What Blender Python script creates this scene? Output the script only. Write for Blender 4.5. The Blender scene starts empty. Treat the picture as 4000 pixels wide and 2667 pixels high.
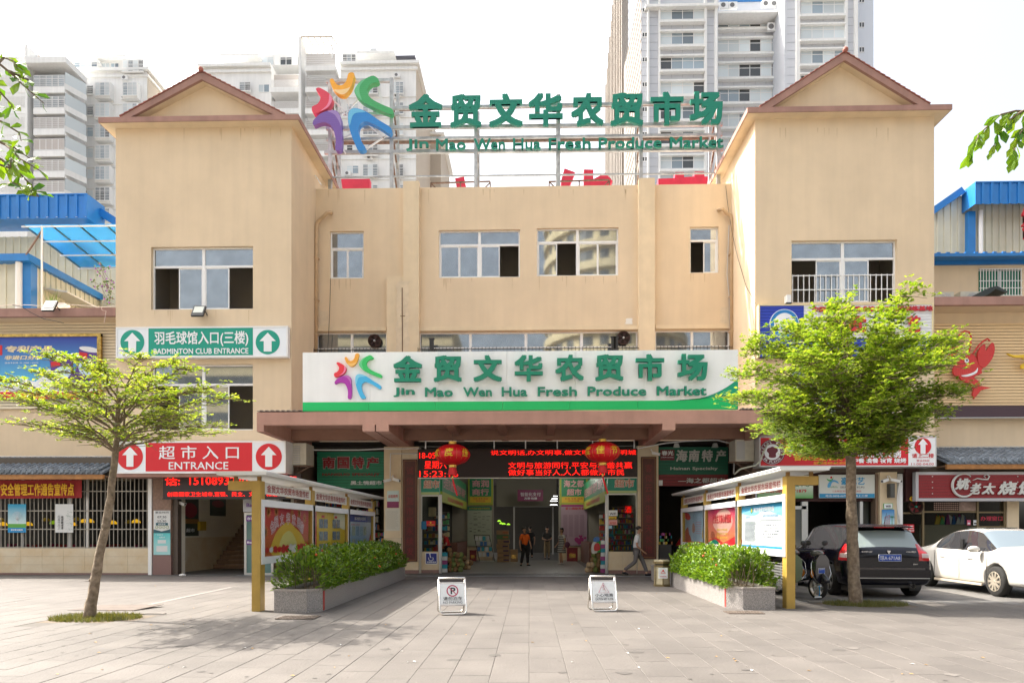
import bpy, bmesh, math, random
from mathutils import Vector, Matrix, Euler
random.seed(7)
sc = bpy.context.scene
COL = sc.collection
PI = math.pi
# ---------------- camera, sky, sun, exposure ----------------
F = 2667.0; CH = 1.5; YAW = math.radians(1.45)
cam = bpy.data.cameras.new('camera'); camo = bpy.data.objects.new('camera', cam); COL.objects.link(camo)
camo.location = (0, 0, CH); camo.rotation_euler = (PI/2, 0, YAW)
cam.sensor_width = 36; cam.lens = 36*F/4000; cam.shift_x = 0; cam.shift_y = (2068-1333.5)/4000
cam.clip_start = .1; cam.clip_end = 3000
sc.camera = camo
SUN_EL = math.radians(47); SUN_AZ = math.radians(21)      # sun stands left of the frontage and a little behind it
W = bpy.data.worlds.new('World'); sc.world = W; W.use_nodes = True
nt = W.node_tree; nt.nodes.clear()
sky = nt.nodes.new('ShaderNodeTexSky'); sky.sky_type = 'NISHITA'; sky.sun_disc = False
sky.sun_elevation = SUN_EL; sky.sun_rotation = math.radians(-90)+SUN_AZ
sky.air_density = 1.3; sky.dust_density = 9.0; sky.ozone_density = 1.0; sky.altitude = 10
bg = nt.nodes.new('ShaderNodeBackground'); bg.inputs[1].default_value = .15
wo = nt.nodes.new('ShaderNodeOutputWorld')
hs = nt.nodes.new('ShaderNodeHueSaturation'); hs.inputs['Saturation'].default_value = .42      # hazy white summer sky
nt.links.new(sky.outputs[0], hs.inputs['Color']); nt.links.new(hs.outputs[0], bg.inputs[0]); nt.links.new(bg.outputs[0], wo.inputs[0])
sl = bpy.data.lights.new('sun', 'SUN'); sl.energy = 3.5; sl.angle = math.radians(.6); sl.color = (1, .93, .82)
so = bpy.data.objects.new('sun', sl); COL.objects.link(so)
sdir = Vector((-math.cos(SUN_EL)*math.cos(SUN_AZ), math.cos(SUN_EL)*math.sin(SUN_AZ), math.sin(SUN_EL)))
so.rotation_euler = sdir.to_track_quat('Z', 'Y').to_euler(); so.location = (-30, 20, 40)
sc.view_settings.view_transform = 'Standard'; sc.view_settings.look = 'None'
sc.view_settings.gamma = 1; sc.view_settings.use_curve_mapping = False
sc.view_settings.exposure = 1.55
sc.render.engine = 'CYCLES'
sc.cycles.max_bounces = 7; sc.cycles.diffuse_bounces = 4; sc.cycles.transparent_max_bounces = 12
# ---------------- measuring helpers: photo pixel (4000 wide) + distance -> metres ----------------
ct, st_ = math.cos(YAW), math.sin(YAW)
def S(u, Y):
 a = (u-2000)/F; return Y/(ct+a*st_)
def PX(u, Y): return S(u, Y)*(-st_+(u-2000)/F*ct)
def PZ(v, Y, u=2000): return CH-(v-2068)/F*S(u, Y)
def RC(u0, v0, u1, v1, Y):
 uc = (u0+u1)/2
 return PX(u0, Y), PX(u1, Y), PZ(v1, Y, uc), PZ(v0, Y, uc)
def YX(u, X):      # depth of the point seen in column u on a plane x = X
 return X/(-st_+(u-2000)/F*ct)*(ct+(u-2000)/F*st_)
# ---------------- materials ----------------
MC = {}
def M(name, col=(.5,.5,.5), rough=.7, metal=0, var=0, vs=2.0, bump=0, bs=60, emis=0, trans=0, alpha=1, spec=None, isl=0, streak=0, col2=None, coat=0, sub=0, dots=0):
 if name in MC: return MC[name]
 m = bpy.data.materials.new(name); m.use_nodes = True; MC[name] = m
 t = m.node_tree; N = t.nodes; L = t.links; p = N['Principled BSDF']
 c4 = (*col, 1)
 p.inputs['Base Color'].default_value = c4; p.inputs['Roughness'].default_value = rough; p.inputs['Metallic'].default_value = metal
 if spec is not None: p.inputs['Specular IOR Level'].default_value = spec
 if coat: p.inputs['Coat Weight'].default_value = coat; p.inputs['Coat Roughness'].default_value = .04
 if trans: p.inputs['Transmission Weight'].default_value = trans; p.inputs['IOR'].default_value = 1.05 if trans > .8 else 1.4
 if alpha < 1: p.inputs['Alpha'].default_value = alpha
 if emis: p.inputs['Emission Color'].default_value = c4; p.inputs['Emission Strength'].default_value = emis
 tc = None
 def coord():
  nonlocal tc
  if tc is None: tc = N.new('ShaderNodeTexCoord')
  g = N.new('ShaderNodeNewGeometry') if False else tc
  return tc
 src = None
 if var or col2:
  geo = N.new('ShaderNodeNewGeometry')
  n = N.new('ShaderNodeTexNoise'); n.inputs['Scale'].default_value = vs; n.inputs['Detail'].default_value = 6; n.inputs['Roughness'].default_value = .6
  L.new(geo.outputs['Position'], n.inputs['Vector'])
  r = N.new('ShaderNodeValToRGB'); r.color_ramp.elements[0].position = .35; r.color_ramp.elements[1].position = .68
  a = col2 if col2 else tuple(c*(1-var) for c in col)
  b = col if col2 else tuple(min(1, c*(1+var)) for c in col)
  r.color_ramp.elements[0].color = (*a, 1); r.color_ramp.elements[1].color = (*b, 1)
  L.new(n.outputs['Fac'], r.inputs[0]); src = r.outputs[0]
 if isl:
  geo2 = N.new('ShaderNodeNewGeometry'); oi = N.new('ShaderNodeObjectInfo')
  ad = N.new('ShaderNodeMath'); ad.operation = 'ADD'; L.new(geo2.outputs['Random Per Island'], ad.inputs[0]); L.new(oi.outputs['Random'], ad.inputs[1])
  fr = N.new('ShaderNodeMath'); fr.operation = 'FRACT'; L.new(ad.outputs[0], fr.inputs[0])
  mr = N.new('ShaderNodeMapRange'); mr.inputs['To Min'].default_value = 1-isl; mr.inputs['To Max'].default_value = 1+isl
  L.new(fr.outputs[0], mr.inputs['Value'])
  mx = N.new('ShaderNodeMix'); mx.data_type = 'RGBA'; mx.blend_type = 'MULTIPLY'; mx.inputs[0].default_value = 1
  if src: L.new(src, mx.inputs[6])
  else: mx.inputs[6].default_value = c4
  L.new(mr.outputs[0], mx.inputs[7]); src = mx.outputs[2]
 if streak:      # rain streaks: noise stretched along z
  geo3 = N.new('ShaderNodeNewGeometry'); mp = N.new('ShaderNodeMapping'); mp.inputs['Scale'].default_value = (3.5, 3.5, .22)
  L.new(geo3.outputs['Position'], mp.inputs[0])
  n3 = N.new('ShaderNodeTexNoise'); n3.inputs['Scale'].default_value = 1; n3.inputs['Detail'].default_value = 5
  L.new(mp.outputs[0], n3.inputs['Vector'])
  m3 = N.new('ShaderNodeMapRange'); m3.inputs['From Min'].default_value = .3; m3.inputs['From Max'].default_value = .6
  m3.inputs['To Min'].default_value = 1-streak; m3.inputs['To Max'].default_value = 1
  L.new(n3.outputs['Fac'], m3.inputs['Value'])
  mx = N.new('ShaderNodeMix'); mx.data_type = 'RGBA'; mx.blend_type = 'MULTIPLY'; mx.inputs[0].default_value = 1
  if src: L.new(src, mx.inputs[6])
  else: mx.inputs[6].default_value = c4
  L.new(m3.outputs[0], mx.inputs[7]); src = mx.outputs[2]
 if src: L.new(src, p.inputs['Base Color'])
 if dots:
  geo4 = N.new('ShaderNodeNewGeometry'); v = N.new('ShaderNodeTexVoronoi'); v.inputs['Scale'].default_value = dots; v.inputs['Randomness'].default_value = 0
  L.new(geo4.outputs['Position'], v.inputs['Vector'])
  bm_ = N.new('ShaderNodeBump'); bm_.inputs['Strength'].default_value = .6; bm_.inputs['Distance'].default_value = .02
  L.new(v.outputs['Distance'], bm_.inputs['Height']); L.new(bm_.outputs[0], p.inputs['Normal'])
 elif bump:
  geo5 = N.new('ShaderNodeNewGeometry')
  nb = N.new('ShaderNodeTexNoise'); nb.inputs['Scale'].default_value = bs; nb.inputs['Detail'].default_value = 4
  L.new(geo5.outputs['Position'], nb.inputs['Vector'])
  b_ = N.new('ShaderNodeBump'); b_.inputs['Strength'].default_value = bump; b_.inputs['Distance'].default_value = .02
  L.new(nb.outputs['Fac'], b_.inputs['Height']); L.new(b_.outputs[0], p.inputs['Normal'])
 return m
def leafmat(name, col, col2, tr=.5, rough=.45):
 if name in MC: return MC[name]
 m = bpy.data.materials.new(name); m.use_nodes = True; MC[name] = m
 t = m.node_tree; N = t.nodes; L = t.links; p = N['Principled BSDF']; out = N['Material Output']
 g = N.new('ShaderNodeNewGeometry'); oi = N.new('ShaderNodeObjectInfo')
 ad = N.new('ShaderNodeMath'); ad.operation = 'ADD'; L.new(g.outputs['Random Per Island'], ad.inputs[0]); L.new(oi.outputs['Random'], ad.inputs[1])
 fr = N.new('ShaderNodeMath'); fr.operation = 'FRACT'; L.new(ad.outputs[0], fr.inputs[0])
 r = N.new('ShaderNodeValToRGB'); r.color_ramp.elements[0].color = (*col, 1); r.color_ramp.elements[1].color = (*col2, 1)
 L.new(fr.outputs[0], r.inputs[0]); L.new(r.outputs[0], p.inputs['Base Color']); p.inputs['Roughness'].default_value = rough
 tr_ = N.new('ShaderNodeBsdfTranslucent'); mul = N.new('ShaderNodeMix'); mul.data_type = 'RGBA'; mul.blend_type = 'MULTIPLY'; mul.inputs[0].default_value = 1
 L.new(r.outputs[0], mul.inputs[6]); mul.inputs[7].default_value = (1.0, 1.0, .35, 1); L.new(mul.outputs[2], tr_.inputs[0])
 ms = N.new('ShaderNodeMixShader'); ms.inputs[0].default_value = tr
 L.new(p.outputs[0], ms.inputs[1]); L.new(tr_.outputs[0], ms.inputs[2]); L.new(ms.outputs[0], out.inputs[0])
 return m
WALL = M('tan_stucco', (.71,.565,.39), .85, var=.05, vs=.7, bump=.3, bs=60, streak=.055)
WALL2 = M('tan_stucco_trim', (.72,.585,.40), .85, var=.06, vs=1.5, bump=.2, bs=70, streak=.06)
PATCH = M('pale_repair_plaster', (.68,.56,.40), .9, var=.08, vs=5)
SCAR = M('pale_repair_edge', (.62,.48,.31), .9, var=.08, vs=5)
BROWN = M('brown_paint', (.36,.205,.165), .8, var=.12, vs=1.5, bump=.15, bs=50, streak=.15)
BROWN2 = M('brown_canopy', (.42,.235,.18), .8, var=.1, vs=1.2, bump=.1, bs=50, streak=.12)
RTILE = M('red_roof_tile', (.34,.12,.09), .7, var=.2, vs=6)
WHITE = M('white_paint', (.78,.78,.77), .5, var=.03, vs=3)
PVC = M('white_window_frame', (.8,.8,.79), .4)
ALU = M('grey_aluminium', (.55,.55,.54), .4, .6)
STEEL = M('galvanised_steel', (.42,.43,.43), .5, .5, var=.25, vs=4)
RUST = M('rusty_steel', (.22,.14,.10), .8, .2, var=.3, vs=8)
SSTEEL = M('stainless_tube', (.75,.72,.68), .25, .9)
GLASS = M('window_glass', (.30,.33,.35), .03, .75, var=.12, vs=2.5)
GLASSD = M('dark_window_glass', (.055,.06,.06), .05, 0, spec=.8)
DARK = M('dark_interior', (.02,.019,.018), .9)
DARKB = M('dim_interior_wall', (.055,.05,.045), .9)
BLACK = M('black_plastic', (.02,.02,.02), .45)
GRANITE = M('speckled_granite', (.40,.37,.35), .5, var=.0, col2=(.19,.175,.17), vs=55, bump=.05)
GRANR = M('red_granite', (.30,.17,.15), .45, col2=(.17,.10,.09), vs=60)
MARBLE = M('cream_wall_tile', (.66,.57,.42), .3, col2=(.60,.47,.30), vs=2.2)
LED = M('led_board_black', (.028,.014,.014), .5, bump=.3, bs=180)
LEDR = M('led_red_light', (1,.008,.004), .5, emis=.7)
RED = M('sign_red', (.62,.012,.022), .45)
GREEN = M('sign_green', (.0,.26,.17), .45)
TEAL = M('sign_teal', (.0,.30,.21), .45)
PRINTW = M('print_white', (.80,.82,.84), .45)
PRINTK = M('print_black', (.03,.03,.035), .5)
YEL = M('sign_yellow', (.75,.50,.03), .5)
OCHRE = M('ochre_steel_post', (.42,.27,.055), .45, var=.08, vs=4, streak=.12)
BLUE = M('blue_sheet_metal', (.018,.18,.50), .35, var=.06, vs=2)
CREAMS = M('cream_sheet_metal', (.62,.60,.48), .45, var=.05, vs=1.5, streak=.08)
SLATE = M('grey_roof_tile', (.17,.20,.235), .4, var=.2, vs=9, isl=.3)
WOOD = M('orange_wood', (.38,.17,.05), .6, var=.2, vs=5)
APT = M('white_apartment_wall', (.84,.84,.82), .8, var=.05, vs=.25, streak=.07)
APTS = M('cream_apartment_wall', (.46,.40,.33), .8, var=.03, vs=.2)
APTG = M('pale_grey_cladding', (.58,.60,.64), .6, var=.03, vs=.4, isl=.05)
APTGL = M('apartment_glass', (.25,.31,.35), .08, spec=.9, isl=.5)
CURT = M('pale_curtain', (.62,.68,.70), .8, isl=.15)
SKIN = M('skin', (.42,.24,.155), .55)
HAIR = M('black_hair', (.015,.012,.011), .5)
SOIL = M('soil', (.13,.10,.07), .95, var=.3, vs=10)
BARK = M('tree_bark', (.30,.235,.17), .9, col2=(.13,.095,.065), vs=11, bump=1.0, bs=22)
TWIG = M('twig_bark', (.17,.125,.085), .9)
# ---------------- mesh builder ----------------
WP = {}      # world location of roots and parts (unrotated builds)
class MB:
 def __init__(s): s.v = []; s.f = []; s.m = []; s.mats = []; s.sm = False
 def mi(s, mat):
  if mat not in s.mats: s.mats.append(mat)
  return s.mats.index(mat)
 def add(s, vs, fs, mat):
  b = len(s.v); s.v.extend(tuple(v) for v in vs); i = s.mi(mat)
  for f in fs: s.f.append(tuple(b+k for k in f)); s.m.append(i)
  return s
 def box(s, x0, x1, y0, y1, z0, z1, mat):
  if x0 > x1: x0, x1 = x1, x0
  if y0 > y1: y0, y1 = y1, y0
  if z0 > z1: z0, z1 = z1, z0
  return s.add([(x0,y0,z0),(x1,y0,z0),(x1,y1,z0),(x0,y1,z0),(x0,y0,z1),(x1,y0,z1),(x1,y1,z1),(x0,y1,z1)],
   [(0,3,2,1),(4,5,6,7),(0,1,5,4),(1,2,6,5),(2,3,7,6),(3,0,4,7)], mat)
 def bar(s, p, q, w, h, mat, up=(0,0,1)):
  p = Vector(p); q = Vector(q); d = (q-p).normalized(); up = Vector(up)
  if abs(d.dot(up)) > .98: up = Vector((0,1,0))
  a = d.cross(up).normalized(); b = a.cross(d).normalized()
  vs = [p+a*i*w/2+b*j*h/2 for i, j in ((-1,-1),(1,-1),(1,1),(-1,1))]+[q+a*i*w/2+b*j*h/2 for i, j in ((-1,-1),(1,-1),(1,1),(-1,1))]
  return s.add(vs, [(0,1,2,3),(7,6,5,4),(0,4,5,1),(1,5,6,2),(2,6,7,3),(3,7,4,0)], mat)
 def tube(s, pts, r, mat, n=8, cap=True):
  pts = [Vector(p) for p in pts]; rs = r if isinstance(r, (list, tuple)) else [r]*len(pts)
  vs = []; fs = []; prev = None
  for i, p in enumerate(pts):
   d = (pts[min(i+1, len(pts)-1)]-pts[max(i-1, 0)])
   d = d.normalized() if d.length > 1e-9 else Vector((0,0,1))
   if prev is None: a = d.orthogonal().normalized()
   else:
    a = prev-d*prev.dot(d); a = a.normalized() if a.length > 1e-6 else d.orthogonal().normalized()
   prev = a; b = d.cross(a)
   for k in range(n):
    t = 2*PI*k/n; vs.append(p+(a*math.cos(t)+b*math.sin(t))*rs[i])
  for i in range(len(pts)-1):
   for k in range(n): fs.append((i*n+k, i*n+(k+1)%n, (i+1)*n+(k+1)%n, (i+1)*n+k))
  if cap: fs.append(tuple(range(n))[::-1]); fs.append(tuple((len(pts)-1)*n+k for k in range(n)))
  return s.add(vs, fs, mat)
 def ell(s, c, r, mat, nu=12, nv=8, R=None):
  vs = []; fs = []; c = Vector(c)
  r = (r, r, r) if not isinstance(r, (tuple, list)) else r
  for i in range(nv+1):
   ph = PI*i/nv
   for k in range(nu):
    t = 2*PI*k/nu; p = Vector((math.sin(ph)*math.cos(t)*r[0], math.sin(ph)*math.sin(t)*r[1], -math.cos(ph)*r[2]))
    if R: p = R @ p
    vs.append(c+p)
  for i in range(nv):
   for k in range(nu): fs.append((i*nu+k, i*nu+(k+1)%nu, (i+1)*nu+(k+1)%nu, (i+1)*nu+k))
  return s.add(vs, fs, mat)
 def lathe(s, prof, mat, n=24, c=(0,0,0), axis='z', cap=True):
  vs = []; fs = []
  for r, h in prof:
   for k in range(n):
    t = 2*PI*k/n; x, y = r*math.cos(t), r*math.sin(t)
    q = (x, y, h) if axis == 'z' else ((h, x, y) if axis == 'x' else (y, h, x))
    vs.append((c[0]+q[0], c[1]+q[1], c[2]+q[2]))
  for i in range(len(prof)-1):
   for k in range(n): fs.append((i*n+k, i*n+(k+1)%n, (i+1)*n+(k+1)%n, (i+1)*n+k))
  if cap: fs.append(tuple(range(n))[::-1]); fs.append(tuple((len(prof)-1)*n+k for k in range(n)))
  return s.add(vs, fs, mat)
 def prism(s, poly, T, d0, d1, mat):     # poly in local xy, extruded along local z from d0 to d1, T maps local to world
  n = len(poly)
  area = sum(poly[i][0]*poly[(i+1)%n][1]-poly[(i+1)%n][0]*poly[i][1] for i in range(n))
  if area < 0: poly = poly[::-1]
  vs = [T @ Vector((x, y, d0)) for x, y in poly]+[T @ Vector((x, y, d1)) for x, y in poly]
  from mathutils.geometry import tessellate_polygon
  tri = tessellate_polygon([[Vector((x, y, 0)) for x, y in poly]])
  fs = []
  for a, b, c in tri:
   ar = (poly[b][0]-poly[a][0])*(poly[c][1]-poly[a][1])-(poly[c][0]-poly[a][0])*(poly[b][1]-poly[a][1])
   if ar < 0: a, b, c = a, c, b
   fs.append((a+n, b+n, c+n)); fs.append((c, b, a))
  for i in range(n): j = (i+1) % n; fs.append((i, j, j+n, i+n))
  return s.add(vs, fs, mat)
 def text(s, body, w, h, T, depth, mat, bold=0.0, ital=0.0, fit=True, align='c'):
  vs, fs, (x0, x1, y0, y1) = tmesh(body, 0, ital, depth > 0)
  sh = max(0, bold-.002)       # weight comes from shifted copies, each a hair behind the last
  sx = w/(x1-x0+2*sh); sy = h/(y1-y0+2*sh)
  if not fit: sx = sy = min(sx, sy)
  cx, cy = (x0+x1)/2, (y0+y1)/2
  off = 0 if align == 'c' else -(w-(x1-x0)*sx)/2
  cps = [(0,0)] if sh < .004 else ([(-1,-.6),(1,.6)] if sh < .012 else [(-1,-1),(1,-1),(-1,1),(1,1)])
  for k, (a, b) in enumerate(cps):
   s.add([T @ Vector(((x-cx+a*sh)*sx+off, (y-cy+b*sh)*sy, ((z+.5)*depth if depth > 0 else 0)+k*.0004)) for x, y, z in vs], fs, mat)
  return s
 def build(s, name, parent=None, smooth=False, loc=None, kind=None, label=None, cat=None, group=None, rot=None):
  me = bpy.data.meshes.new(name)
  if loc is None:
   if s.v:
    xs = [p[0] for p in s.v]; ys = [p[1] for p in s.v]; zs = [p[2] for p in s.v]
    loc = ((min(xs)+max(xs))/2, (min(ys)+max(ys))/2, min(zs))
   else: loc = (0, 0, 0)
  lx, ly, lz = loc
  me.from_pydata([(x-lx, y-ly, z-lz) for x, y, z in s.v], [], s.f)
  for m in s.mats: me.materials.append(m)
  me.polygons.foreach_set('material_index', s.m)
  if smooth: me.polygons.foreach_set('use_smooth', [True]*len(s.f))
  me.update()
  o = bpy.data.objects.new(name, me); COL.objects.link(o)
  place(o, Vector(loc), parent)
  tag(o, label, cat, group, kind)
  return o
def place(o, wloc, parent=None):
 WP[o.name] = Vector(wloc)
 if parent: o.parent = parent; o.location = Vector(wloc)-WP[parent.name]
 else: o.location = wloc
def tag(o, label=None, cat=None, group=None, kind=None):
 if label: o['label'] = label
 if cat: o['category'] = cat
 if group: o['group'] = group
 if kind: o['kind'] = kind
 return o
def thing(name, label, cat, loc=(0,0,0), group=None, kind=None):
 o = bpy.data.objects.new(name, None); COL.objects.link(o); o.empty_display_size = .2
 place(o, Vector(loc)); return tag(o, label, cat, group, kind)
def copyobj(o, wloc, parent=None, label=None, rot=None):      # a copy sharing mesh data
 c = o.copy(); COL.objects.link(c); c.parent = None; place(c, Vector(wloc), parent)
 if label: c['label'] = label
 if rot: c.rotation_euler = rot
 return c
def copytree(o, wloc, label=None, group=None, rz=None):
 c = o.copy(); COL.objects.link(c); place(c, Vector(wloc))
 if label: c['label'] = label
 if rz is not None: c.rotation_euler = (0,0,rz)
 def rec(a, b):
  for ch in list(a.children):
   d = ch.copy(); COL.objects.link(d); d.parent = b; WP[d.name] = WP[b.name]+ch.location; rec(ch, d)
 rec(o, c); return c
_TC = {}
def tmesh(body, bold, ital, ext):
 k = (body, bold, ital, ext)
 if k in _TC: return _TC[k]
 cu = bpy.data.curves.new('t', 'FONT'); cu.body = body; cu.size = 1; cu.offset = bold; cu.shear = ital
 cu.resolution_u = 2; cu.extrude = .5 if ext else 0
 cu.space_line = 1.05; cu.align_x = 'CENTER'
 o = bpy.data.objects.new('t', cu); COL.objects.link(o)
 me = bpy.data.meshes.new_from_object(o.evaluated_get(bpy.context.evaluated_depsgraph_get()))
 vs = [tuple(v.co) for v in me.vertices]; fs = [tuple(p.vertices) for p in me.polygons]
 xs = [v[0] for v in vs]; ys = [v[1] for v in vs]
 if not ext: pass
 r = (vs, fs, (min(xs), max(xs), min(ys), max(ys)))
 bpy.data.objects.remove(o); bpy.data.curves.remove(cu); bpy.data.meshes.remove(me)
 _TC[k] = r; return r
def TF(x, y, z):       # local xy plane facing the camera side (-Y)
 return Matrix(((1,0,0,x),(0,0,-1,y),(0,1,0,z),(0,0,0,1)))
def TRX(x, y, z):      # facing +X (seen from the middle of the plaza, board on the left); local x runs away from camera
 return Matrix(((0,0,1,x),(1,0,0,y),(0,1,0,z),(0,0,0,1)))
def TLX(x, y, z):      # facing -X; local x runs towards the camera
 return Matrix(((0,0,-1,x),(-1,0,0,y),(0,1,0,z),(0,0,0,1)))
def circ(r, n=40, cx=0, cy=0, ry=None, a0=0, a1=2*PI):
 full = abs(a1-a0-2*PI) < 1e-6
 return [(cx+r*math.cos(a0+(a1-a0)*k/(n if full else n-1)), cy+(ry or r)*math.sin(a0+(a1-a0)*k/(n if full else n-1))) for k in range(n)]
def arrow(w, h, sh=.48, head=.45):
 a = w/2; b = w*sh/2; t = h/2-h*head
 return [(-b,-h/2),(b,-h/2),(b,t),(a,t),(0,h/2),(-a,t),(-b,t)]
def spl(pts, k=3):     # closed Catmull-Rom outline
 out = []; n = len(pts)
 for i in range(n):
  p0, p1, p2, p3 = (pts[(i+j-1)%n] for j in range(4))
  for t in range(k):
   t /= k
   out.append(tuple(.5*((2*p1[c])+(-p0[c]+p2[c])*t+(2*p0[c]-5*p1[c]+4*p2[c]-p3[c])*t*t+(-p0[c]+3*p1[c]-3*p2[c]+p3[c])*t**3) for c in (0, 1)))
 return out
# ================= GROUND =================
g = MB(); g.add([(-600,-300,-.03),(600,-300,-.03),(600,900,-.03),(-600,900,-.03)], [(0,1,2,3)], M('asphalt_ground', (.16,.15,.14), .95, var=.15, vs=.5))
g.build('ground', loc=(0,0,-.03), kind='structure')
PAVE = M('grey_beige_paving', (.121,.108,.097), .8, col2=(.090,.080,.072), vs=.9, bump=.3, bs=30, isl=.08)
JOINT = M('paving_joint', (.088,.079,.070), .95)
g = MB(); g.box(-20, 20, 2, 22.3, -.028, -.0045, JOINT)
plaza = g.build('plaza', kind='structure')
# hole for the tree pits is simply left without slabs
SW, SL = .40, .80
near = []; far = []
for i in range(-40, 41):
 x0 = i*SW
 off = (i*37 % 5)*SL/5
 for j in range(-1, 30):
  y0 = 5.6+j*SL-off
  xc, yc = x0+SW/2, y0+SL/2
  if yc > 22.0 or yc < 5: continue
  if abs(xc+7.35) < .85 and abs(yc-11.4) < .62: continue
  if abs(xc-6.75) < .9 and abs(yc-13.9) < .6: continue
  if xc > 5.45 and yc > 14.3: continue
  cu_, cv_ = xc/yc, yc
  if abs(xc) > yc*.80+1: continue
  near.append((yc+abs(xc)*.15, xc, yc))
near.sort()
sm = MB(); gp = .0022
def slabv(w, l, t):
 a, b = w/2-gp, l/2-gp
 e = .004
 return ([(-a,-b,0),(a,-b,0),(a,b,0),(-a,b,0),(-a,-b,t-e),(a,-b,t-e),(a,b,t-e),(-a,b,t-e),(-a+e,-b+e,t),(a-e,-b+e,t),(a-e,b-e,t),(-a+e,b-e,t)],
  [(0,1,5,4),(1,2,6,5),(2,3,7,6),(3,0,4,7),(4,5,9,8),(5,6,10,9),(6,7,11,10),(7,4,8,11),(8,9,10,11)])
vs_, fs_ = slabv(SW, SL, .02)
sm.add(vs_, fs_, PAVE)
s0 = sm.build('paving_slab', plaza, loc=(0,0,0))
rnd = random.Random(3)
first = True
for _, x, y in near[:290]:
 z = -.008-.012+rnd.uniform(-.0012, .0012)
 if first: place(s0, Vector((x, y, z)), plaza); first = False; o = s0
 else: o = copyobj(s0, (x, y, z), plaza)
 o.rotation_euler = (rnd.uniform(-.002,.002), rnd.uniform(-.002,.002), 0)
sb = MB()
for _, x, y in near[290:]:
 z = -.020+rnd.uniform(-.0012, .0012)
 sb.add([(a+x, b+y, c+z) for a, b, c in vs_], fs_, PAVE)
sb.build('far_paving', plaza, kind='stuff')
# parking bay on the right, asphalt-grey pavers
PK = M('grey_parking_paver', (.15,.143,.137), .75, var=.15, vs=1.3, bump=.2, bs=40, isl=.1)
g = MB()
vs2, fs2 = slabv(.6, .6, .02)
for i in range(0, 25):
 for j in range(0, 13):
  x = 5.75+i*.6; y = 14.6+j*.6-.3*(i%2)
  if x > y*.85: continue
  g.add([(a+x, b+y, c-.020) for a, b, c in vs2], fs2, PK)
g.build('parking_paving', plaza, kind='stuff')
LINE = M('white_road_paint', (.20,.19,.175), .8, var=.12, vs=6)
def line(p, q, w, nm='painted_line'):
 m = MB(); d = Vector((q[0]-p[0], q[1]-p[1], 0)).normalized(); n = Vector((-d.y, d.x, 0))*w/2
 m.add([(p[0]-n.x,p[1]-n.y,.0045),(q[0]-n.x,q[1]-n.y,.0045),(q[0]+n.x,q[1]+n.y,.0045),(p[0]+n.x,p[1]+n.y,.0045)], [(0,1,2,3)], LINE)
 m.build(nm, plaza, loc=(p[0], p[1], .0045))
def G(u, v):      # ground point under a photo pixel
 s = F*CH/(v-2068); a = (u-2000)/F
 return (s*(-st_+a*ct), s*(ct+a*st_))
line(G(585,2360), G(905,2292), .12); line(G(905,2292), G(1000,2291), .1)
line(G(3090,2282), G(3330,2352), .1); line(G(3330,2352), G(3470,2350), .1)
line(G(3640,2300), G(3930,2352), .1); line(G(3560,2284), G(3640,2300), .08); line(G(3390,2345), G(3510,2372), .05)
# polished tile apron in front of the entrance, bluish canopy shade put into its grey
APR = M('shade_blue_apron_tile', (.185,.20,.22), .35, var=.1, vs=2, isl=.06)
g = MB()
for i in range(-16, 16):
 for j in range(2):
  x = i*.6+.3; y = 22.0+j*.6+.3
  g.add([(a*.999+x, b*.999+y, c-.016) for a, b, c in vs2], fs2, APR)
g.build('apron_paving', plaza, kind='stuff')
# market hall floor
g = MB(); g.box(-16, 16, 22.3, 62, -.02, .004, M('dark_hall_floor', (.12,.115,.11), .5, var=.1)); g.build('hall_floor', kind='structure')
g = MB()
cpt = M('pale_floor_tile', (.25,.24,.23), .4, var=.12, vs=30)
x0, x1 = PX(1766,23.5), PX(2319,23.5)
for j in range(16):
 for i in range(8):
  a = x0+(x1-x0)*i/8; b = x0+(x1-x0)*(i+1)/8; y = 23.45+j*.62
  g.box(a+.003, b-.003, y+.003, y+.617, .005, .012, cpt)
g.build('entrance_floor', kind='structure')
# tree pits
def pit(cx, cy, w, d, nm):
 g = MB(); g.box(cx-w, cx+w, cy-d, cy+d, -.02, -.004, SOIL)
 o = g.build('tree_pit', kind='structure')
 k = MB()
 c = M('pale_stone_kerb', (.22,.20,.18), .8, var=.1, vs=5)
 k.box(cx-w-.02, cx+w+.06, cy+d, cy+d+.07, -.02, .02, c)
 k.build('pit_kerb', o)
 gr = MB(); r = random.Random(5)
 gm = leafmat('dry_grass', (.07,.10,.015), (.20,.17,.05), .3)
 for _ in range(2600):
  a = r.uniform(0, 2*PI); q = math.sqrt(r.random())
  x = cx+.92*w*q*math.cos(a); y = cy+.92*d*q*math.sin(a); h = r.uniform(.03,.10); t = r.uniform(0, PI); dx, dy = .006*math.cos(t), .006*math.sin(t)
  lx, ly = r.uniform(-.05,.05), r.uniform(-.05,.05)
  gr.add([(x-dx,y-dy,-.004),(x+dx,y+dy,-.004),(x+lx,y+ly,h)], [(0,1,2)], gm)
 gr.build('pit_grass', kind='stuff', label='dry tufted grass around the foot of the '+nm, cat='grass')
pit(-7.35, 11.4, .82, .55, 'leaning left tree'); pit(6.75, 13.9, .9, .5, 'dense right tree')
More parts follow.
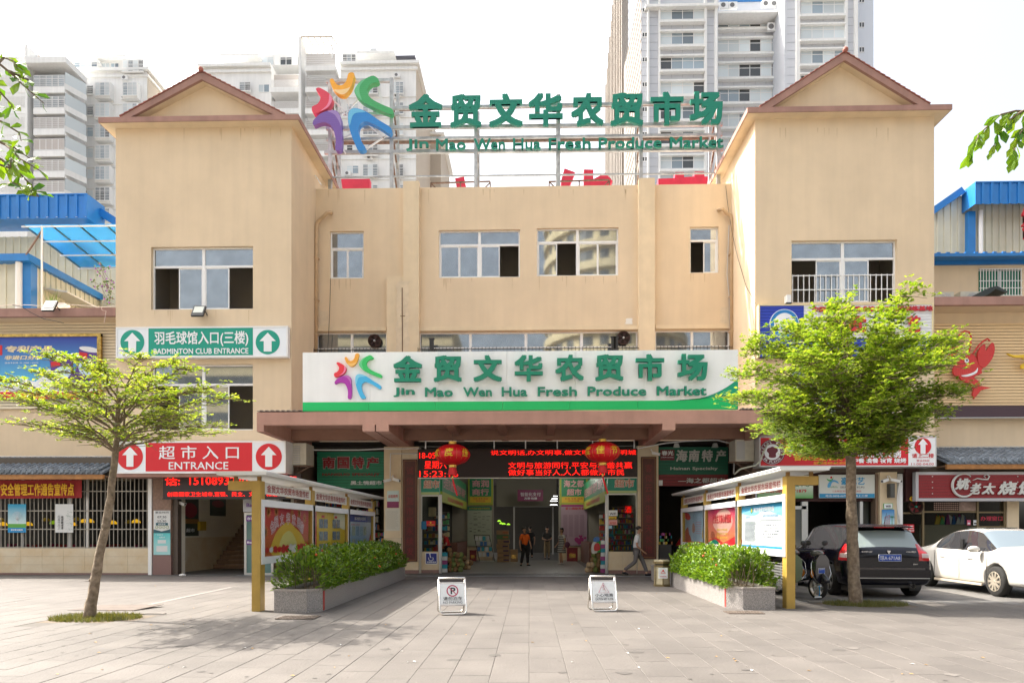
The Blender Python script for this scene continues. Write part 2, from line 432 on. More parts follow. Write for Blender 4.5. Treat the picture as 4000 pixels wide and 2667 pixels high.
# drain grates, manholes and litter
def grate(p, w, d, n, lab):
 t = thing('drain_grate', lab, 'drain grate', (p[0], p[1], .0))
 m = MB(); m.box(p[0]-w/2, p[0]+w/2, p[1]-d/2, p[1]+d/2, .001, .004, DARK); m.build('drain_pit', t)
 im = M('cast_iron', (.14,.11,.09), .7, .4, var=.2, vs=20)
 m = MB(); m.box(-.012,.012,-d/2,d/2,0,.012,im); o = m.build('grate_bar', t, loc=(0,0,0)); place(o, Vector((p[0]-w/2, p[1], .005)), t)
 for i in range(1, n+1): copyobj(o, (p[0]-w/2+w*i/n, p[1], .005), t)
 for s in (-1, 0, 1):
  m = MB(); m.box(p[0]-w/2, p[0]+w/2, p[1]+s*d/2-.015, p[1]+s*d/2+.015, .004, .014, im); m.build('cross_bar', t)
p = G(1165, 2412); grate(p, .62, .42, 12, 'rusty slotted drain grate on the paving in front of the left granite planter')
p = G(2905, 2392); grate(p, .62, .36, 12, 'rusty slotted drain grate on the paving below the right granite planter')
m = MB(); p = G(455, 2375)
m.add([(p[0]-.75,p[1]-.3,.006),(p[0]+.55,p[1]-.38,.012),(p[0]+.75,p[1]+.3,.05),(p[0]-.5,p[1]+.3,.03),(p[0]-.75,p[1]-.3,.0),(p[0]+.55,p[1]-.38,.0),(p[0]+.75,p[1]+.3,.04),(p[0]-.5,p[1]+.3,.02)],
 [(0,1,2,3),(7,6,5,4),(0,4,5,1),(1,5,6,2),(2,6,7,3),(3,7,4,0)], M('worn_steel_plate', (.12,.095,.08), .9, 0, var=.15, vs=6))
m.build('steel_plate', label='rust coloured steel cover plate lifting off the paving by the left tree', cat='cover plate')
rl = random.Random(11)
leafd = M('fallen_leaf', (.38,.22,.06), .8); pap = M('litter_paper', (.7,.7,.68), .8)
m = MB()
for k in range(70):
 u, v = rl.uniform(60, 3950), rl.uniform(2275, 2640); x, y = G(u, v)
 if x > 3.6 and y > 12.8: continue
 a = rl.uniform(0, 6); w = rl.uniform(.015,.035); h = w*.5
 m.add([(x-w*math.cos(a), y-w*math.sin(a), .006),(x+h*math.sin(a), y-h*math.cos(a), .012),(x+w*math.cos(a), y+w*math.sin(a), .008),(x-h*math.sin(a), y+h*math.cos(a), .014)], [(0,1,2,3)], leafd if rl.random() < .8 else pap)
k_ = MB(); gum = M('old_paving_stain', (.080,.072,.065), .85); gum2 = M('pale_paving_stain', (.138,.124,.112), .9)
for k in range(150):
 u, v = rl.uniform(60, 3950), rl.uniform(2290, 2660); x, y = G(u, v)
 if x > 3.6 and y > 12.6 or x < -3.6 and y > 12 or y > 21: continue
 rr = rl.uniform(.012,.03) if rl.random() < .75 else rl.uniform(.04,.10); a0 = rl.uniform(0,6)
 k_.add([(x+rr*rl.uniform(.6,1.2)*math.cos(a0+q*PI/5), y+rr*rl.uniform(.5,1.1)*math.sin(a0+q*PI/5), .0042) for q in range(10)], [tuple(range(10))], gum if rl.random() < .7 else gum2)
k_.build('paving_stains', plaza, kind='stuff')
m.build('fallen_leaves', kind='stuff', label='small dry leaves and paper scraps scattered over the plaza', cat='leaves')
p = G(712, 2250)
m = MB(); m.tube([(p[0]-.1,p[1],.04),(p[0],p[1],.05),(p[0]+.1,p[1]+.02,.04)], [.02,.045,.025], pap, 7)
m.build('litter', label='crumpled white food wrapper lying before the stair entrance', cat='litter')
# ================= MAIN MARKET BUILDING =================
main = thing('market_building', 'tan stuccoed market hall with two gabled towers and a recessed middle front', 'building', (0, 25, 0))
TX = [(-13.77, -7.87), (7.34, 13.08)]; YT = 22.4; YM = 25.0; ZS = 14.84
def wallpanel(x0, x1, z0, z1, y, th, holes, mat, name='wall', parent=None, m=None):
 # a wall facing -Y with rectangular openings; grid of boxes
 xs = sorted({x0, x1, *[h[0] for h in holes], *[h[1] for h in holes]}); zs = sorted({z0, z1, *[h[2] for h in holes], *[h[3] for h in holes]})
 m = m or MB()
 for i in range(len(xs)-1):
  # merge vertical runs
  run = None
  for j in range(len(zs)-1):
   cx, cz = (xs[i]+xs[i+1])/2, (zs[j]+zs[j+1])/2
   hole = any(h[0] < cx < h[1] and h[2] < cz < h[3] for h in holes) or not (x0 < cx < x1 and z0 < cz < z1)
   if not hole:
    if run is None: run = zs[j]
    end = zs[j+1]
   if (hole or j == len(zs)-2) and run is not None:
    m.add([(xs[i],y,run),(xs[i+1],y,run),(xs[i+1],y,end),(xs[i],y,end)], [(0,1,2,3)], mat)
    run = None
 for h in holes:      # reveals
  a, b, c, d = h[:4]
  m.add([(a,y,c),(b,y,c),(b,y,d),(a,y,d),(a,y+th,c),(b,y+th,c),(b,y+th,d),(a,y+th,d)], [(0,4,5,1),(1,5,6,2),(2,6,7,3),(3,7,4,0)], mat)
 return m
def window(parent, x0, x1, z0, z1, y, cols, zt, name='window', open_cells=(), sub=(), grille=None, room=1.6, fr=.05):
 """cols: list of fractions for mullions; zt: transom height; sash split in each lower column"""
 f = MB(); t = .05
 f.box(x0, x1, y, y+t, z0, z0+fr, PVC); f.box(x0, x1, y, y+t, z1-fr, z1, PVC)
 f.box(x0, x0+fr, y, y+t, z0+fr, z1-fr, PVC); f.box(x1-fr, x1, y, y+t, z0+fr, z1-fr, PVC)
 cs = [x0+fr]+[x0+(x1-x0)*c for c in cols]+[x1-fr]
 for c in cs[1:-1]: f.box(c-.05, c+.05, y-.004, y+t, z0+fr, z1-fr, PVC)
 f.box(x0+fr, x1-fr, y-.002, y+t, zt-.035, zt+.035, PVC)
 w = f.build(name, parent)
 k = 0
 for i in range(len(cs)-1):
  a, b = cs[i]+(.05 if i else 0), cs[i+1]-(.05 if i < len(cs)-2 else 0)
  g = MB(); g.box(a, b, y+.02, y+.028, zt+.035, z1-fr, GLASS); g.build('pane', w)
  n = 2; mid = (a+b)/2
  for q in range(2):
   p0, p1 = (a, mid) if q == 0 else (mid, b)
   if k not in open_cells:
    yy = y+.010+.022*q
    g = MB(); h0, h1 = z0+fr, zt-.035; e = .035
    g.box(p0, p1, yy, yy+.02, h0, h0+e, PVC); g.box(p0, p1, yy, yy+.02, h1-e, h1, PVC)
    g.box(p0, p0+e, yy, yy+.02, h0+e, h1-e, PVC); g.box(p1-e, p1, yy, yy+.02, h0+e, h1-e, PVC)
    s_ = g.build('sash', w)
    g = MB(); g.box(p0+e, p1-e, yy+.006, yy+.013, h0+e, h1-e, GLASS); g.build('pane', w)
   k += 1
 # dim room behind
 r = MB(); y1 = y+room
 r.add([(x0-.3,y+.25,z0-.3),(x1+.3,y+.25,z0-.3),(x1+.3,y+.25,z1+.2),(x0-.3,y+.25,z1+.2),(x0-.3,y1,z0-.3),(x1+.3,y1,z0-.3),(x1+.3,y1,z1+.2),(x0-.3,y1,z1+.2)],
  [(4,5,6,7),(0,4,7,3),(1,2,6,5),(3,7,6,2),(0,1,5,4)], M('room_wall', (.30,.27,.23), .9))
 r.build('room', w)
 return w
wins = []
# towers
for ti, (xa, xb) in enumerate(TX):
 holes = []
 if ti == 0:
  holes = [RC(590,963,988,1208,YT), RC(590,1422,988,1680,YT)]
  zb = 3.85
 else:
  holes = [RC(3092,938,3505,1180,YT), RC(3092,1440,3505,1680,YT)]
  zb = 3.75
 m = wallpanel(xa, xb, zb, ZS, YT, .22, holes, WALL)
 # sides
 for x in (xa, xb): m.add([(x,YT,zb),(x,YT+12,zb),(x,YT+12,ZS),(x,YT,ZS)], [(0,3,2,1)] if x == xa else [(0,1,2,3)], WALL)
 m.add([(xa,YT,zb),(xb,YT,zb),(xb,YT+12,zb),(xa,YT+12,zb)], [(0,3,2,1)], WALL)
 m.build('tower_wall', main)
 for hi, h in enumerate(holes):
  x0, x1, z0, z1 = h
  zt = z0+(z1-z0)*(.70 if ti == 0 else .72)
  if hi == 0 and ti == 1: zt = z0+(z1-z0)*.72
  w_ = (window(main, x0, x1, z0, z1, YT+.13, [.5], zt, open_cells=(0, 3)))
  if ti:     # white safety rail behind the panes
   b_ = MB(); b_.box(-.012,.012,0,.02,0,(zt-z0)*.62,PVC); o_b = b_.build('rail_bar', w_, loc=(0,0,0)); n_ = 19
   for k in range(n_):
    q = (x0+.08+(x1-x0-.16)*k/(n_-1), YT+.115, z0+.05)
    if k: copyobj(o_b, q, w_)
    else: place(o_b, Vector(q), w_)
   for f_ in (.3,.62): b_ = MB(); b_.box(x0+.05,x1-.05,YT+.11,YT+.13,z0+(zt-z0)*f_,z0+(zt-z0)*f_+.03,PVC); b_.build('rail', w_)
 # eave slab
 e = MB(); o_ = .36
 ysl = YT-o_; ZF = ZS+.17
 e.box(xa-o_, xb+o_, ysl, YT+12, ZS+.002, ZF, BROWN)
 e.build('eave_fascia', main)
 e = MB()
 e.box(xa-o_+.03, xb+o_-.03, ysl+.03, YT+11.9, ZS-.012, ZS, WALL2)
 e.build('soffit', main)
 # gable
 gl, gr_ = (xa+.02, xb+.02) if ti == 0 else (xa-.0, xb-.0)
 gl, gr_ = (PX(467,ysl), PX(1113,ysl)) if ti == 0 else (PX(2968,ysl), PX(3634,ysl))
 gx = PX(787, ysl) if ti == 0 else PX(3300, ysl); gz = 16.45 if ti == 0 else 16.72
 th = .23
 g = MB(); T = TF(0, 0, 0)
 outer = [(gl, ZF), (gx, gz), (gr_, ZF)]
 k1 = (gz-ZF)/(gx-gl)
 inner = [(gr_-.44, ZF), (gx, gz-th), (gl+.44, ZF)]
 T = TF(0, ysl, 0)
 g.prism([(gl,ZF),(gx,gz),(gr_,ZF),(gr_-.38,ZF),(gx,gz-th-.02),(gl+.38,ZF)], T, 0, -.10, BROWN)
 g.build('gable_fascia', main)
 g = MB(); g.prism([(gl+.3,ZF),(gx,gz-.12),(gr_-.3,ZF)], TF(0, YT-.02, 0), 0, -.1, WALL); g.build('gable_wall', main)
 g = MB()   # rake soffit
 for sx, ex in ((gl+.38, gx), (gr_-.38, gx)):
  g.add([(sx,ysl+.1,ZF+.001),(ex,ysl+.1,gz-th-.02),(ex,YT,gz-th-.02),(sx,YT,ZF+.001)], [(0,1,2,3)], WALL2)
 g.build('rake_soffit', main)
 # roof slopes with tile courses
 rf = MB()
 for sx in (gl, gr_):
  rf.add([(sx,ysl+.05,ZF+.005),(gx,ysl+.05,gz+.01),(gx,YT+12,gz+.01),(sx,YT+12,ZF+.005)], [(0,1,2,3)], RTILE)
 roof = rf.build('roof', main)
 n = 17
 for sx in (gl, gr_):
  for i in range(n):
   a = i/n; b = (i+1.12)/n
   xa_, za_ = sx+(gx-sx)*a, ZF+(gz-ZF)*a; xb_, zb_ = sx+(gx-sx)*min(b,1), ZF+(gz-ZF)*min(b,1)
   t = MB(); t.add([(xa_,ysl-.03,za_+.05),(xb_,ysl-.03,zb_+.02),(xb_,ysl+.4,zb_+.02),(xa_,ysl+.4,za_+.05),(xa_,ysl-.03,za_+.02),(xb_,ysl-.03,zb_),(xb_,ysl+.4,zb_),(xa_,ysl+.4,za_+.02)],
    [(0,3,2,1),(4,5,6,7),(0,1,5,4),(1,2,6,5),(2,3,7,6),(3,0,4,7)], RTILE)
   t.build('roof_tile', roof)
 r = MB(); r.tube([(gx,ysl-.06,gz+.02),(gx,YT+12,gz+.02)], .05, RTILE, 10); r.build('ridge', roof)
 r = MB(); r.ell((gx,ysl-.05,gz+.04), .085, RTILE); r.build('ridge_cap', roof, smooth=True)
# middle block
ZP = PZ(729, YM)
XA, XB = TX[0][1], TX[1][0]
mh = [RC(1289,903,1421,1088,YM), RC(1714,898,2031,1084,YM), RC(2097,890,2416,1077,YM), RC(2695,886,2807,1066,YM)]
low = [RC(1238,1297,1510,1365,YM), RC(1637,1294,2492,1362,YM), RC(2560,1288,2852,1356,YM)]
lows = [(XA+.002 if i == 0 else l[0], l[1], PZ(1385,YM), l[3]) for i, l in enumerate(low)]
m = wallpanel(XA, XB, 4.3, ZP, YM, .22, mh+lows, WALL)
m.add([(XA,YM,ZP),(XB,YM,ZP),(XB,YM+.3,ZP),(XA,YM+.3,ZP),(XA,YM+.3,ZP-1.2),(XB,YM+.3,ZP-1.2)], [(0,1,2,3),(3,2,5,4)], WALL2)
m.build('middle_wall', main)
rf = MB(); rf.box(XA, XB, YM+.3, YM+20, ZP-1.3, ZP-1.2, M('roof_concrete', (.4,.38,.35), .9)); rf.build('flat_roof', main)
spec = [([], .65, ()), ([.5], .70, (3,)), ([.5], .72, (1,)), ([], .72, (0,))]
for h, (c, zt, op) in zip(mh, spec):
 x0, x1, z0, z1 = h
 w = window(main, x0, x1, z0, z1, YM+.10, c, z0+(z1-z0)*zt, open_cells=op)
# lintel moulding above low windows, piers
m = MB()
for i, l in enumerate(low):
 a, b = (XA if i == 0 else l[0]-.0), (l[1] if i < 2 else XB)
 m.box(a, b, YM-.09, YM, l[3]+.02, l[3]+.16, WALL2)
m.build('lintel_moulding', main)
for (u0, u1) in ((1575,1637), (2495,2558)):
 x0, x1 = PX(u0, YM-.2), PX(u1, YM-.2)
 m = MB(); m.box(x0, x1, YM-.22, YM, 4.3, ZP+.14, WALL2); m.build('pier', main)
x0, x1, z0, z1 = RC(1510,1078,1575,1380,YM-.2); m = MB(); m.box(x0, x1-.002, YM-.20, YM, 4.3, z1, WALL2); m.build('pier_base', main)
# pale repair scar on the left pier with dark crack pipe
r = random.Random(2)
def scar(u0, v0, u1, v1, y, mat, nm='repair_patch', j=8):
 n = 16; L_ = []; R_ = []
 for i in range(n+1):
  v = v0+(v1-v0)*i/n
  L_.append((PX(u0+r.uniform(-j,j)*(.6 if 0 < i < n else 1.5), y), PZ(v, y, u0))); R_.append((PX(u1+r.uniform(-j,j)*.6, y), PZ(v, y, u0)))
 m = MB(); m.prism(L_+R_[::-1], TF(0, y, 0), 0, .006, mat); return m.build(nm, main)
scar(1548, 1098, 1598, 1400, YM-.222, PATCH); scar(2812, 1200, 2850, 1265, YM-.002, PATCH, j=9)
scar(2444, 1243, 2470, 1266, YM-.002, M('white_plaster_patch',(.75,.72,.66),.9), j=5); scar(1246, 1215, 1284, 1275, YM-.002, PATCH, j=5)
DIRT = M('rain_dirt', (.60,.465,.305), .9, var=.05, vs=6)
rq = random.Random(12)
for (u0, u1, v0, yy, n_) in ((1289,1421,1090,YM,4),(1714,2031,1087,YM,7),(2097,2416,1080,YM,7),(2695,2807,1069,YM,3),(590,988,1211,YT,9),(3092,3505,1183,YT,0),(1640,2490,740,YM,11),(1240,1570,742,YM,4),(500,1120,502,YT,8),(2990,3620,500,YT,8)):
 for k in range(n_):
  u = rq.uniform(u0, u1); w = rq.uniform(1.2, 3.2); h = rq.uniform(14, 62); m = MB()
  m.prism([(PX(u-w,yy),PZ(v0,yy,u)),(PX(u+w,yy),PZ(v0,yy,u)),(PX(u+w*.7,yy),PZ(v0+h*.6,yy,u)),(PX(u+w*.1,yy),PZ(v0+h,yy,u)),(PX(u-w*.8,yy),PZ(v0+h*.5,yy,u))], TF(0,yy-.001,0), 0, .002, DIRT); m.build('rain_stain', main)
m = MB(); y = YM-.235; m.bar((PX(1571,y), y, PZ(1120,y)), (PX(1572,y), y, PZ(1372,y)), .03, .02, M('crack_pipe_brown', (.16,.10,.06), .9))  # dark brown crossed bars form the conduit
m.bar((PX(1564,y), y, PZ(1231,y)), (PX(1582,y), y, PZ(1231,y)), .025, .02, M('crack_pipe_brown')); m.build('conduit', main)
# low ribbon windows
for i, (l, cols) in enumerate(zip(low, ([.5], [.235,.49,.745], [.5]))):
 x0, x1, z0, z1 = l; z0 = PZ(1385, YM); x0 = max(x0, XA+.002) if i else XA+.002
 y = YM+.12; f = MB()
 f.box(x0, x1, y, y+.05, z1-.05, z1, PVC); f.box(x0, x1, y, y+.05, PZ(1352,YM)-.03, PZ(1352,YM), PVC)
 for c in [0]+cols+[1]:
  xc = x0+(x1-x0)*c; f.box(max(x0,xc-.05), min(x1,xc+.05), y-.002, y+.05, z0, z1-.05, PVC)
 w = f.build('ribbon_window', main)
 cs = [0]+cols+[1]
 for a, b in zip(cs, cs[1:]):
  g = MB(); g.box(x0+(x1-x0)*a+.05, x0+(x1-x0)*b-.05, y+.02, y+.03, z0, z1-.05, GLASS); g.build('pane', w)
 g = MB(); g.add([(x0,y+.4,z0),(x1,y+.4,z0),(x1,y+.4,z1),(x0,y+.4,z1)], [(0,1,2,3)], DARKB); g.build('blind', w)
 # spike rail
 f = MB(); y = YM-.26; zz = PZ(1362, y, (1238+2852)/2)
 f.bar((x0, y, zz), (x1, y, zz), .02, .02, BLACK); f.bar((x0, y, zz-.14), (x1, y, zz-.14), .02, .02, BLACK)
 k = x0
 while k < x1: f.bar((k, y, zz-.16), (k, y, zz+.07), .018, .018, BLACK); k += .13
 f.build('spike_rail', main)
# canopy slab + beams
YC = 19.6; ZC1, ZC0, ZCB = 4.90, 4.53, 4.34
m = MB(); xl, xr = PX(1003, YC), 7.95
m.box(xl, xr, YC, YC+.2, ZC0, ZC1, BROWN2); m.build('canopy_fascia', main)
m = MB(); m.box(xl+.002, xr-.002, YC+.2, YM-.23, ZC1-.16, ZC1-.004, BROWN2); m.build('canopy_slab', main)
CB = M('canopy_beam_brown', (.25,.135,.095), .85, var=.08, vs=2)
def beam(u0, u1, z0, y0=YC, y1=23.2, nm='canopy_beam', mt=None):
 m = MB(); a, b = PX(u0, YC), PX(u1, YC); m.box(a, b, y0, y1, z0, ZC1-.16, mt or CB); return m.build(nm, main)
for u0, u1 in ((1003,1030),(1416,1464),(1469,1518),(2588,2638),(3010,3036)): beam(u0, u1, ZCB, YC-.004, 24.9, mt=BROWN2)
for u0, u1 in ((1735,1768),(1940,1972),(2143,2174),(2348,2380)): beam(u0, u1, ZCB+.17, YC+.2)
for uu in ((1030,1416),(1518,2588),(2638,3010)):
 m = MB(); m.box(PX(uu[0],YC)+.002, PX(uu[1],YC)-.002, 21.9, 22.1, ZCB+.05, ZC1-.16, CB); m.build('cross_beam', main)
m = MB(); x0 = XA; m.box(XA, XB, 24.0, 24.9, 4.2, 4.6, DARKB); m.build('rear_beam', main)
# corrugated scraps on top of the canopy ends
for ua, ub, vv in ((1012, 1180, 1606), (2886, 3005, 1590)):
 m = MB(); n = 16
 for i in range(n):
  a = PX(ua+(ub-ua)*i/n, 19.9); b = PX(ua+(ub-ua)*(i+1)/n, 19.9)
  m.box(a, b, 19.75, 21.4, 4.95+.02*(i % 2), 4.97+.02*(i % 2), M('corrugated_grey', (.2,.2,.18), .7))
 m.build('corrugated_sheet', label='%s corrugated sheet lying on the %s end of the canopy' % (('grey','left') if ua < 2000 else ('dark','right')), cat='metal sheet')
# drain pipes on the middle block (parts of the building)
PIPE = M('tan_drain_pipe', (.52,.37,.22), .6, var=.08, vs=5); WP2 = M('grey_conduit', (.55,.52,.48), .6)
def pipe(pts, rr, mat, nm='drain_pipe', n=10):
 m = MB(); m.tube([(PX(u, y), y, PZ(v, y, u)) for u, v, y in pts], rr, mat, n); return m.build(nm, main, smooth=True)
y = YM-.1
pipe([(1296,832,YM+.05),(1290,830,y-.12),(1276,832,y-.14),(1262,848,y-.1),(1246,862,y-.05),(1238,876,y-.05),(1236,900,y-.05),(1235,1390,y-.05)], .065, PIPE)
pipe([(2806,820,YM+.05),(2810,818,y-.12),(2824,817,y-.14),(2838,833,y-.1),(2853,842,y-.08),(2858,860,y-.08),(2858,1372,y-.08)], .065, PIPE)
pipe([(1223,1386,y-.03),(1223,700,y-.03),(1226,690,y-.05),(1232,686,y-.1),(1255,722,y-.2)], .022, PVC, 'thin_pipe', 6)
pipe([(2868,1370,y-.04),(2866,920,y-.04),(2861,700,y)], .018, WP2, 'thin_pipe', 6)
pipe([(2848,880,y),(2843,1000,y),(2840,1070,y),(2848,1150,y),(2852,1300,y)], .018, WP2, 'cable', 5)
pipe([(1291,1088,y),(1289,1180,y),(1284,1300,y),(1280,1368,y)], .01, BLACK, 'cable', 5)
pipe([(2835,726,YM-.02),(2843,800,YM-.05),(2858,900,YM-.3),(2880,1000,24.2),(2915,1120,23.2),(2952,1185,22.38)], .008, BLACK, 'cable', 5)
for v in (1000, 1165, 1300):
 for u in (1235, 2858):
  yy = y-.05 if u < 2000 else y-.08
  m = MB(); m.box(PX(u,yy)-.08, PX(u,yy)+.08, yy-.08, YM, PZ(v,yy)-.02, PZ(v,yy)+.02, PIPE); m.build('pipe_clip', main)
# ================= SIGN HELPERS =================
def ptext(parent, body, u0, v0, u1, v1, Y, mat, depth=.0, bold=.02, name='lettering', off=.006, ital=0, fit=True, per=False):
 x0, x1, z0, z1 = RC(u0, v0, u1, v1, Y)
 m = MB(); m.text(body, x1-x0, z1-z0, TF((x0+x1)/2, Y-off, (z0+z1)/2), depth, mat, bold, ital, fit)
 return m.build(name, parent)
def prect(parent, name, u0, v0, u1, v1, Y, d, mat, off=0):
 x0, x1, z0, z1 = RC(u0, v0, u1, v1, Y)
 m = MB(); m.box(x0, x1, Y-off, Y-off+d, z0, z1, mat); return m.build(name, parent)
def ppoly(parent, name, pts, Y, d, mat, off=.0):
 m = MB(); m.prism([(PX(u, Y), PZ(v, Y, u)) for u, v in pts], TF(0, Y-off, 0), 0, d, mat); return m.build(name, parent)
def sthing(name, label, cat, u0, v0, u1, v1, Y, group=None):
 x0, x1, z0, z1 = RC(u0, v0, u1, v1, Y); return thing(name, label, cat, ((x0+x1)/2, Y, z0), group)
# ================= LOGO =================
YELL = [(1310,400),(1350,398),(1345,450),(1330,500),(1300,545),(1265,565),(1225,553),(1190,515),(1167,455),(1190,440),(1215,478),(1245,492),(1275,480),(1295,450)]
REDL = [(1062,520),(1085,508),(1130,530),(1165,555),(1187,588),(1180,625),(1150,665),(1100,690),(1043,703),(1032,655),(1070,635),(1092,605),(1095,575),(1080,550)]
GRNL = [(1497,418),(1537,445),(1527,468),(1490,475),(1460,500),(1450,540),(1480,590),(1560,635),(1642,672),(1637,710),(1560,685),(1470,645),(1400,605),(1355,545),(1365,505),(1400,462),(1450,435)]
PURL = [(1042,760),(1090,710),(1150,685),(1205,680),(1235,700),(1252,740),(1255,800),(1260,900),(1250,975),(1225,985),(1208,972),(1212,900),(1195,830),(1170,790),(1130,772),(1085,778),(1045,793)]
BLUL = [(1305,740),(1312,690),(1345,665),(1400,672),(1460,700),(1540,755),(1632,815),(1622,858),(1560,820),(1500,785),(1440,765),(1400,780),(1385,815),(1388,860),(1410,920),(1437,960),(1430,978),(1400,985),(1375,970),(1335,880),(1312,800)]
HL = {'y': [(1200,525),(1250,525),(1300,515),(1322,505),(1300,543),(1265,562),(1225,550)],
 'r': [(1165,560),(1185,590),(1178,625),(1150,660),(1095,688),(1140,650),(1160,610)],
 'g': [(1365,505),(1400,465),(1440,442),(1400,490),(1392,540),(1410,600),(1395,595),(1358,545)],
 'p': [(1150,688),(1205,683),(1233,702),(1250,740),(1253,800),(1235,760),(1200,710)],
 'b': [(1308,740),(1315,692),(1345,668),(1400,676),(1440,695),(1370,700),(1340,725),(1318,800)]}
def col(n, c, d=0): return M(n, c, .45, dots=d)
def logo(parent, fn, Y, depth, pal, dots=0):
 for key, pts, nm in (('y',YELL,'yellow'),('r',REDL,'red'),('g',GRNL,'green'),('p',PURL,'purple'),('b',BLUL,'blue')):
  c1, c2 = pal[key]
  P = [fn(*p) for p in spl(pts, 3)]
  m = MB(); m.prism([(PX(u,Y), PZ(v,Y,u)) for u, v in P], TF(0,Y,0), 0, depth, col('logo_%s_%g%g%g' % (nm,*c1), c1, dots)); o = m.build('swoosh', parent)
  P = [fn(*p) for p in spl(HL[key], 3)]
  m = MB(); m.prism([(PX(u,Y), PZ(v,Y,u)) for u, v in P], TF(0,Y,0), depth+.001, depth+.006, col('logo_l_%s_%g%g%g' % (nm,*c2), c2, dots)); m.build('highlight', o)
# ================= MAIN WHITE FASCIA SIGN =================
YS = 19.9
SW_ = M('white_sign_panel', (.82,.83,.82), .35, var=.02, vs=2, streak=.06)
SG1 = M('bright_green_strip', (.0,.50,.13), .4); SG2 = M('deep_green_corner', (.0,.30,.16), .4)
sg = sthing('fascia_sign', 'long white and green market name board with green letters standing on the brown canopy', 'sign', 1182, 1371, 2883, 1602, YS)
xa, xb = PX(1182,YS), PX(2883,YS); z0, z1, zs = 4.98, 6.70, 5.24
uc = [0,.157,.315,.473,.63,.787,1]
for i in range(6):      # white panels with fine joints, each its own piece
 a, b = xa+(xb-xa)*uc[i], xa+(xb-xa)*uc[i+1]
 if i < 5: m = MB(); m.box(a+.003, b-.003, YS, YS+.14, zs+.002, z1, SW_); m.build('white_panel', sg)
 else:
  xe = b; rr = .95
  arc = [(xe-2.1, zs+.002)]+[(xe-2.1+1.05*math.sin(t)*1.0+1.05*(1-math.cos(t)), zs+(1-math.cos(t))*.62) for t in [k*PI/2/10 for k in range(1, 11)]]
  ex = PX(2883,YS)
  curve = [(ex-1.9+1.9*t, zs+.62*t**2.6) for t in [k/12 for k in range(13)]]
  m = MB(); m.prism([(a+.003, zs+.002)]+[(x, z+.002) for x, z in curve]+[(xe, z1), (a+.003, z1)], TF(0,YS,0), 0, -.14, SW_); m.build('white_panel', sg)
  m = MB(); m.prism([(x, z) for x, z in curve]+[(ex, z0)]+[(ex-.02,z0+.05),(ex-.3, z0+.35),(ex-.75, zs+.08)], TF(0,YS,0), 0, -.14, SG2); m.build('green_corner', sg)
  m = MB(); m.prism([(ex-1.9,zs),(ex-1.2,zs+.03),(ex-.75,zs+.076),(ex-.3,z0+.345),(ex-.02,z0+.045),(ex-.025,z0),(ex-1.9,z0)], TF(0,YS,0), 0, -.14, SG1); m.build('green_panel', sg)
for i in range(6):
 a, b = xa+(xb-xa)*uc[i]*.98, xa+(xb-xa)*uc[i+1]*.98
 if i == 5: b = xb-1.9
 m = MB(); m.box(a+.003, b-.003, YS-.003, YS+.14, z0, zs, SG1); m.build('green_panel', sg)
LG = M('sign_green_letter', (.0,.21,.12), .4)
chars = [('金',1540,1652),('贸',1696,1806),('文',1851,1962),('华',2010,2120),('农',2168,2279),('贸',2323,2433),('市',2480,2590),('场',2642,2758)]
for c, u0, u1 in chars:
 x0, x1 = PX(u0, YS), PX(u1, YS); m = MB()
 m.text(c, x1-x0, .76, TF((x0+x1)/2, YS-.09, 6.165), .10, LG, .035); m.build('character', sg)
for w, u0, u1 in (('Jin',1540,1622),('Mao',1662,1770),('Wen',1811,1922),('Hua',1960,2060),('Fresh',2100,2253),('Produce',2294,2522),('Market',2563,2756)):
 x0, x1 = PX(u0, YS), PX(u1, YS); m = MB()
 m.text(w, x1-x0, .27, TF((x0+x1)/2, YS-.06, 5.50), .06, LG, .022); m.build('word', sg)
pal1 = {'y': ((.80,.36,.04),(.85,.50,.15)), 'r': ((.72,.03,.05),(.80,.20,.35)), 'g': ((.03,.50,.12),(.12,.60,.25)), 'p': ((.38,.03,.36),(.5,.15,.45)), 'b': ((.05,.42,.72),(.2,.6,.8))}
fx = lambda x, y: (1308+(x-1032)*(1492-1308)/610, 1387+(y-398)*(1562-1387)/587-3)
logo(sg, fx, YS, .08, pal1)
# ================= ROOFTOP SIGN ON STEEL FRAME =================
YR = 25.7
rs = sthing('rooftop_sign', 'green rooftop market name letters and colourful swoosh emblem on a rusty steel frame', 'sign', 1290, 310, 2824, 730, YR)
def rb(u0, v0, u1, v1, y0, y1, w, mat, nm='frame_bar'):
 m = MB(); m.bar((PX(u0,y0), y0, PZ(v0,y0,u0)), (PX(u1,y1), y1, PZ(v1,y1,u1)), w, w, mat); return m.build(nm, rs)
yf, yb = YR+.18, YR+1.3
for u, top in ((1290,312),(1530,308),(1859,378),(2182,372),(2503,368),(2806,366)):
 rb(u, 745, u, top, yf, yf, .13, STEEL, 'frame_post')
 ub = 2067+(u-2067)*.955
 rb(ub, 745, ub, top+60, yb, yb, .11, STEEL, 'frame_post')
 zt = PZ(480, yf, u)
 x = PX(u, yf)
 for za, zb_ in ((PZ(700,yf,u), PZ(600,yf,u)), (PZ(600,yf,u), PZ(500,yf,u)), (PZ(500,yf,u), PZ(top+30,yf,u))):
  m = MB(); m.bar((x, yb, za), (x, yf, zb_), .06, .06, RUST); m.build('brace', rs)
 m = MB(); m.bar((x, yf, PZ(470,yf,u)), (x-.0, yb+.6, PZ(735,yb,u)), .07, .07, STEEL); m.build('brace', rs)
for u0, u1, v0, v1, w in ((1275,1532,319,316,.12),(1275,1560,445,447,.09),(1530,2822,424,400,.10),(1275,2822,503,486,.12),(1275,2822,546,527,.09),(1268,2826,597,583,.12),(1290,2806,693,677,.05)):
 rb(u0, v0, u1, v1, yf-.0, yf-.0, w, STEEL)
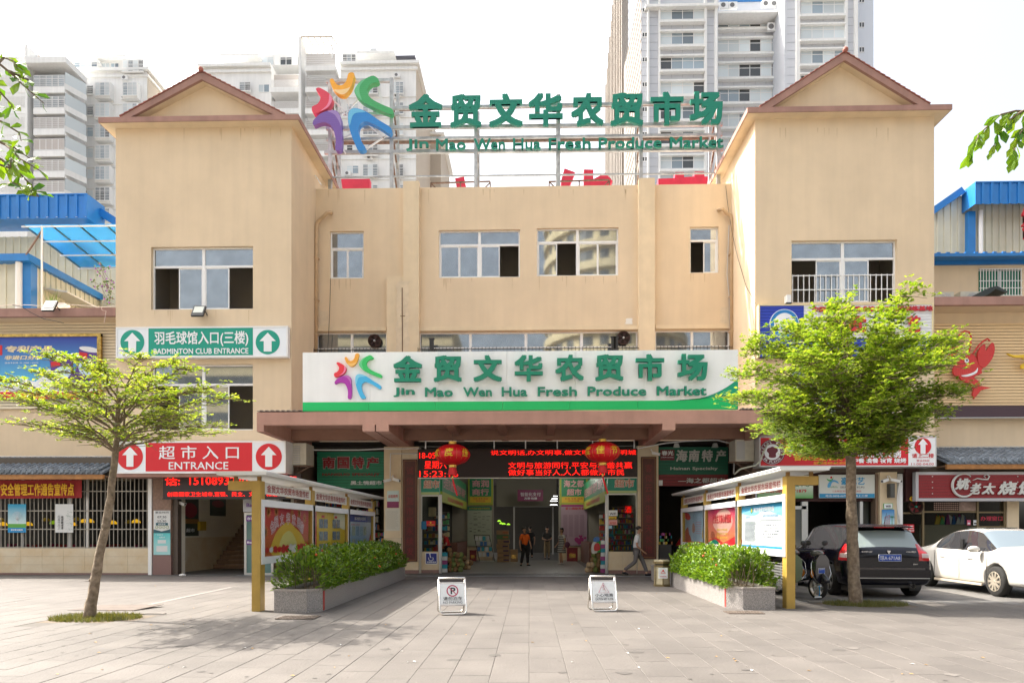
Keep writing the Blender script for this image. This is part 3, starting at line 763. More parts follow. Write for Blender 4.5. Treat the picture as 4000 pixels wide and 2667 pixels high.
for u0, u1, v0, v1 in ((1530,2822,428,404),(1275,2822,560,540)):
 rb(2067+(u0-2067)*.96, v0, 2067+(u1-2067)*.96, v1, yb, yb, .09, RUST)
RG = M('rooftop_green_letter', (.0,.20,.13), .45, dots=14)
for c, u0, u1, vt in (('金',1598,1729,375),('贸',1759,1881,375),('文',1911,2042,373),('华',2065,2198,371),('农',2231,2357,371),('贸',2384,2512,369),('市',2540,2668,366),('场',2693,2821,364)):
 x0, x1 = PX(u0, YR), PX(u1, YR); zt = PZ(vt,YR,u0); zb_ = PZ(vt+128,YR,u0); m = MB()
 m.text(c, x1-x0, zt-zb_, TF((x0+x1)/2, YR, (zt+zb_)/2), .10, RG, .036); m.build('character', rs)
for w, u0, u1, vt in (('Jin',1588,1675,549),('Mao',1704,1820,548),('Wen',1852,1973,547),('Hua',2004,2112,546),('Fresh',2143,2307,545),('Produce',2338,2583,543),('Market',2615,2824,540)):
 x0, x1 = PX(u0, YR), PX(u1, YR); zt = PZ(vt,YR,u0); zb_ = PZ(vt+43,YR,u0); m = MB()
 m.text(w, x1-x0, zt-zb_, TF((x0+x1)/2, YR, (zt+zb_)/2), .09, RG, .018); m.build('word', rs)
pal2 = {'y': ((.80,.38,.03),(.80,.60,.3)), 'r': ((.62,.05,.09),(.72,.22,.35)), 'g': ((.05,.36,.12),(.13,.5,.24)), 'p': ((.16,.09,.36),(.3,.22,.5)), 'b': ((.02,.22,.58),(.13,.48,.72))}
logo(rs, lambda x, y: (700+x/1.96, 100+y/1.96), YR, .25, pal2, dots=14)
for a, b in (((1265,355),(1350,440)),((1350,440),(1440,350)),((1350,440),(1290,480)),((1350,440),(1380,490)),((1420,470),(1500,540)),((1350,380),(1375,440)),((1480,350),(1500,430)),((1290,500),(1350,600)),((1340,540),(1420,500)),((1420,590),(1510,530))):
 rb(a[0], a[1], b[0], b[1], YR+.06, YR+.06, .05, WHITE, 'emblem_strut')
# old red rooftop characters partly hidden behind the parapet
YO = 28.5
ROLD = M('faded_red_letter', (.60,.03,.07), .55, var=.1, vs=3)
def oldc(lab, polys):
 us = [p[0] for q in polys for p in q]; t = thing('old_red_letter', lab, 'letter', (PX(sum(us)/len(us), YO), YO, PZ(790,YO)), 'old red rooftop characters behind the parapet')
 for q in polys: ppoly(t, 'stroke', q, YO, -.3, ROLD)
oldc('plain red slab of an old rooftop character under the colourful emblem', [[(1333,699),(1444,699),(1444,790),(1325,790)]])
oldc('short slanted red stroke of an old rooftop character left of centre', [[(1777,697),(1813,690),(1832,790),(1795,800)]])
oldc('branching red rooftop character near the middle of the parapet', [[(2205,658),(2246,673),(2222,730),(2222,800),(2190,800),(2192,705)],[(2281,662),(2318,663),(2318,700),(2365,675),(2393,707),(2345,760),(2345,800),(2281,800)]])
oldc('red rooftop character with two upright teeth at the right end of the parapet', [[(2572,698),(2636,696),(2638,673),(2672,673),(2672,692),(2712,690),(2714,671),(2750,671),(2752,690),(2768,690),(2768,800),(2572,800)]])
# low rusty rail frames on the roof
for u0, u1, lab in ((1683,1915,'left'),(2145,2380,'right')):
 t = thing('roof_rail', 'thin rusty angle iron rail behind the parapet, %s one of two' % lab, 'rail', (PX(u0,28), 28, 12.9)); y = 28
 m = MB(); m.bar((PX(u0,y),y,PZ(712,y)), (PX(u1,y),y,PZ(708,y)), .05, .05, RUST); m.build('top_bar', t)
 for k in range(3):
  u = u0+(u1-u0)*k/2; m = MB(); m.bar((PX(u,y),y,12.6), (PX(u,y),y,PZ(710,y)), .05, .05, RUST); m.build('post', t)
  if k != 1:
   d = 28 if k == 0 else -28
   m = MB(); m.bar((PX(u,y),y,PZ(712,y)), (PX(u+d,y),y,PZ(740,y)), .04, .04, RUST); m.build('brace', t)
# ================= TOWER SIGNS =================
def boxsign(nm, lab, u0, v0, u1, v1, Y, d, face, frame=WHITE, fw=.05, cat='sign'):
 t = sthing(nm, lab, cat, u0, v0, u1, v1, Y)
 x0, x1, z0, z1 = RC(u0, v0, u1, v1, Y)
 m = MB(); m.box(x0, x1, Y, Y+d, z0, z0+fw, frame); m.box(x0, x1, Y, Y+d, z1-fw, z1, frame)
 m.box(x0, x0+fw, Y, Y+d, z0+fw, z1-fw, frame); m.box(x1-fw, x1, Y, Y+d, z0+fw, z1-fw, frame); m.build('frame', t)
 m = MB(); m.box(x0+fw, x1-fw, Y+.015, Y+d-.01, z0+fw, z1-fw, face); m.build('panel', t)
 return t, (x0, x1, z0, z1)
LBOX = M('sign_lightbox_white', (.78,.82,.86), .4)
YB = 22.18
t, _ = boxsign('badminton_sign', 'white and teal badminton club entrance board with two up arrows on the left tower', 452, 1275, 1124, 1396, YB, .2, LBOX)
prect(t, 'teal_panel', 580, 1281, 988, 1388, YB+.013, .004, TEAL, .004)
for u in (517, 1046):
 Y = YB+.012; x, z = PX(u,Y), PZ(1336,Y,u)
 m = MB(); m.prism([(a+x, b+z) for a, b in circ(.40, 48)], TF(0,Y,0), 0, .004, TEAL); m.build('disc', t)
 m = MB(); m.prism([(a+x, b+z) for a, b in arrow(.54, .62)], TF(0,Y,0), .005, .010, PRINTW); m.build('arrow', t)
ptext(t, '羽毛球馆入口(三楼)', 603, 1293, 970, 1352, YB, PRINTW, bold=.02, off=.0)
ptext(t, 'BADMINTON CLUB ENTRANCE', 600, 1360, 970, 1382, YB, PRINTW, bold=.022, off=.0)
YE = 21.55
t, _ = boxsign('entrance_sign', 'red and white supermarket entrance lightbox with two up arrows over the stair doorway', 453, 1722, 1116, 1848, YE, .7, LBOX)
prect(t, 'red_panel', 569, 1728, 985, 1840, YE+.013, .004, RED, .004)
for u in (508, 1050):
 Y = YE+.012; x, z = PX(u,Y), PZ(1783,Y,u)
 m = MB(); m.prism([(a+x, b+z) for a, b in circ(.42, 48)], TF(0,Y,0), 0, .004, RED); m.build('disc', t)
 m = MB(); m.prism([(a+x, b+z) for a, b in arrow(.50, .64, .45, .42)], TF(0,Y,0), .005, .010, PRINTW); m.build('arrow', t)
ptext(t, '超 市 入 口', 620, 1740, 933, 1793, YE, PRINTW, bold=.012, off=0)
ptext(t, 'ENTRANCE', 659, 1803, 892, 1833, YE, PRINTW, bold=.012, off=0)
# brown corner post/underframe below the sign
m = MB(); x0, x1, z0, z1 = RC(455,1848,1110,1862,YE+.1); m.box(x0, x1, YE+.05, YT, z0, z1, BROWN); m.build('sign_shelf', main)
# right tower upper sign: blue slats and white slats
BLS = M('blue_slat', (.02,.05,.42), .4); WSL = M('white_slat', (.76,.77,.78), .4)
Y = 22.15
t = sthing('academy_sign', 'blue and white slatted academy board with a round emblem under the right tower window', 'sign', 2963, 1187, 3645, 1392, Y)
x0, x1, z0, z1 = RC(2963, 1187, 3645, 1392, Y); xm = PX(3140, Y)
fy = M('pale_yellow_trim', (.72,.62,.36), .4)
m = MB(); m.box(x0,x1,Y-.02,Y+.2,z1-.04,z1,fy); m.box(x0,x0+.04,Y-.02,Y+.2,z0,z1-.04,fy); m.box(x1-.04,x1,Y-.02,Y+.2,z0,z1-.04,fy); m.build('frame', t)
n = 17; hh = (z1-.04-z0)/n
m = MB(); m.box(x0+.04,x1-.04,Y+.05,Y+.2,z0,z1-.04,M('sign_backing',(.02,.03,.08),.7)); m.build('backing', t)
for i in range(n):
 za = z0+i*hh
 m = MB(); m.box(x0+.04,xm,Y,Y+.05,za+.012,za+hh,BLS); m.build('slat', t)
 m = MB(); m.box(xm+.002,x1-.04,Y,Y+.05,za+.012,za+hh,(WSL if i >= 6 else BLS)); m.build('slat', t)
c0 = (PX(3062,Y), PZ(1265,Y,3062))
for rr, mt, d in ((.46,PRINTW,.05),(.44,M('emblem_blue',(.02,.20,.50),.4),.056),(.33,PRINTW,.062)):
 m = MB(); m.prism(circ(rr,56,*c0), TF(0,Y,0), 0, d, mt); m.build('emblem_disc', t)
m = MB(); m.prism([(c0[0]+a,c0[1]+b) for a, b in spl([(-.12,-.15),(-.10,0),(.0,.12),(.15,.17),(.02,.06),(-.04,-.05),(-.06,-.16)])], TF(0,Y,0), .063, .07, MC['emblem_blue']); m.build('emblem_mark', t)
m = MB(); m.text('HoWoYu', .34, .09, TF(c0[0]+.08, Y-.066, c0[1]-.13), 0, M('emblem_green',(.05,.35,.12),.4), .01); m.build('lettering', t)
RL = M('red_letter', (.55,.02,.03), .4)
ptext(t, '中国泰山北斗武术馆 第三国际训练基地', 3172, 1198, 3640, 1218, Y, RL, .03, .03, off=.03)
for c, u0, u1 in (('豪',3222,3300),('武',3305,3380),('艺',3540,3590)): ptext(t, c, u0, 1236, u1, 1300, Y, RL, .05, .04, off=.04)
ptext(t, 'HOWOYU INTERNATIONAL', 3560, 1346, 3638, 1362, Y, PRINTW, .01, .01, off=.01)
# right tower lower red sign
Y = 21.6
t, (x0, x1, z0, z1) = boxsign('hotpot_sign', 'long red hotpot signboard with round chef emblem and up arrow on the right tower', 2966, 1703, 3658, 1822, Y, .6, RED, M('light_trim',(.6,.6,.6),.4), .04)
prect(t, 'white_panel', 3548, 1709, 3653, 1817, Y+.013, .004, PRINTW, .004)
c0 = (PX(3017,Y), PZ(1765,Y,3017)); MAR = M('maroon', (.16,.015,.03), .4)
for rr, mt, d in ((.40,MAR,.004),(.375,PRINTW,.007),(.365,MAR,.010),(.25,PRINTW,.013)):
 m = MB(); m.prism(circ(rr,56,*c0), TF(0,Y+.012,0), 0, d, mt); m.build('emblem_disc', t)
m = MB(); m.prism([(c0[0]+a*.9,c0[1]+b*.9) for a, b in spl([(-.12,-.17),(-.12,-.05),(-.19,.03),(-.17,.12),(-.08,.16),(0,.19),(.08,.16),(.17,.12),(.19,.03),(.12,-.05),(.12,-.17),(0,-.2)])], TF(0,Y,0), .003, .006, MAR); m.build('chef_hat', t)
m = MB()
for i, ch in enumerate('AWEFUL FOODS'):
 a = math.radians(195-i*210/11); 
 if ch != ' ': m.text(ch, .055, .075, TF(0,Y-.003,0)@Matrix.Translation((c0[0]+.307*math.cos(a), c0[1]+.307*math.sin(a), 0))@Matrix.Rotation(a-PI/2,4,'Z'), 0, PRINTW, .02)
for i, ch in enumerate('56 FLAVOR'):
 a = math.radians(222+i*96/8)
 if ch != ' ': m.text(ch, .055, .075, TF(0,Y-.003,0)@Matrix.Translation((c0[0]+.307*math.cos(a), c0[1]+.307*math.sin(a), 0))@Matrix.Rotation(a+PI/2,4,'Z'), 0, PRINTW, .02)
m.build('emblem_lettering', t)
ptext(t, '56', 3074, 1722, 3145, 1762, Y, PRINTW, bold=.03, off=0)
ptext(t, '个味道 麻辣小龙虾', 3160, 1716, 3540, 1746, Y, PRINTW, bold=.015, ital=.25, off=0)
ptext(t, '老北京火锅', 3350, 1758, 3520, 1787, Y, PRINTW, bold=.03, ital=.1, off=0)
ptext(t, '中餐 晚餐 夜宵 烧烤', 3330, 1788, 3540, 1808, Y, PRINTW, bold=.03, off=0)
ptext(t, '音乐主题餐厅', 3100, 1775, 3300, 1798, Y, YEL, bold=.03, off=0)
ptext(t, '加盟热线:400-682-8018', 3178, 1802, 3305, 1813, Y, YEL, bold=.01, off=0)
c0 = (PX(3605,Y), PZ(1742,Y,3605))
m = MB(); m.prism(circ(.255,40,*c0), TF(0,Y,0), 0, .004, RED); m.build('disc', t)
m = MB(); m.prism([(c0[0]+a,c0[1]+b) for a, b in arrow(.3,.48,.5,.4)], TF(0,Y,0), .005, .009, PRINTW); m.build('arrow', t)
ptext(t, '请上二楼', 3562, 1770, 3648, 1788, Y, RL, bold=.02, off=0)
ptext(t, '营业时间', 3580, 1794, 3630, 1803, Y, RL, bold=.01, off=0)
ptext(t, '11:00-04:00', 3560, 1807, 3648, 1816, Y, RL, bold=.01, off=0)
# ================= flood lights, fans, air conditioners =================
LENS = M('flood_lens', (.6,.63,.55), .2)
def flood(u, v, Y, wall, lab):
 t = thing('flood_light', lab, 'flood light', (PX(u,Y), Y, PZ(v,Y,u))); c = Vector(WP[t.name]); x, y, z = c
 T = Matrix.Translation(c)@Matrix.Rotation(math.radians(-30),4,'X')
 def tb(nm, b, mat):
  m = MB(); m.box(*b, mat); m.v = [tuple(T@Vector(p)) for p in m.v]; return m.build(nm, t)
 tb('housing', (-.2,.2,-.02,.05,-.2,.24), BLACK); tb('lens', (-.16,.16,-.026,-.021,-.08,.2), LENS); tb('fin', (-.14,.14,.05,.1,-.1,.15), BLACK)
 m = MB(); m.bar((x-.21,y+.03,z+.02), (x-.16,wall,z-.05), .03, .02, BLACK); m.bar((x+.21,y+.03,z+.02), (x+.16,wall,z-.05), .03, .02, BLACK); m.build('bracket', t)
flood(775, 1216, YT-.28, YT, 'black square flood light over the badminton sign')
flood(193, 1196, 22.1, 22.38, 'black square flood light tilted on the left brown eave')
def fan(u, v, r, Y, lab, cc=None):
 t = thing('exhaust_fan', lab, 'fan', (PX(u,Y), Y, PZ(v,Y,u))); x, y, z = WP[t.name]
 fm = M('rusty_fan', (.07,.035,.025), .7, .3)
 m = MB(); m.lathe([(r,0),(r,.14),(r*.88,.14),(r*.88,0)], fm, 28, (x,y,z), 'y', False); m.lathe([(r,.0),(r*.88,0)], fm, 28, (x,y,z), 'y', False); m.build('ring', t)
 m = MB(); m.lathe([(r*.9,0),(r*.9,.01)], DARK, 24, (x,y+.12,z), 'y'); m.build('backing', t)
 for k in range(5):
  a = 2*PI*k/5; m = MB()
  m.add([(x+r*.15*math.cos(a-.3),y+.06,z+r*.15*math.sin(a-.3)),(x+r*.82*math.cos(a-.25),y+.09,z+r*.82*math.sin(a-.25)),(x+r*.82*math.cos(a+.35),y+.04,z+r*.82*math.sin(a+.35)),(x+r*.15*math.cos(a+.3),y+.05,z+r*.15*math.sin(a+.3))], [(0,1,2,3)], cc or M('fan_blade',(.06,.03,.03),.6))
  m.build('blade', t)
 m = MB(); m.lathe([(r*.0+.001,-.02),(r*.14,-.01),(r*.16,.06)], cc and TEAL or M('fan_hub',(.5,.5,.48),.4), 14, (x,y,z), 'y'); m.build('hub', t)
 m = MB()
 for rr in (.35,.55,.75): m.tube([(x+r*rr*math.cos(q),y-.01,z+r*rr*math.sin(q)) for q in [2*PI*k/24 for k in range(25)]], .006, fm, 4, False)
 m.build('guard', t)
fan(1462, 1330, .24, YM-.05, 'round rusty exhaust fan in the left ribbon window')
fan(2436, 1318, .24, YM-.05, 'round rusty exhaust fan in the centre ribbon window')
def aircon(lab, x0, x1, y0, y1, z0, z1, face='-Y', fan_c=.6, grp=None, simple=False, side=None):
 t = thing('air_conditioner', lab, 'air conditioner', ((x0+x1)/2, (y0+y1)/2, z0), grp)
 W_ = M('aged_white_metal', (.62,.59,.50), .5, var=.08, vs=8)
 m = MB(); m.box(x0, x1, y0, y1, z0, z1, W_); m.build('casing', t)
 if face == '-Y':
  cx = x0+(x1-x0)*fan_c; r = min(x1-x0, z1-z0)*.4; cz = (z0+z1)/2
  m = MB(); m.lathe([(r,-.004),(r,.001)], M('ac_grille_dark',(.08,.08,.08),.6), 24, (cx,y0,cz), 'y'); m.build('fan_grille', t)
  if not simple:
   m = MB(); m.lathe([(r*.35,-.012),(r*.35,-.005)], W_, 16, (cx,y0,cz), 'y')
   for k in range(10):
    a = 2*PI*k/10; m.bar((cx,y0-.008,cz),(cx+r*math.cos(a),y0-.008,cz+r*math.sin(a)),.008,.006,W_)
   m.build('fan_guard', t)
 return t
# ground floor units under the canopy ends
Y = 22.7
t = aircon('yellowed air conditioner on a bracket right of the red entrance sign', PX(1133,Y), PX(1215,Y), 22.2, 23.0, PZ(1818,Y), PZ(1735,Y), face='x')
x0, x1, z0, z1 = RC(1137,1740,1172,1813,22.2)
m = MB(); m.box(x0, x1, 22.19, 22.198, z0, z1, M('ac_grille_dark')); m.build('vent', t)
for i in range(8):
 m = MB(); m.box(x0, x1, 22.17, 22.19, z0+(z1-z0)*(i+.25)/8, z0+(z1-z0)*(i+.55)/8, MC['aged_white_metal']); m.build('vent_slat', t)
m = MB(); m.bar((x0,22.3,z0-.05),(x0+.7,22.3,z0-.05),.04,.04,RUST); m.bar((x0+.1,22.3,z0-.35),(x0+.6,22.3,z0-.05),.04,.04,RUST); m.build('bracket', t)
x0, x1, z0, z1 = RC(2873,1716,2946,1800,22.0)
t = aircon('yellowed air conditioner on a bracket left of the red hotpot sign', x0, x1, 22.0, 22.7, z0, z1, face='x')
m = MB(); m.box(x0+(x1-x0)*.62, x1-.05, 21.99, 21.998, z0+.35, z1-.06, MC['aged_white_metal']); m.box(x0+.03, x0+(x1-x0)*.5, 21.99, 21.998, z0+.05, z1-.05, M('ac_grille_dark')); m.build('access_panel', t)
m = MB(); m.bar((x0-.2,22.1,z0-.03),(x1+.1,22.1,z0-.03),.04,.04,RUST); m.bar((x0,22.1,z0-.03),(x1,22.4,z0-.35),.04,.04,RUST); m.build('bracket', t)
# small camera box on right tower
x0, x1, z0, z1 = RC(3072,1152,3090,1182,22.2); m = MB(); m.box(x0,x1,22.18,22.38,z0,z1,WHITE); m.box(x0-.01,x1+.01,22.17,22.38,z0-.04,z0,BLACK)
m.build('wall_lamp', label='small white box lamp fixed above the blue academy sign', cat='lamp')
for u, v0, v1, lab in ((1686,1325,1368,'grey junction box on the spikes at the left of the centre ribbon window'),(2396,1318,1362,'grey junction box on the spikes near the right fan'),(2406,1318,1375,'white wall bracket beside the right grey junction box')):
 x0, x1, z0, z1 = RC(u-8,v0,u+8,v1,YM-.35); m = MB(); m.box(x0,x1,YM-.4,YM-.28,z0,z1,BLACK if 'grey' in lab else WHITE); m.box(x0-.03,x1+.03,YM-.38,YM-.3,z1,z1+.04,BLACK if 'grey' in lab else WHITE)
 m.build('junction_box', label=lab, cat='junction box')
# ================= LEFT WING =================
lw = thing('left_wing', 'tan shop wing left of the towers with brown eave, slatted panelling and grey roof tiles', 'building', (-17, 23, 0))
SLAT = M('cream_slat', (.80,.70,.52), .5)
def wing(par, u0, u1, vF, vS, vsl0, vsl1, xe0, xe1, slatm, dark_strip=None):
 Yw = 23.25; x0, x1 = xe0, xe1
 zf1, zf0 = PZ(vF[0],22.4,(u0+u1)/2), PZ(vF[1],22.4,(u0+u1)/2)
 m = MB(); m.box(x0, x1, 22.4, 22.55, zf0, zf1, BROWN); m.build('eave_fascia', par)
 m = MB(); m.box(x0+.001, x1-.001, 22.55, Yw+.3, zf0+.002, zf0+.15, WALL); m.build('soffit', par)
 zs1, zs0 = PZ(vsl0,Yw-.1,(u0+u1)/2), PZ(vsl1,Yw-.1,(u0+u1)/2)
 m = MB(); m.box(x0, x1, Yw, Yw+.2, 3.2, zf0, WALL); m.build('wall', par)
 m = MB(); m.box(x0, x1, Yw-.03, Yw-.001, zs0, zs1, M('slat_shadow_backing',(.10,.07,.05),.8)); m.build('backing', par)
 n = int(round((zs1-zs0)/.103)); h = (zs1-zs0)/n; o = None
 m = MB(); m.box(x0+.02, x1-.02, 0, .05, 0, h*.80, slatm); o = m.build('slat', par, loc=((x0+x1)/2,0,0)); place(o, Vector(((x0+x1)/2, Yw-.08, zs0)), par)
 for i in range(1, n): copyobj(o, ((x0+x1)/2, Yw-.08, zs0+i*h), par)
 m = MB(); m.box(x0+.02, x1-.02, Yw-.082, Yw-.03, zs1+.002, zs1+.06, slatm); m.build('slat_trim', par)
 return Yw
XL = PX(-260, 23); 
Yw = wing(lw, 0, 450, (1203,1235), 0, 1268, 1595, XL, TX[0][0]-.01, SLAT)
def tileroof(par, x0, x1, uc_, v_top, v_eave, lab=None):
 # grey half-round tile roof sloping down to the front
 yb_, yf_ = 23.2, 21.7; zt, ze = PZ(v_top, yb_, uc_), PZ(v_eave, yf_, uc_)
 m = MB(); m.add([(x0,yb_,zt-.05),(x1,yb_,zt-.05),(x1,yf_,ze-.05),(x0,yf_,ze-.05),(x0,yb_,zt-.12),(x1,yb_,zt-.12),(x1,yf_,ze-.12),(x0,yf_,ze-.12)], [(0,3,2,1),(4,5,6,7),(3,7,6,2),(0,4,7,3),(1,2,6,5)], SLATE)
 rb_ = m.build('tile_roof', par)
 pitch = .178; L = math.hypot(yb_-yf_, zt-ze); nc = int((x1-x0)/pitch); nr = 9
 d = Vector((0, yf_-yb_, ze-zt)).normalized(); nrm = Vector((0, -d.z, d.y)); nrm = -nrm if nrm.z < 0 else nrm
 def tilev(x, s0, s1):
  vs = []; 
  for s_, lift in ((s0, 0), (s1, .018)):
   c = Vector((x, yb_, zt))+d*s_
   for k in range(6):
    a = PI*k/5; vs.append(c+Vector((math.cos(a)*.065, 0, 0))+nrm*(math.sin(a)*.055+lift-.02))
  return vs, [(k, k+1, k+7, k+6) for k in range(5)]+[(6,7,8,9,10,11)]
 stuff = MB(); cnt = 0; proto = None
 for r_ in range(nr):
  for c in range(nc):
   x = x0+pitch*(c+.5); vis = True
   vs, fs = tilev(x, L*r_/nr, L*(r_+1.06)/nr)
   if r_ >= nr-6 and cnt < 145:
    p = Vector((x, yb_, zt))+d*(L*r_/nr)
    if proto is None:
     mm = MB(); v2, f2 = tilev(x, L*r_/nr, L*(r_+1.06)/nr); mm.add(v2, f2, SLATE); proto = mm.build('roof_tile', rb_, loc=tuple(p), smooth=False)
    else: copyobj(proto, p, rb_)
    cnt += 1
   else: stuff.add(vs, fs, SLATE)
 stuff.build('distant_tiles', rb_, kind='stuff')
 # round end discs and pendant drips
 e = Vector((0, yf_, ze)); disc = None
 for c in range(nc):
  x = x0+pitch*(c+.5)
  if disc is None:
   m = MB(); m.lathe([(.068,-.02),(.068,.01),(.05,-.024)], SLATE, 12, (0,0,0), 'y'); disc = m.build('tile_end', rb_, loc=(0,0,0)); place(disc, Vector((x,yf_-.03,ze+.0)), rb_)
   m = MB(); m.prism([(-.07,.0),(0,-.09),(.07,.0),(.07,.03),(-.07,.03)], TF(0,0,0), -.01, .012, SLATE); drip = m.build('drip_tile', rb_, loc=(0,0,0)); place(drip, Vector((x+pitch/2,yf_-.02,ze-.03)), rb_)
  else: copyobj(disc, (x,yf_-.03,ze), rb_); copyobj(drip, (x+pitch/2,yf_-.02,ze-.03), rb_)
 m = MB(); m.box(x0, x1, yf_+.02, yf_+.12, ze-.27, ze-.12, WOOD); m.build('wooden_fascia', par)
 m = MB(); m.box(x0, x1, yf_+.12, 22.5, ze-.19, ze-.14, M('underside_board',(.2,.12,.07),.8)); m.build('eave_board', par)
 # bedding along the top
 m = MB(); m.tube([(x0,yb_-.02,zt+.0),(x1,yb_-.02,zt+.0)], .05, M('mortar',(.5,.46,.4),.9), 6); m.build('mortar_fillet', rb_)
 return ze
ze = tileroof(lw, XL, TX[0][0]-.01, 225, 1785, 1838)
# billboard
YBB = 23.05
bb = sthing('milk_billboard', 'blue canned milk powder billboard in a gold frame on the left slatted panelling', 'billboard', 0, 1308, 397, 1558, YBB)
x0, x1, z0, z1 = RC(-250, 1310, 397, 1560, YBB)
z1 = PZ(1316, YBB, 200); z0 = PZ(1560, YBB, 200)
GOLD = M('gold_trim', (.55,.36,.10), .25, .8, var=.5, vs=6)
gold2 = GOLD
m = MB(); m.box(x0, x1, YBB-.05, YBB+.05, z1, z1+.1, gold2); m.build('frame_top', bb)
m = MB(); m.box(x1-.13, x1, YBB-.055, YBB+.05, z0, z1+.1, gold2); m.build('frame_side', bb)
def gradmat(name, c0, c1, z0, z1, axis=2, rough=.45):
 if name in MC: return MC[name]
 m = bpy.data.materials.new(name); m.use_nodes = True; MC[name] = m; t = m.node_tree; N = t.nodes; L = t.links
 g_ = N.new('ShaderNodeNewGeometry'); s_ = N.new('ShaderNodeSeparateXYZ'); L.new(g_.outputs['Position'], s_.inputs[0])
 mr = N.new('ShaderNodeMapRange'); mr.inputs['From Min'].default_value = z0; mr.inputs['From Max'].default_value = z1; L.new(s_.outputs[axis], mr.inputs[0])
 r = N.new('ShaderNodeValToRGB'); r.color_ramp.elements[0].color = (*c0,1); r.color_ramp.elements[1].color = (*c1,1); L.new(mr.outputs[0], r.inputs[0])
 L.new(r.outputs[0], N['Principled BSDF'].inputs['Base Color']); N['Principled BSDF'].inputs['Roughness'].default_value = rough; return m
bm_ = gradmat('billboard_blue_print', (.10,.50,.75), (.03,.05,.40), z0+.4, z1)
m = MB(); m.box(x0, x1-.13, YBB, YBB+.04, z0, z1, bm_); m.build('printed_sheet', bb)
ppoly(bb, 'milk_splash', spl([(-200,1505),(60,1500),(90,1475),(140,1490),(190,1440),(230,1470),(300,1455),(400,1430),(380,1530),(-200,1530)]), YBB, .004, PRINTW, .001)
x0_, x1_, a, b = RC(-250,1530,377,1560,YBB); m = MB(); m.box(x0_, x1_, YBB-.006, YBB-.001, a, b, RED); m.build('red_band', bb)
ptext(bb, '专利产品', 22, 1350, 208, 1376, YBB, M('pale_gold_print',(.80,.66,.42),.4), bold=.045, ital=.15)
ptext(bb, '非进口分装', 18, 1388, 168, 1405, YBB, MC['pale_gold_print'], bold=.04, ital=.15)
ptext(bb, '国家专利号: ZL 2008 1 00679', 20, 1414, 150, 1420, YBB, PRINTW, bold=.01)
ptext(bb, '加盟热线 0898-68529', 60, 1536, 330, 1555, YBB, YEL, bold=.04)
CANP = M('can_purple', (.10,.04,.26), .4)
def can(u, v, w, h, tilt, k):
 T = TF(PX(u,YBB), YBB, PZ(v,YBB,u))@Matrix.Rotation(tilt,4,'Z')
 m = MB(); m.prism([(-w/2,-h/2)]+[(-w/2+w*q/8, -h/2-.06*math.sin(PI*q/8)) for q in range(1,8)]+[(w/2,-h/2),(w/2,h/2),(-w/2,h/2)], T, .004+k, .008+k, CANP)
 m.prism([(a*w/2,b*.09+h/2) for a, b in circ(1,24)], T, .009+k, .012+k, PRINTW)
 m.prism([(a*w*.38,b*h*.22-.05*h) for a, b in circ(1,24)], T, .009+k, .012+k, M('pale_blue_print',(.55,.72,.85),.4))
 m.prism([(-w*.45,h*.2),(-w*.05,h*.2),(-w*.05,h*.38),(-w*.45,h*.38)], T, .013+k, .015+k, RED)
 m.text('椰子粉', w*.5, h*.13, T@Matrix.Translation((0,-.05*h,.014+k)), 0, PRINTK, .02); m.build('can_print', bb)
can(245, 1450, .78, 1.0, .17, 0); can(340, 1430, .72, 1.15, -.17, .014)
m = MB(); T = TF(PX(-2,YBB), YBB, PZ(1368,YBB,0)); m.prism([(-.3,-.17),(.1,-.17),(.1,.17),(-.3,.17)], T, .002, .006, RED); m.build('red_tag', bb)
# ---- blue metal sheds behind the left wing ----
YU = 29.0
def ribbed(m, x0, x1, y, z0f, z1f, mat, pitch=.3, d=.04):
 n = max(1, int(abs(x1-x0)/pitch))
 for i in range(n):
  a = x0+(x1-x0)*i/n; b = x0+(x1-x0)*(i+1)/n; c = a+(b-a)*.72
  m.add([(a,y,z0f(a)),(c,y,z0f(c)),(c,y,z1f(c)),(a,y,z1f(a))], [(0,1,2,3)], mat)
  m.add([(c,y-d,z0f(c)),(b,y-d,z0f(b)),(b,y-d,z1f(b)),(c,y-d,z1f(c)),(c,y,z0f(c)),(b,y,z0f(b)),(b,y,z1f(b)),(c,y,z1f(c))], [(0,1,2,3),(0,3,7,4),(1,5,6,2)], mat)
c = lambda k: (lambda x: k)
bs = thing('sheet_metal_shed', 'taller blue and cream sheet metal shed beside the left tower', 'shed', (-20, YU, 0))
x0, x1, z0, z1 = RC(-300, 762, 342, 850, YU); z1 = PZ(762,YU,340); z0 = PZ(848,YU,340)
m = MB(); ribbed(m, x0, x1, YU, c(z0), c(z1), BLUE, .42, .05); m.add([(x1,YU,z0),(x1,YU+1.2,z0),(x1,YU+1.2,z1),(x1,YU,z1)], [(0,1,2,3)], BLUE); m.box(x0, x1, YU-.06, YU+1.2, z1, z1+.05, BLUE); m.box(x0,x1,YU-.02,YU+1.2,z0-.05,z0,BLUE); m.build('parapet', bs)
x1b = PX(350, YU+1)
m = MB(); ribbed(m, x0, PX(460,YU+1.2), YU+1.2, c(5), (lambda x: PZ(856,YU) if x < x1b else PZ(848+ (x-x1b)*66, YU, 400)), CREAMS, .34, .04); m.build('wall', bs)
m = MB(); m.bar((PX(345,YU+1.0),YU+1.0,PZ(800,YU+1.,345)), (PX(470,YU+1.0),YU+1.0,PZ(878,YU+1.,470)), .3, .32, BLUE); m.build('gable_trim', bs)
m = MB(); m.box(PX(336,YU+.9),PX(364,YU+.9),YU+.9,YU+1.15,PZ(1035,YU+.9,350),PZ(858,YU+.9,350),BLUE); m.build('blue_column', bs)
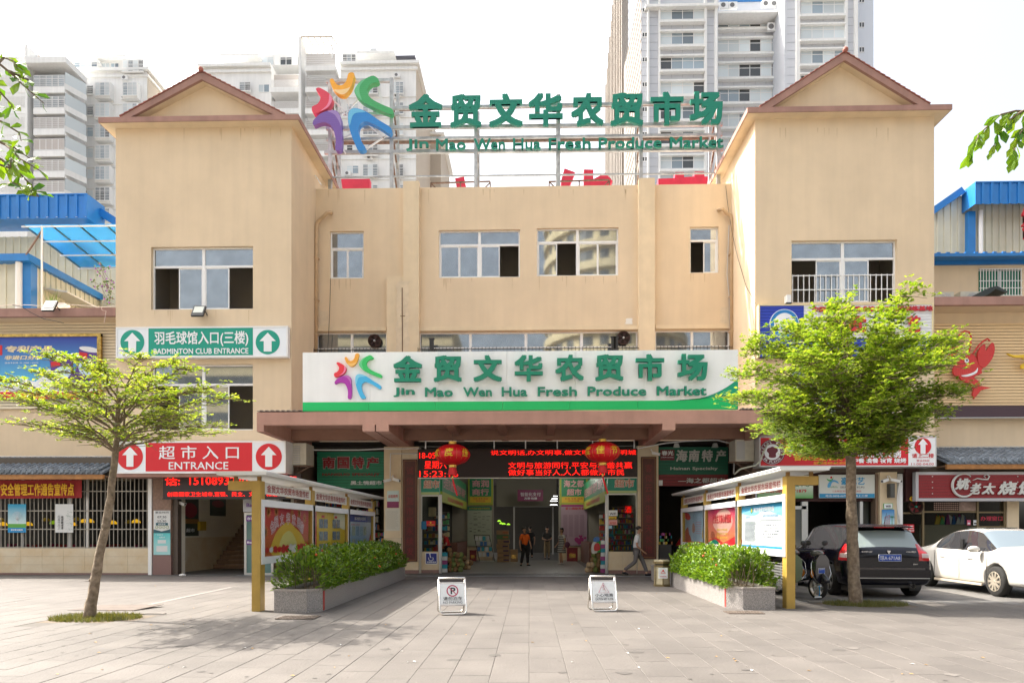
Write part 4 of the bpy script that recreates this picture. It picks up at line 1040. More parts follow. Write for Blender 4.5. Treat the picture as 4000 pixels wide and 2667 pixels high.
m = MB(); m.tube([(PX(310,YU+.8),YU+.9,PZ(1035,YU+.9,310)),(PX(310,YU+.8),YU+.9,PZ(852,YU+.9,310))], .09, PVC, 10); m.build('downpipe', bs)
ls = thing('lower_metal_shed', 'lower blue roofed cream metal shed with a wide eave above the left billboard', 'shed', (-19, 26, 0)); YL = 26.0
m = MB(); ribbed(m, PX(-300,YL), PX(98,YL), YL, c(8), c(PZ(1010,YL,50)), CREAMS, .34, .04)
m.build('wall', ls)
m = MB(); ribbed(m, 0, 4.2, 0, c(8), c(PZ(1010,YL,50)), CREAMS, .3, .04)     # side wall runs back from the corner
X_, Y_ = PX(118,YL), YL
m.v = [(X_-y_, Y_+x_, z_) for x_, y_, z_ in m.v]; m.build('side_wall', ls)
m = MB(); m.box(PX(-300,YL-.35), PX(112,YL-.35), YL-.35, YL+.2, PZ(1018,YL-.35,50), PZ(990,YL-.35,50), BLUE); m.build('eave', ls)
m = MB(); xe = PX(112,YL-.35); m.box(xe-.45, xe, YL+.2, YL+4.5, PZ(1018,YL-.35,50)+.002, PZ(990,YL-.35,50)-.002, BLUE); m.build('side_eave', ls)
m = MB(); m.box(PX(84,YL-.1),PX(120,YL-.1),YL-.1,YL+.25,8,PZ(1018,YL,100),BLUE); m.build('blue_column', ls)
m = MB(); m.tube([(PX(70,YL-.2),YL-.15,8),(PX(70,YL-.2),YL-.15,PZ(1016,YL,70))], .12, PVC, 12); m.build('downpipe', ls)
m = MB(); y = YL+.3; X1 = X_+.02
m.box(X1, X1+.1, YL+.5, YL+4, 8.2, 9.6, M('dark_blue_tiles',(.02,.03,.12),.3)); m.build('blue_tiles', ls)
m = MB()
T0 = [(X1,YL+.6,PZ(1122,YL+.6,160)),(X1+1.0,YL+.6,PZ(1122,YL+.6,160)-.15),(X1+1.0,YL+4.5,PZ(1122,YL+.6,160)-.15),(X1,YL+4.5,PZ(1122,YL+.6,160))]
m.add(T0+[(a,b,c_-.06) for a,b,c_ in T0], [(0,1,2,3),(7,6,5,4),(0,4,5,1),(1,5,6,2)], ALU); m.build('side_awning', ls)
# building bit behind with grey ducts between shed and tower
m = MB(); y = 31; x0, x1, z0, z1 = RC(330,1035,470,1250,y); m.box(x0,x1,y,y+2,7,z1,M('beige_back_wall',(.5,.48,.42),.8,var=.1)); m.box(x0-.2,x1,y-.8,y,z1-.1,z1+.15,ALU); m.build('service_block', label='beige service block behind the blue translucent canopy', cat='building')
# blue translucent canopy
YPc = 25.2
pc = thing('polycarbonate_canopy', 'bright blue translucent canopy on white posts left of the left tower', 'canopy', (PX(160,YPc), YPc, PZ(1200,YPc,160)))
BT = M('blue_polycarbonate', (.03,.45,.85), .25, alpha=.85); BT.node_tree.nodes['Principled BSDF'].inputs['Transmission Weight'].default_value = .5
za = PZ(878,YPc,160); p0 = Vector((PX(95,YPc),YPc,za)); p1 = Vector((TX[0][0]-.02,YPc,za)); dz = -.35
yb2 = 28.4; q0 = Vector((PX(95,YPc)+.0,yb2,za+dz)); q1 = Vector((TX[0][0]-.02,yb2,za+dz))
nn = 5
for i in range(nn):
 a = i/nn; b = (i+1)/nn; m = MB(); f_ = [p0.lerp(p1,a), p0.lerp(p1,b), q0.lerp(q1,b), q0.lerp(q1,a)]
 f_ = [v+Vector((.01 if k in (0,3) else -.01,0,0)) for k, v in enumerate(f_)]
 m.add([tuple(v) for v in f_]+[(v.x,v.y,v.z-.012) for v in f_], [(0,1,2,3),(7,6,5,4),(0,4,5,1),(2,6,7,3)], BT); m.build('sheet', pc)
for i in range(nn+1):
 a = i/nn; m = MB(); m.bar(p0.lerp(p1,a)-Vector((0,0,.03)), q0.lerp(q1,a)-Vector((0,0,.03)), .05, .05, M('blue_grey_rib',(.05,.13,.18),.5)); m.build('rib', pc)
for a in (0,.33,.66,1):
 m = MB(); m.bar(p0.lerp(q0,a)-Vector((.1,0,.07)), p1.lerp(q1,a)-Vector((0,0,.07)), .045, .045, WHITE); m.build('purlin', pc)
px_ = PX(160,YPc)
m = MB(); m.tube([(px_,YPc+.05,PZ(1205,YPc,160)),(px_,YPc+.05,za)], .035, WHITE, 8); m.build('post', pc)
m = MB(); m.bar((px_,YPc+.05,za-.2),(px_-1.2,YPc+.6,za-1.15),.05,.05,RUST); m.build('brace', pc)
for v in (930, 1020, 1108):
 pass
# small plants and cables on the left eave
LF = leafmat('green_leaf_small', (.05,.14,.02), (.20,.30,.05), .4)
t = thing('potted_grass', 'spiky green grass in a white trough on the left eave', 'plant', (PX(215,23), 23, PZ(1198,23,215)))
x0, x1, z0, z1 = RC(178,1183,252,1197,23.0); m = MB(); m.box(x0,x1,23,23.3,z0,z1,WHITE); m.build('trough', t)
m = MB(); r = random.Random(4)
for k in range(16):
 x = r.uniform(x0,x1*.5+x0*.5); h = r.uniform(.25,.6); l = r.uniform(-.3,.25); m.add([(x-.012,23.1,z1),(x+.012,23.1,z1),(x+l,23.1+r.uniform(-.1,.1),z1+h)], [(0,1,2)], LF)
m.build('blades', t)
t = thing('bougainvillea', 'thin bougainvillea sprig with purple flowers beside the left tower', 'plant', (PX(440,24.5), 24.5, PZ(1190,24.5,440)))
m = MB(); f = MB(); lv = MB()
for k in range(5):
 pts = [(PX(448,24.5),24.5,PZ(1190-20*k,24.5,448))]
 for q in range(1, 6): pts.append((PX(448-q*r.uniform(6,20),24.5),24.5+r.uniform(-.1,.1),PZ(1190-20*k-q*r.uniform(5,24),24.5,448)))
 m.tube(pts, .008, TWIG, 4)
 for p in pts[1:]:
  for w in range(4):
   c_ = Vector(p)+Vector([r.uniform(-.07,.07) for _ in range(3)])
   (f if (w == 0 and r.random() < .5) else lv).ell(c_, (.035,.02,.03), M('purple_flower',(.35,.06,.45),.6) if (w == 0) else LF, 5, 3)
m.build('stems', t); f.build('flowers', t); lv.build('leaves', t)
CBL = M('pale_cable', (.65,.5,.42), .6)
for k, (lab, pts) in enumerate((('tangled pale cable lying along the left brown eave', [(0,1197),(45,1190),(120,1192),(165,1196),(240,1188),(300,1192),(350,1196),(400,1200),(452,1196)]),('pale cable loop hanging down from the left brown eave', [(395,1198),(400,1212),(415,1215),(412,1235),(408,1262)]),('dark cable drooping across the left brown eave', [(50,1192),(85,1198),(120,1220),(170,1245),(250,1262)]))):
 m = MB(); yy = 22.36; m.tube([(PX(u,yy),yy-.01,PZ(v,yy,u)) for u, v in pts], .01, CBL if k < 2 else BLACK, 5); m.build('loose_cable', label=lab, cat='cable')
# ================= RIGHT WING =================
rw = thing('right_wing', 'tan shop wing right of the towers with slatted panelling and grey roof tiles', 'building', (17, 23, 0))
XR = PX(4250, 22.5)
SLAT2 = M('golden_slat', (.78,.57,.32), .5)
wing(rw, 3650, 4000, (1158,1190), 0, 1270, 1583, TX[1][1]+.01, XR, SLAT2)
m = MB(); Y = 23.0; m.box(TX[1][1]+.012, XR, Y, Y+.2, PZ(1628,Y,3830), PZ(1585,Y,3830), M('dark_purple_strip',(.06,.03,.04),.5)); m.build('dark_band', rw)
m = MB(); m.box(TX[1][1]+.012, XR, Y-.05, Y-.003, PZ(1633,Y,3830), PZ(1630,Y,3830), ALU); m.build('rail', rw)
tileroof(rw, TX[1][1]+.01, XR, 3830, 1748, 1797)
# upper part behind right wing
YU = 27.0
us = thing('upper_right_building', 'tan upper storey with blue eave and barred window behind the right wing', 'building', (18, YU, 6))
x0, x1 = TX[1][1]+.01, PX(4300,YU)
wz = RC(3822,1052,3990,1156,YU)
m = wallpanel(x0, x1, 6, PZ(1010,YU,3830), YU, .2, [wz], WALL); m.build('wall', us)
m = MB(); m.box(x0,x1,YU-.1,YU-.002,PZ(1036,YU,3830),PZ(1018,YU,3830),BLUE); m.build('blue_band', us)
m = MB(); m.box(x0,x1,YU-.6,YU+.3,PZ(1000,YU-.6,3830),PZ(988,YU-.6,3830),BLUE)
xx = x0
while xx < x1: m.box(xx,xx+.12,YU-.6,YU+.3,PZ(988,YU-.6,3830)+.001,PZ(983,YU-.6,3830),BLUE); xx += .35
m.build('eave', us)
w = MB(); a,b,c0_,c1_ = wz; w.box(a,b,YU+.02,YU+.06,c1_-.05,c1_,ALU); w.box((a+b)/2-.03,(a+b)/2+.03,YU+.02,YU+.06,c0_,c1_,ALU); w = w.build('window', us)
m = MB(); m.box(a,b,YU+.08,YU+.09,c0_,c1_,M('green_glass',(.03,.18,.11),.1)); m.build('pane', w)
k = 0
m = MB(); m.box(-.012,.012,0,.02,c0_,c1_,WHITE); o = m.build('grille_bar', w, loc=(0,0,0)); place(o, Vector((a+.05,YU-.06,0)), w)
for k in range(1, 15): copyobj(o, (a+.05+(b-a-.1)*k/14,YU-.06,0), w)
for q in (0,.28,.55,1): m = MB(); m.box(a,b,YU-.065,YU-.045,c0_+(c1_-c0_)*q-.012,c0_+(c1_-c0_)*q+.012,WHITE); m.build('grille_rail', w)
YU2 = 30.0
sh = thing('right_metal_shed', 'blue and cream sheet metal shed behind the right tower', 'shed', (20, YU2, 5))
xc = PX(3808,YU2); x1 = PX(4300,YU2); z0, z1 = PZ(797,YU2,3900), PZ(715,YU2,3900)
m = MB(); ribbed(m, xc, x1, YU2, c(z0), c(z1), BLUE, .36, .05); m.box(xc,x1,YU2-.06,YU2+.9,z1,z1+.05,BLUE); m.box(xc-.003,xc,YU2-.05,YU2+.9,z0,z1,BLUE); m.build('parapet', sh)
m = MB(); y = YU2+.9; x0 = PX(3640,y); ribbed(m, x0, x1, y, c(6), (lambda x: PZ(765,y,3800) if x > xc-.1 else PZ(765,y,3800)-(xc-.1-x)*.68), CREAMS, .3, .04); m.build('wall', sh)
m = MB(); m.bar((xc-.1,y-.1,PZ(752,y,3800)), (PX(3630,y-.1),y-.1,PZ(752,y,3800)-(xc-PX(3630,y))*.68), .4, .28, BLUE); m.build('gable_trim', sh)
m = MB(); m.box(PX(3783,y-.3),PX(3811,y-.3),y-.3,y-.05,6,z0-.02,BLUE); m.build('blue_column', sh)
m = MB(); m.tube([(PX(3837,y-.4),y-.3,6),(PX(3837,y-.4),y-.3,z0)], .09, PVC, 10); m.build('downpipe', sh)
m = MB(); m.text('体', .5, .7, TF(PX(4018,YU2-.1),YU2-.0,PZ(845,YU2,4000)), .1, RL, .03); m.text('育', .5, .7, TF(PX(4018,YU2-.1),YU2-.0,PZ(905,YU2,4000)), .1, RL, .03)
m.build('wall_letters', sh)
x0, x1, z0, z1 = RC(3652,1140,3726,1160,24.2); aircon('white air conditioner on the right eave, left of its pair', x0,x1,24.2,24.7,z0-.3,z1, grp=None)
x0, x1, z0, z1 = RC(3752,1138,3830,1160,24.2); aircon('white air conditioner on the right eave beside the black tarpaulin', x0,x1,24.2,24.7,z0-.3,z1)
m = MB(); yy = 23.6; m.prism([(PX(u,yy),PZ(v,yy,u)) for u, v in ((3795,1158),(3860,1125),(3895,1116),(3940,1140),(3925,1142),(3890,1128),(3860,1150),(3830,1160))], TF(0,yy,0), 0, -.8, M('black_tarp',(.03,.04,.04),.6)); m.build('tarpaulin', label='black tarpaulin peaked over the right eave', cat='tarpaulin')
# lobster sign
YLb = 23.02
lb = sthing('lobster_sign', 'big red cut-out lobster with white grin on the golden slats', 'sign', 3670, 1290, 3880, 1558, YLb)
LR = M('lobster_red', (.58,.035,.03), .45, dots=16)
def Q(pts): return [(2900+x/2.138, 1120+y/2.138) for x, y in pts]
ppoly(lb, 'body', Q(spl([(1900,560),(1945,600),(1960,650),(1990,640),(2000,680),(1985,700),(1990,725),(1945,745),(1925,765),(1960,790),(1975,830),(1940,850),(1910,845),(1890,810),(1830,790),(1800,750),(1760,740),(1750,690),(1780,640),(1830,600)],2)), YLb, .07, LR)
ppoly(lb, 'tail', Q([(1905,820),(1975,800),(1975,830),(2070,845),(1985,865),(1925,938),(1912,900),(1925,850)]), YLb, .06, LR)
ppoly(lb, 'claw', Q(spl([(1960,640),(1955,560),(1985,500),(2015,485),(2020,540),(2075,470),(2095,520),(2080,590),(2040,650),(2000,680)],3)), YLb, .08, LR)
ppoly(lb, 'claw', Q(spl([(1655,555),(1670,490),(1720,450),(1768,440),(1755,500),(1745,540),(1785,500),(1785,550),(1740,600),(1690,600)],3)), YLb, .08, LR)
m = MB(); m.tube([(PX(u,YLb),YLb-.04,PZ(v,YLb,u)) for u, v in Q([(1785,435),(1810,400),(1850,372),(1885,380),(1903,420),(1900,480),(1885,545)])], .03, LR, 6); m.build('antenna', lb)
m = MB(); m.tube([(PX(u,YLb),YLb-.04,PZ(v,YLb,u)) for u, v in Q([(2060,455),(2040,437),(2000,460),(1965,495),(1920,560)])], .03, LR, 6); m.build('antenna', lb)
ppoly(lb, 'grin', Q(spl([(1815,745),(1870,735),(1930,710),(1952,680),(1945,720),(1900,745),(1850,755)],3)), YLb, .08, PRINTW, .004)
m = MB(); cx, cz = PX(Q([(1860,622)])[0][0],YLb), PZ(Q([(1860,622)])[0][1],YLb,3770); m.prism(circ(.07,16,cx,cz), TF(0,YLb,0), .07, .09, PRINTW); m.prism(circ(.03,12,cx,cz+.01), TF(0,YLb,0), .09, .10, PRINTK); m.build('eye', lb)
t = sthing('yellow_letter', 'yellow carved character cut by the right picture edge beside the lobster', 'letter', 3930, 1375, 4000, 1440, YLb)
ppoly(t, 'stroke', Q(spl([(2200,560),(2260,575),(2352,570),(2352,592),(2260,592)],3)), YLb, .08, YEL); ppoly(t, 'stroke', Q(spl([(2320,600),(2420,610),(2420,650),(2330,690),(2325,650),(2400,620)],3)), YLb, .08, YEL)
# ================= GROUND FLOOR, LEFT =================
YG = 22.4
rr_ = random.Random(21)
# restaurant front behind bars
rest = thing('restaurant_front', 'barred restaurant window wall with cream tiles below, under the left tiled roof', 'shop front', (PX(200,YG), YG, 0))
xL, xR = PX(-250, YG), PX(582, YG)
zsill = PZ(2140, YG, 290); zhead = PZ(1862, YG, 290)
# base wall of cream tiles, each tile its own piece
nt_ = 10; rows = 3
m = MB(); m.box(xL, xR, YG+.02, YG+.2, 0, zsill, M('tile_grout',(.35,.30,.24),.9)); m.build('base_wall', rest)
for j in range(rows):
 for i in range(nt_):
  a = xL+(xR-xL)*i/nt_; b = xL+(xR-xL)*(i+1)/nt_; m = MB()
  m.box(a+.003, b-.003, YG, YG+.02, .06+(zsill-.06)*j/rows+.003, .06+(zsill-.06)*(j+1)/rows-.003, MARBLE); m.build('wall_tile', rest)
m = MB(); m.box(xL, xR, YG-.01, YG+.1, 0, .06, GRANR); m.build('skirting', rest)
m = MB(); m.box(xL, PX(590,YG), YG-.02, YG+.22, zhead, 3.9, M('dark_lintel',(.10,.08,.06),.8)); m.build('lintel', rest)
m = MB(); m.box(PX(582,YG), PX(596,YG), YG-.06, YG+.05, 0, zhead+.2, PVC); m.build('corner_pipe', rest)
GR = M('grey_grille_steel', (.36,.33,.28), .6, .1, var=.15, vs=6)
m = MB(); m.box(-.010,.010,0,.020,0,zhead-zsill,GR); bar = m.build('grille_bar', rest, loc=(0,0,0)); nbars = 44
place(bar, Vector((PX(590,YG)-.15, YG+.03, zsill)), rest)
for k in range(1, 49): copyobj(bar, (PX(590,YG)-.15-.142*k, YG+.03, zsill), rest)
for v in (1918, 1994, 2066, 2138):
 if True:
  z = PZ(v, YG, 290); m = MB(); m.box(xL, xR, YG+.025, YG+.065, z-.016, z+.016, GR); m.build('grille_rail', rest)
for u in (81, 265, 335):
 x = PX(u, YG); m = MB(); m.box(x-.045, x+.045, YG+.07, YG+.12, zsill, zhead, ALU); m.build('mullion', rest)
m = MB(); m.box(xL, xR, YG+.14, YG+.15, zsill, zhead, M('shop_glass',(.5,.52,.5),.03,trans=1.0)); m.build('glass', rest)
# room
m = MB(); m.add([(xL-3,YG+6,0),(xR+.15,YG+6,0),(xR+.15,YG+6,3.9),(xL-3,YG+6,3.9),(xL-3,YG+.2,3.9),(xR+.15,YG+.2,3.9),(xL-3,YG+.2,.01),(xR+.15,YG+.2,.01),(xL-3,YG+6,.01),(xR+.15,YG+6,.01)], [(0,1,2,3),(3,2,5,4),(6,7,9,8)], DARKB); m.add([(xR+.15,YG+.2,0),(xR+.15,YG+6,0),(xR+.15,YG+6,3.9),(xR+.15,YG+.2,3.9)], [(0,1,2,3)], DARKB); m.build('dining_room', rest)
YLMP = M('yellow_lamp_shade', (.85,.45,.02), .5, emis=.55); GLMP = M('green_lamp_shade', (.30,.50,.02), .5, emis=.35)
proto = None
for k, (u, v, yy, mt) in enumerate(((12,2046,24,0),(110,2046,24,0),(282,2046,24,0),(330,2034,24,0),(350,2034,24,0),(440,2040,24.2,0),(532,2035,24.5,0),(5,2030,27,0),(180,2028,27,0),(300,2026,27,0),(212,2040,24.6,1),(505,2037,27,0))):
 t = thing('pendant_lamp', ['yellow','green'][mt]+' dome pendant lamp in the barred restaurant, number seen by its place: '+['far left edge','right of the blue poster','right of the bamboo poster','left one of the close pair','right one of the close pair','right of the leaning trunk','near the window end','dim one at far left','dim one between the posters','dim one right of the bamboo poster','green one left of the bamboo poster','dim one beside the window end'][k], 'pendant lamp', (PX(u,yy), yy, PZ(v+6,yy,u)), 'dome lamps in the restaurant')
 t['label'] = t['label'].replace(', number seen by its place:', ',')
 x, y, z = WP[t.name]; mm = YLMP if mt == 0 else GLMP
 if yy > 26: mm = M('dim_lamp_shade', (.45,.28,.02), .6, emis=.08)
 m = MB(); m.lathe([(.15,0),(.135,.06),(.09,.11),(.02,.135)], mm, 18, (x,y,z), cap=False); m.build('shade', t, smooth=True)
 m = MB(); m.tube([(x,y,z+.13),(x,y,3.85)], .006, BLACK, 4); m.build('cord', t)
# tables and chairs inside, coarse but separate
for k, (u, yy, cc) in enumerate(((60,23.6,0),(190,23.8,1),(330,23.7,0),(455,24.0,1),(130,25,1),(540,24.2,0))):
 t = thing('dining_table', 'pale dining table with %s seats behind the bars, %s' % (['red','pink'][cc], ['far left','left of the bamboo poster','right of the bamboo poster','behind the leaning trunk','deeper in the room','at the window end'][k]), 'table', (PX(u,yy), yy, 0), 'restaurant tables')
 x, y, _ = WP[t.name]; m = MB(); m.box(x-.45,x+.45,y-.3,y+.3,.86,.9,M('table_top',(.45,.42,.38),.4)); m.build('table_top', t)
 m = MB(); m.tube([(x,y,0),(x,y,.86)], .04, STEEL, 8); m.build('leg', t)
 cm = M('red_chair' if cc == 0 else 'pink_chair', (.5,.04,.03) if cc == 0 else (.42,.03,.14), .5)
 for s in (-1, 1):
  m = MB(); m.box(x+s*.62-.2,x+s*.62+.2,y-.2,y+.2,.45,.5,cm); m.box(x+s*.8-.03,x+s*.8+.03,y-.2,y+.2,.5,.98,cm); m.box(x+s*.62-.02,x+s*.62+.02,y-.02,y+.02,0,.45,STEEL)
  o = m.build('seat', t)
# red banner
BAN = M('banner_maroon', (.30,.02,.02), .8, var=.08, vs=3)
Y = YG-.12
t = sthing('cloth_banner', 'dark red cloth banner with yellow fireworks safety notice on the barred restaurant front', 'banner', 0, 1873, 320, 1948, Y)
m = MB(); n = 40; xa_, xb_ = PX(-140,Y), PX(320,Y)
vs = []; fs = []
for i in range(n+1):
 x = xa_+(xb_-xa_)*i/n
 for z in (PZ(1948-(i/n)*4,Y,160), PZ(1874,Y,160)): vs.append((x, Y+.015*math.sin(i*.9)+.01*math.sin(i*.37), z))
for i in range(n): fs.append((2*i, 2*i+2, 2*i+3, 2*i+1))
m.add(vs, fs, BAN); m.build('cloth', t, smooth=True)
ptext(t, '烟花爆竹安全管理工作通告宣传点', -100, 1887, 290, 1936, Y-.02, M('banner_yellow',(.75,.42,.02),.7), bold=.03, off=.012)
# two posters
sky_p = gradmat('poster_sky', (.55,.70,.70), (.02,.30,.50), PZ(2040,YG-.05,65), PZ(1975,YG-.05,65))
t = sthing('blue_poster', 'blue sky and green meadow civic poster hung on the bars', 'poster', 31, 1968, 101, 2079, YG-.05)
prect(t, 'sheet', 31, 1968, 101, 2079, YG-.05, .02, sky_p); prect(t, 'meadow', 31, 2045, 101, 2061, YG-.052, .003, M('meadow_print',(.10,.35,.05),.6), .002)
prect(t, 'footer', 31, 2060, 101, 2079, YG-.052, .003, M('poster_blue',(.01,.25,.55),.5), .003); ptext(t, '讲文明 树新风', 43, 2065, 90, 2072, YG-.06, PRINTW, bold=.03)
m = MB(); 
cx, cz = PX(67,YG-.06), PZ(2045,YG-.06,67)
for k in range(18):
 a = PI*(.12+.76*k/17); m.bar((cx,YG-.056,cz+.1),(cx+.22*math.cos(a),YG-.056,cz+.1+.32*math.sin(a)),.006,.002,MC['print_white'])
m.bar((cx,YG-.056,cz),(cx,YG-.056,cz+.2),.02,.002,PRINTW); m.build('tree_print', t)
t = sthing('bamboo_poster', 'white ink bamboo calligraphy poster hung on the bars', 'poster', 216, 1968, 285, 2079, YG-.05)
prect(t, 'sheet', 216, 1968, 285, 2079, YG-.05, .02, M('poster_white',(.66,.67,.66),.6))
ptext(t, '行\n孤\n竹\n月\n三', 225, 2012, 236, 2066, YG-.06, PRINTK, bold=.0, ital=.2); ptext(t, '疏\n雪\n飘\n摇\n落', 238, 2014, 248, 2066, YG-.06, PRINTK, ital=.2)
m = MB(); bg_ = M('bamboo_green_ink', (.05,.16,.11), .6)
x0, x1, z0, z1 = RC(255,1985,284,2075,YG-.056)
for k in range(60):
 x = rr_.uniform(x0+.05,x1-.02); z = rr_.choice([z0+.1,z0+.25,z0+.4,z0+.52,z0+.65])+rr_.uniform(-.04,.04); a = rr_.uniform(0,2*PI)
 m.add([(x,YG-.057,z),(x+.05*math.cos(a)+.006,YG-.057,z+.03*math.sin(a)),(x+.08*math.cos(a),YG-.057,z+.05*math.sin(a)-.01)], [(0,1,2)], bg_)
m.build('bamboo_print', t)
# granite pier
YP = 22.35
pier = main
m = MB(); x0, x1 = PX(596,YP), PX(668,YP); m.box(x0, x1, YP, YP+.6, 0, PZ(2166,YP,630), GRANR); m.box(x0, x1, YP+.001, YP+.6, PZ(2166,YP,630), 3.85, M('brown_rough_render',(.26,.17,.13),.9,var=.15,vs=12,bump=.3)); m.build('granite_pier', main)
m = MB(); m.box(PX(668,YP),PX(688,YP),YP+.1,YP+.35,0,3.85,M('dark_bronze',(.10,.075,.06),.5)); m.build('door_jamb', main)
t = sthing('opening_hours_sign', 'white opening hours plate with rounded foot on the red granite pier', 'sign', 600, 1993, 665, 2080, YP-.02)
prect(t, 'plate', 600, 1993, 665, 2080, YP-.02, .018, M('poster_white'))
ppoly(t, 'dark_foot', [(600,2066),(632,2074),(665,2066),(665,2080),(600,2080)], YP-.02, .004, M('deep_teal_print',(.02,.10,.13),.5), .001)
ptext(t, '营业时间', 607, 1996, 659, 2004, YP-.02, PRINTK, bold=.01); ptext(t, '07:30', 615, 2014, 650, 2023, YP-.02, PRINTK, bold=.01); ptext(t, '~', 630, 2026, 635, 2028, YP-.02, PRINTK)
ptext(t, '22:30', 614, 2030, 650, 2039, YP-.02, PRINTK, bold=.01)
prect(t, 'dark_strip', 609, 2041, 656, 2051, YP-.022, .002, MC['deep_teal_print'], .002); ptext(t, '全年无休', 618, 2043, 647, 2049, YP-.025, PRINTW, bold=.02)
for k in range(4):
 m = MB(); xx, zz = PX(612+k*14,YP-.02), PZ(2058,YP-.02,632)
 m.prism([(xx+a,zz+b) for a, b in circ(.05,16)], TF(0,YP-.02,0), .002, .004, M('olive_print',(.25,.33,.08),.5)); m.prism([(xx+a,zz+b) for a, b in circ(.036,16)], TF(0,YP-.02,0), .004, .006, M('poster_white')); m.bar((xx-.03,YP-.027,zz-.03),(xx+.03,YP-.027,zz+.03),.01,.002,MC['olive_print']); m.build('no_icon', t)
t = sthing('cyan_notice', 'cyan notice sheet below the opening hours plate', 'sign', 600, 2081, 665, 2166, YP-.02)
prect(t, 'sheet', 600, 2081, 665, 2166, YP-.02, .018, gradmat('cyan_print',(.35,.65,.65),(.03,.50,.52),.9,1.5))
prect(t, 'white_box', 611, 2131, 654, 2154, YP-.022, .002, M('poster_white'), .002); prect(t, 'white_box', 616, 2108, 648, 2121, YP-.022, .002, M('poster_white'), .002)
ptext(t, '消费提示', 622, 2095, 645, 2101, YP-.02, PRINTW, bold=.01); ptext(t, '广百超市', 605, 2085, 638, 2090, YP-.02, PRINTW, bold=.01)
# LED board over stair entrance
YLd = 21.95
t = sthing('led_board', 'black scrolling LED board with red phone number over the stair entrance', 'LED sign', 637, 1853, 1170, 1946, YLd)
x0, x1, z0, z1 = RC(637,1855,1175,1945,YLd); m = MB(); m.box(x0, -7.9, YLd, YLd+.15, z0, z1, LED); m.box(-7.9, x1, YLd, YLd+.15, z0, z1, LED); m.build('panel', t)
m = MB(); m.box(x0-.02,x1+.02,YLd-.01,YLd+.16,z1,z1+.03,BLACK); m.box(x0-.02,x1+.02,YLd-.01,YLd+.16,z0-.03,z0,BLACK); m.build('frame', t)
ptext(t, '话:', 645, 1858, 703, 1896, YLd, LEDR, bold=.02); ptext(t, '15108932203', 740, 1860, 990, 1893, YLd, LEDR, bold=.015); ptext(t, '欢迎', 1050, 1858, 1160, 1893, YLd, LEDR, bold=.02)
ptext(t, '创建国家卫生城市,富强、民主、文明、和谐、自由', 653, 1920, 1150, 1939, YLd, LEDR, bold=.01)
# stairwell
sw0, sw1 = PX(688,YG), PX(985,YG)
cwall = M('cream_stair_wall', (.74,.69,.58), .8, var=.05, vs=1)
XW = -12.2
m = MB(); m.box(sw0, XW+.02, YG+.35, YG+.6, 0, 4, cwall); m.build('stairwell_pier', main)
m = MB(); m.box(XW-.1, XW, YG+.6, 31, 0, 4.3, cwall); m.build('stairwell_wall', main)
m = MB(); m.box(XW, -7.95, 30.5, 30.6, 0, 2.95, cwall); m.box(-8.1, -7.95, YG+.6, 30.5, 0, 4.3, cwall); m.build('stairwell_end', main)  # end wall stops low: an added, unseen gap above lets sky light in
m = MB(); m.prism([(-2.5,0),(3.4,0),(3.4,0),(8,2.9),(8,4.1),(3.2,1.22),(-2.5,1.22)][:2]+[(8,2.9),(8,4.1),(3.2,1.22),(-2.5,1.22)], TRX(XW, 25.5, 0), 0, .02, MARBLE); m.build('stairwell_tiles', main)
STP = M('brown_stair_tile', (.30,.20,.13), .5, var=.15, vs=6); RIS = M('stair_riser_tile', (.22,.13,.08), .5, var=.15, vs=6)
for k in range(13):
 m = MB(); m.box(XW+.03, -8.12, 26.0+.28*k, 26.28+.28*k+.02, 0 if k == 0 else .17*k, .17*(k+1), RIS); m.box(XW+.5, -8.12, 25.99+.28*k, 26.28+.28*k, .17*(k+1)-.05, .17*(k+1)+.004, STP); m.build('stair_step', main)
for lab, (u0, v0, u1, v1), kk in (('dark fruit advertising poster on the stairwell wall', (712,1945,778,2092), 0), ('smaller dark poster higher up the stairwell wall', (823,1945,884,2014), 1)):
 ya, yb2 = YX(u0, XW+.03), YX(u1, XW+.03); yc2 = (ya+yb2)/2; uc2 = (u0+u1)/2; z0, z1 = PZ(v1, yc2, uc2), PZ(v0, yc2, uc2)
 t = thing('stair_poster', lab, 'poster', (XW, yc2, z0)); B = TRX(XW+.012, yc2, (z0+z1)/2); w2, h2 = (yb2-ya)/2, (z1-z0)/2
 m = MB(); m.prism([(-w2,-h2),(w2,-h2),(w2,h2),(-w2,h2)], B, -.01, 0, M('poster_dark',(.03,.045,.035),.5)); m.build('sheet', t)
 m = MB(); m.prism([(a, b+h2*.35) for a, b in circ(w2*.8,24,ry=h2*.4)], B, .001, .003, M('poster_red_fruit',(.22,.01,.03),.5)); m.build('fruit_print', t)
 if kk == 0: m = MB(); m.prism([(-w2,-h2*.35),(w2,-h2*.35),(w2,-h2*.1),(-w2,-h2*.1)], B, .003, .005, M('poster_brown',(.28,.14,.04),.6)); m.text('超市', w2, .14, B@Matrix.Translation((0,-h2*.7,.004)), 0, PRINTW, .02); m.build('bread_print', t)
Y = 25.5
ya, yb2 = YX(781,XW+.1), YX(806,XW+.1); z0, z1 = PZ(2071,(ya+yb2)/2,793), PZ(2036,(ya+yb2)/2,793); m = MB(); m.box(XW,XW+.1,ya,yb2,z0,z1,M('mustard_metal',(.5,.34,.03),.5)); m.box(XW+.1,XW+.11,ya+.05,yb2-.05,z0+.05,z1-.05,M('mustard_metal')); m.build('wall_box', label='mustard yellow box on the stairwell wall', cat='box')
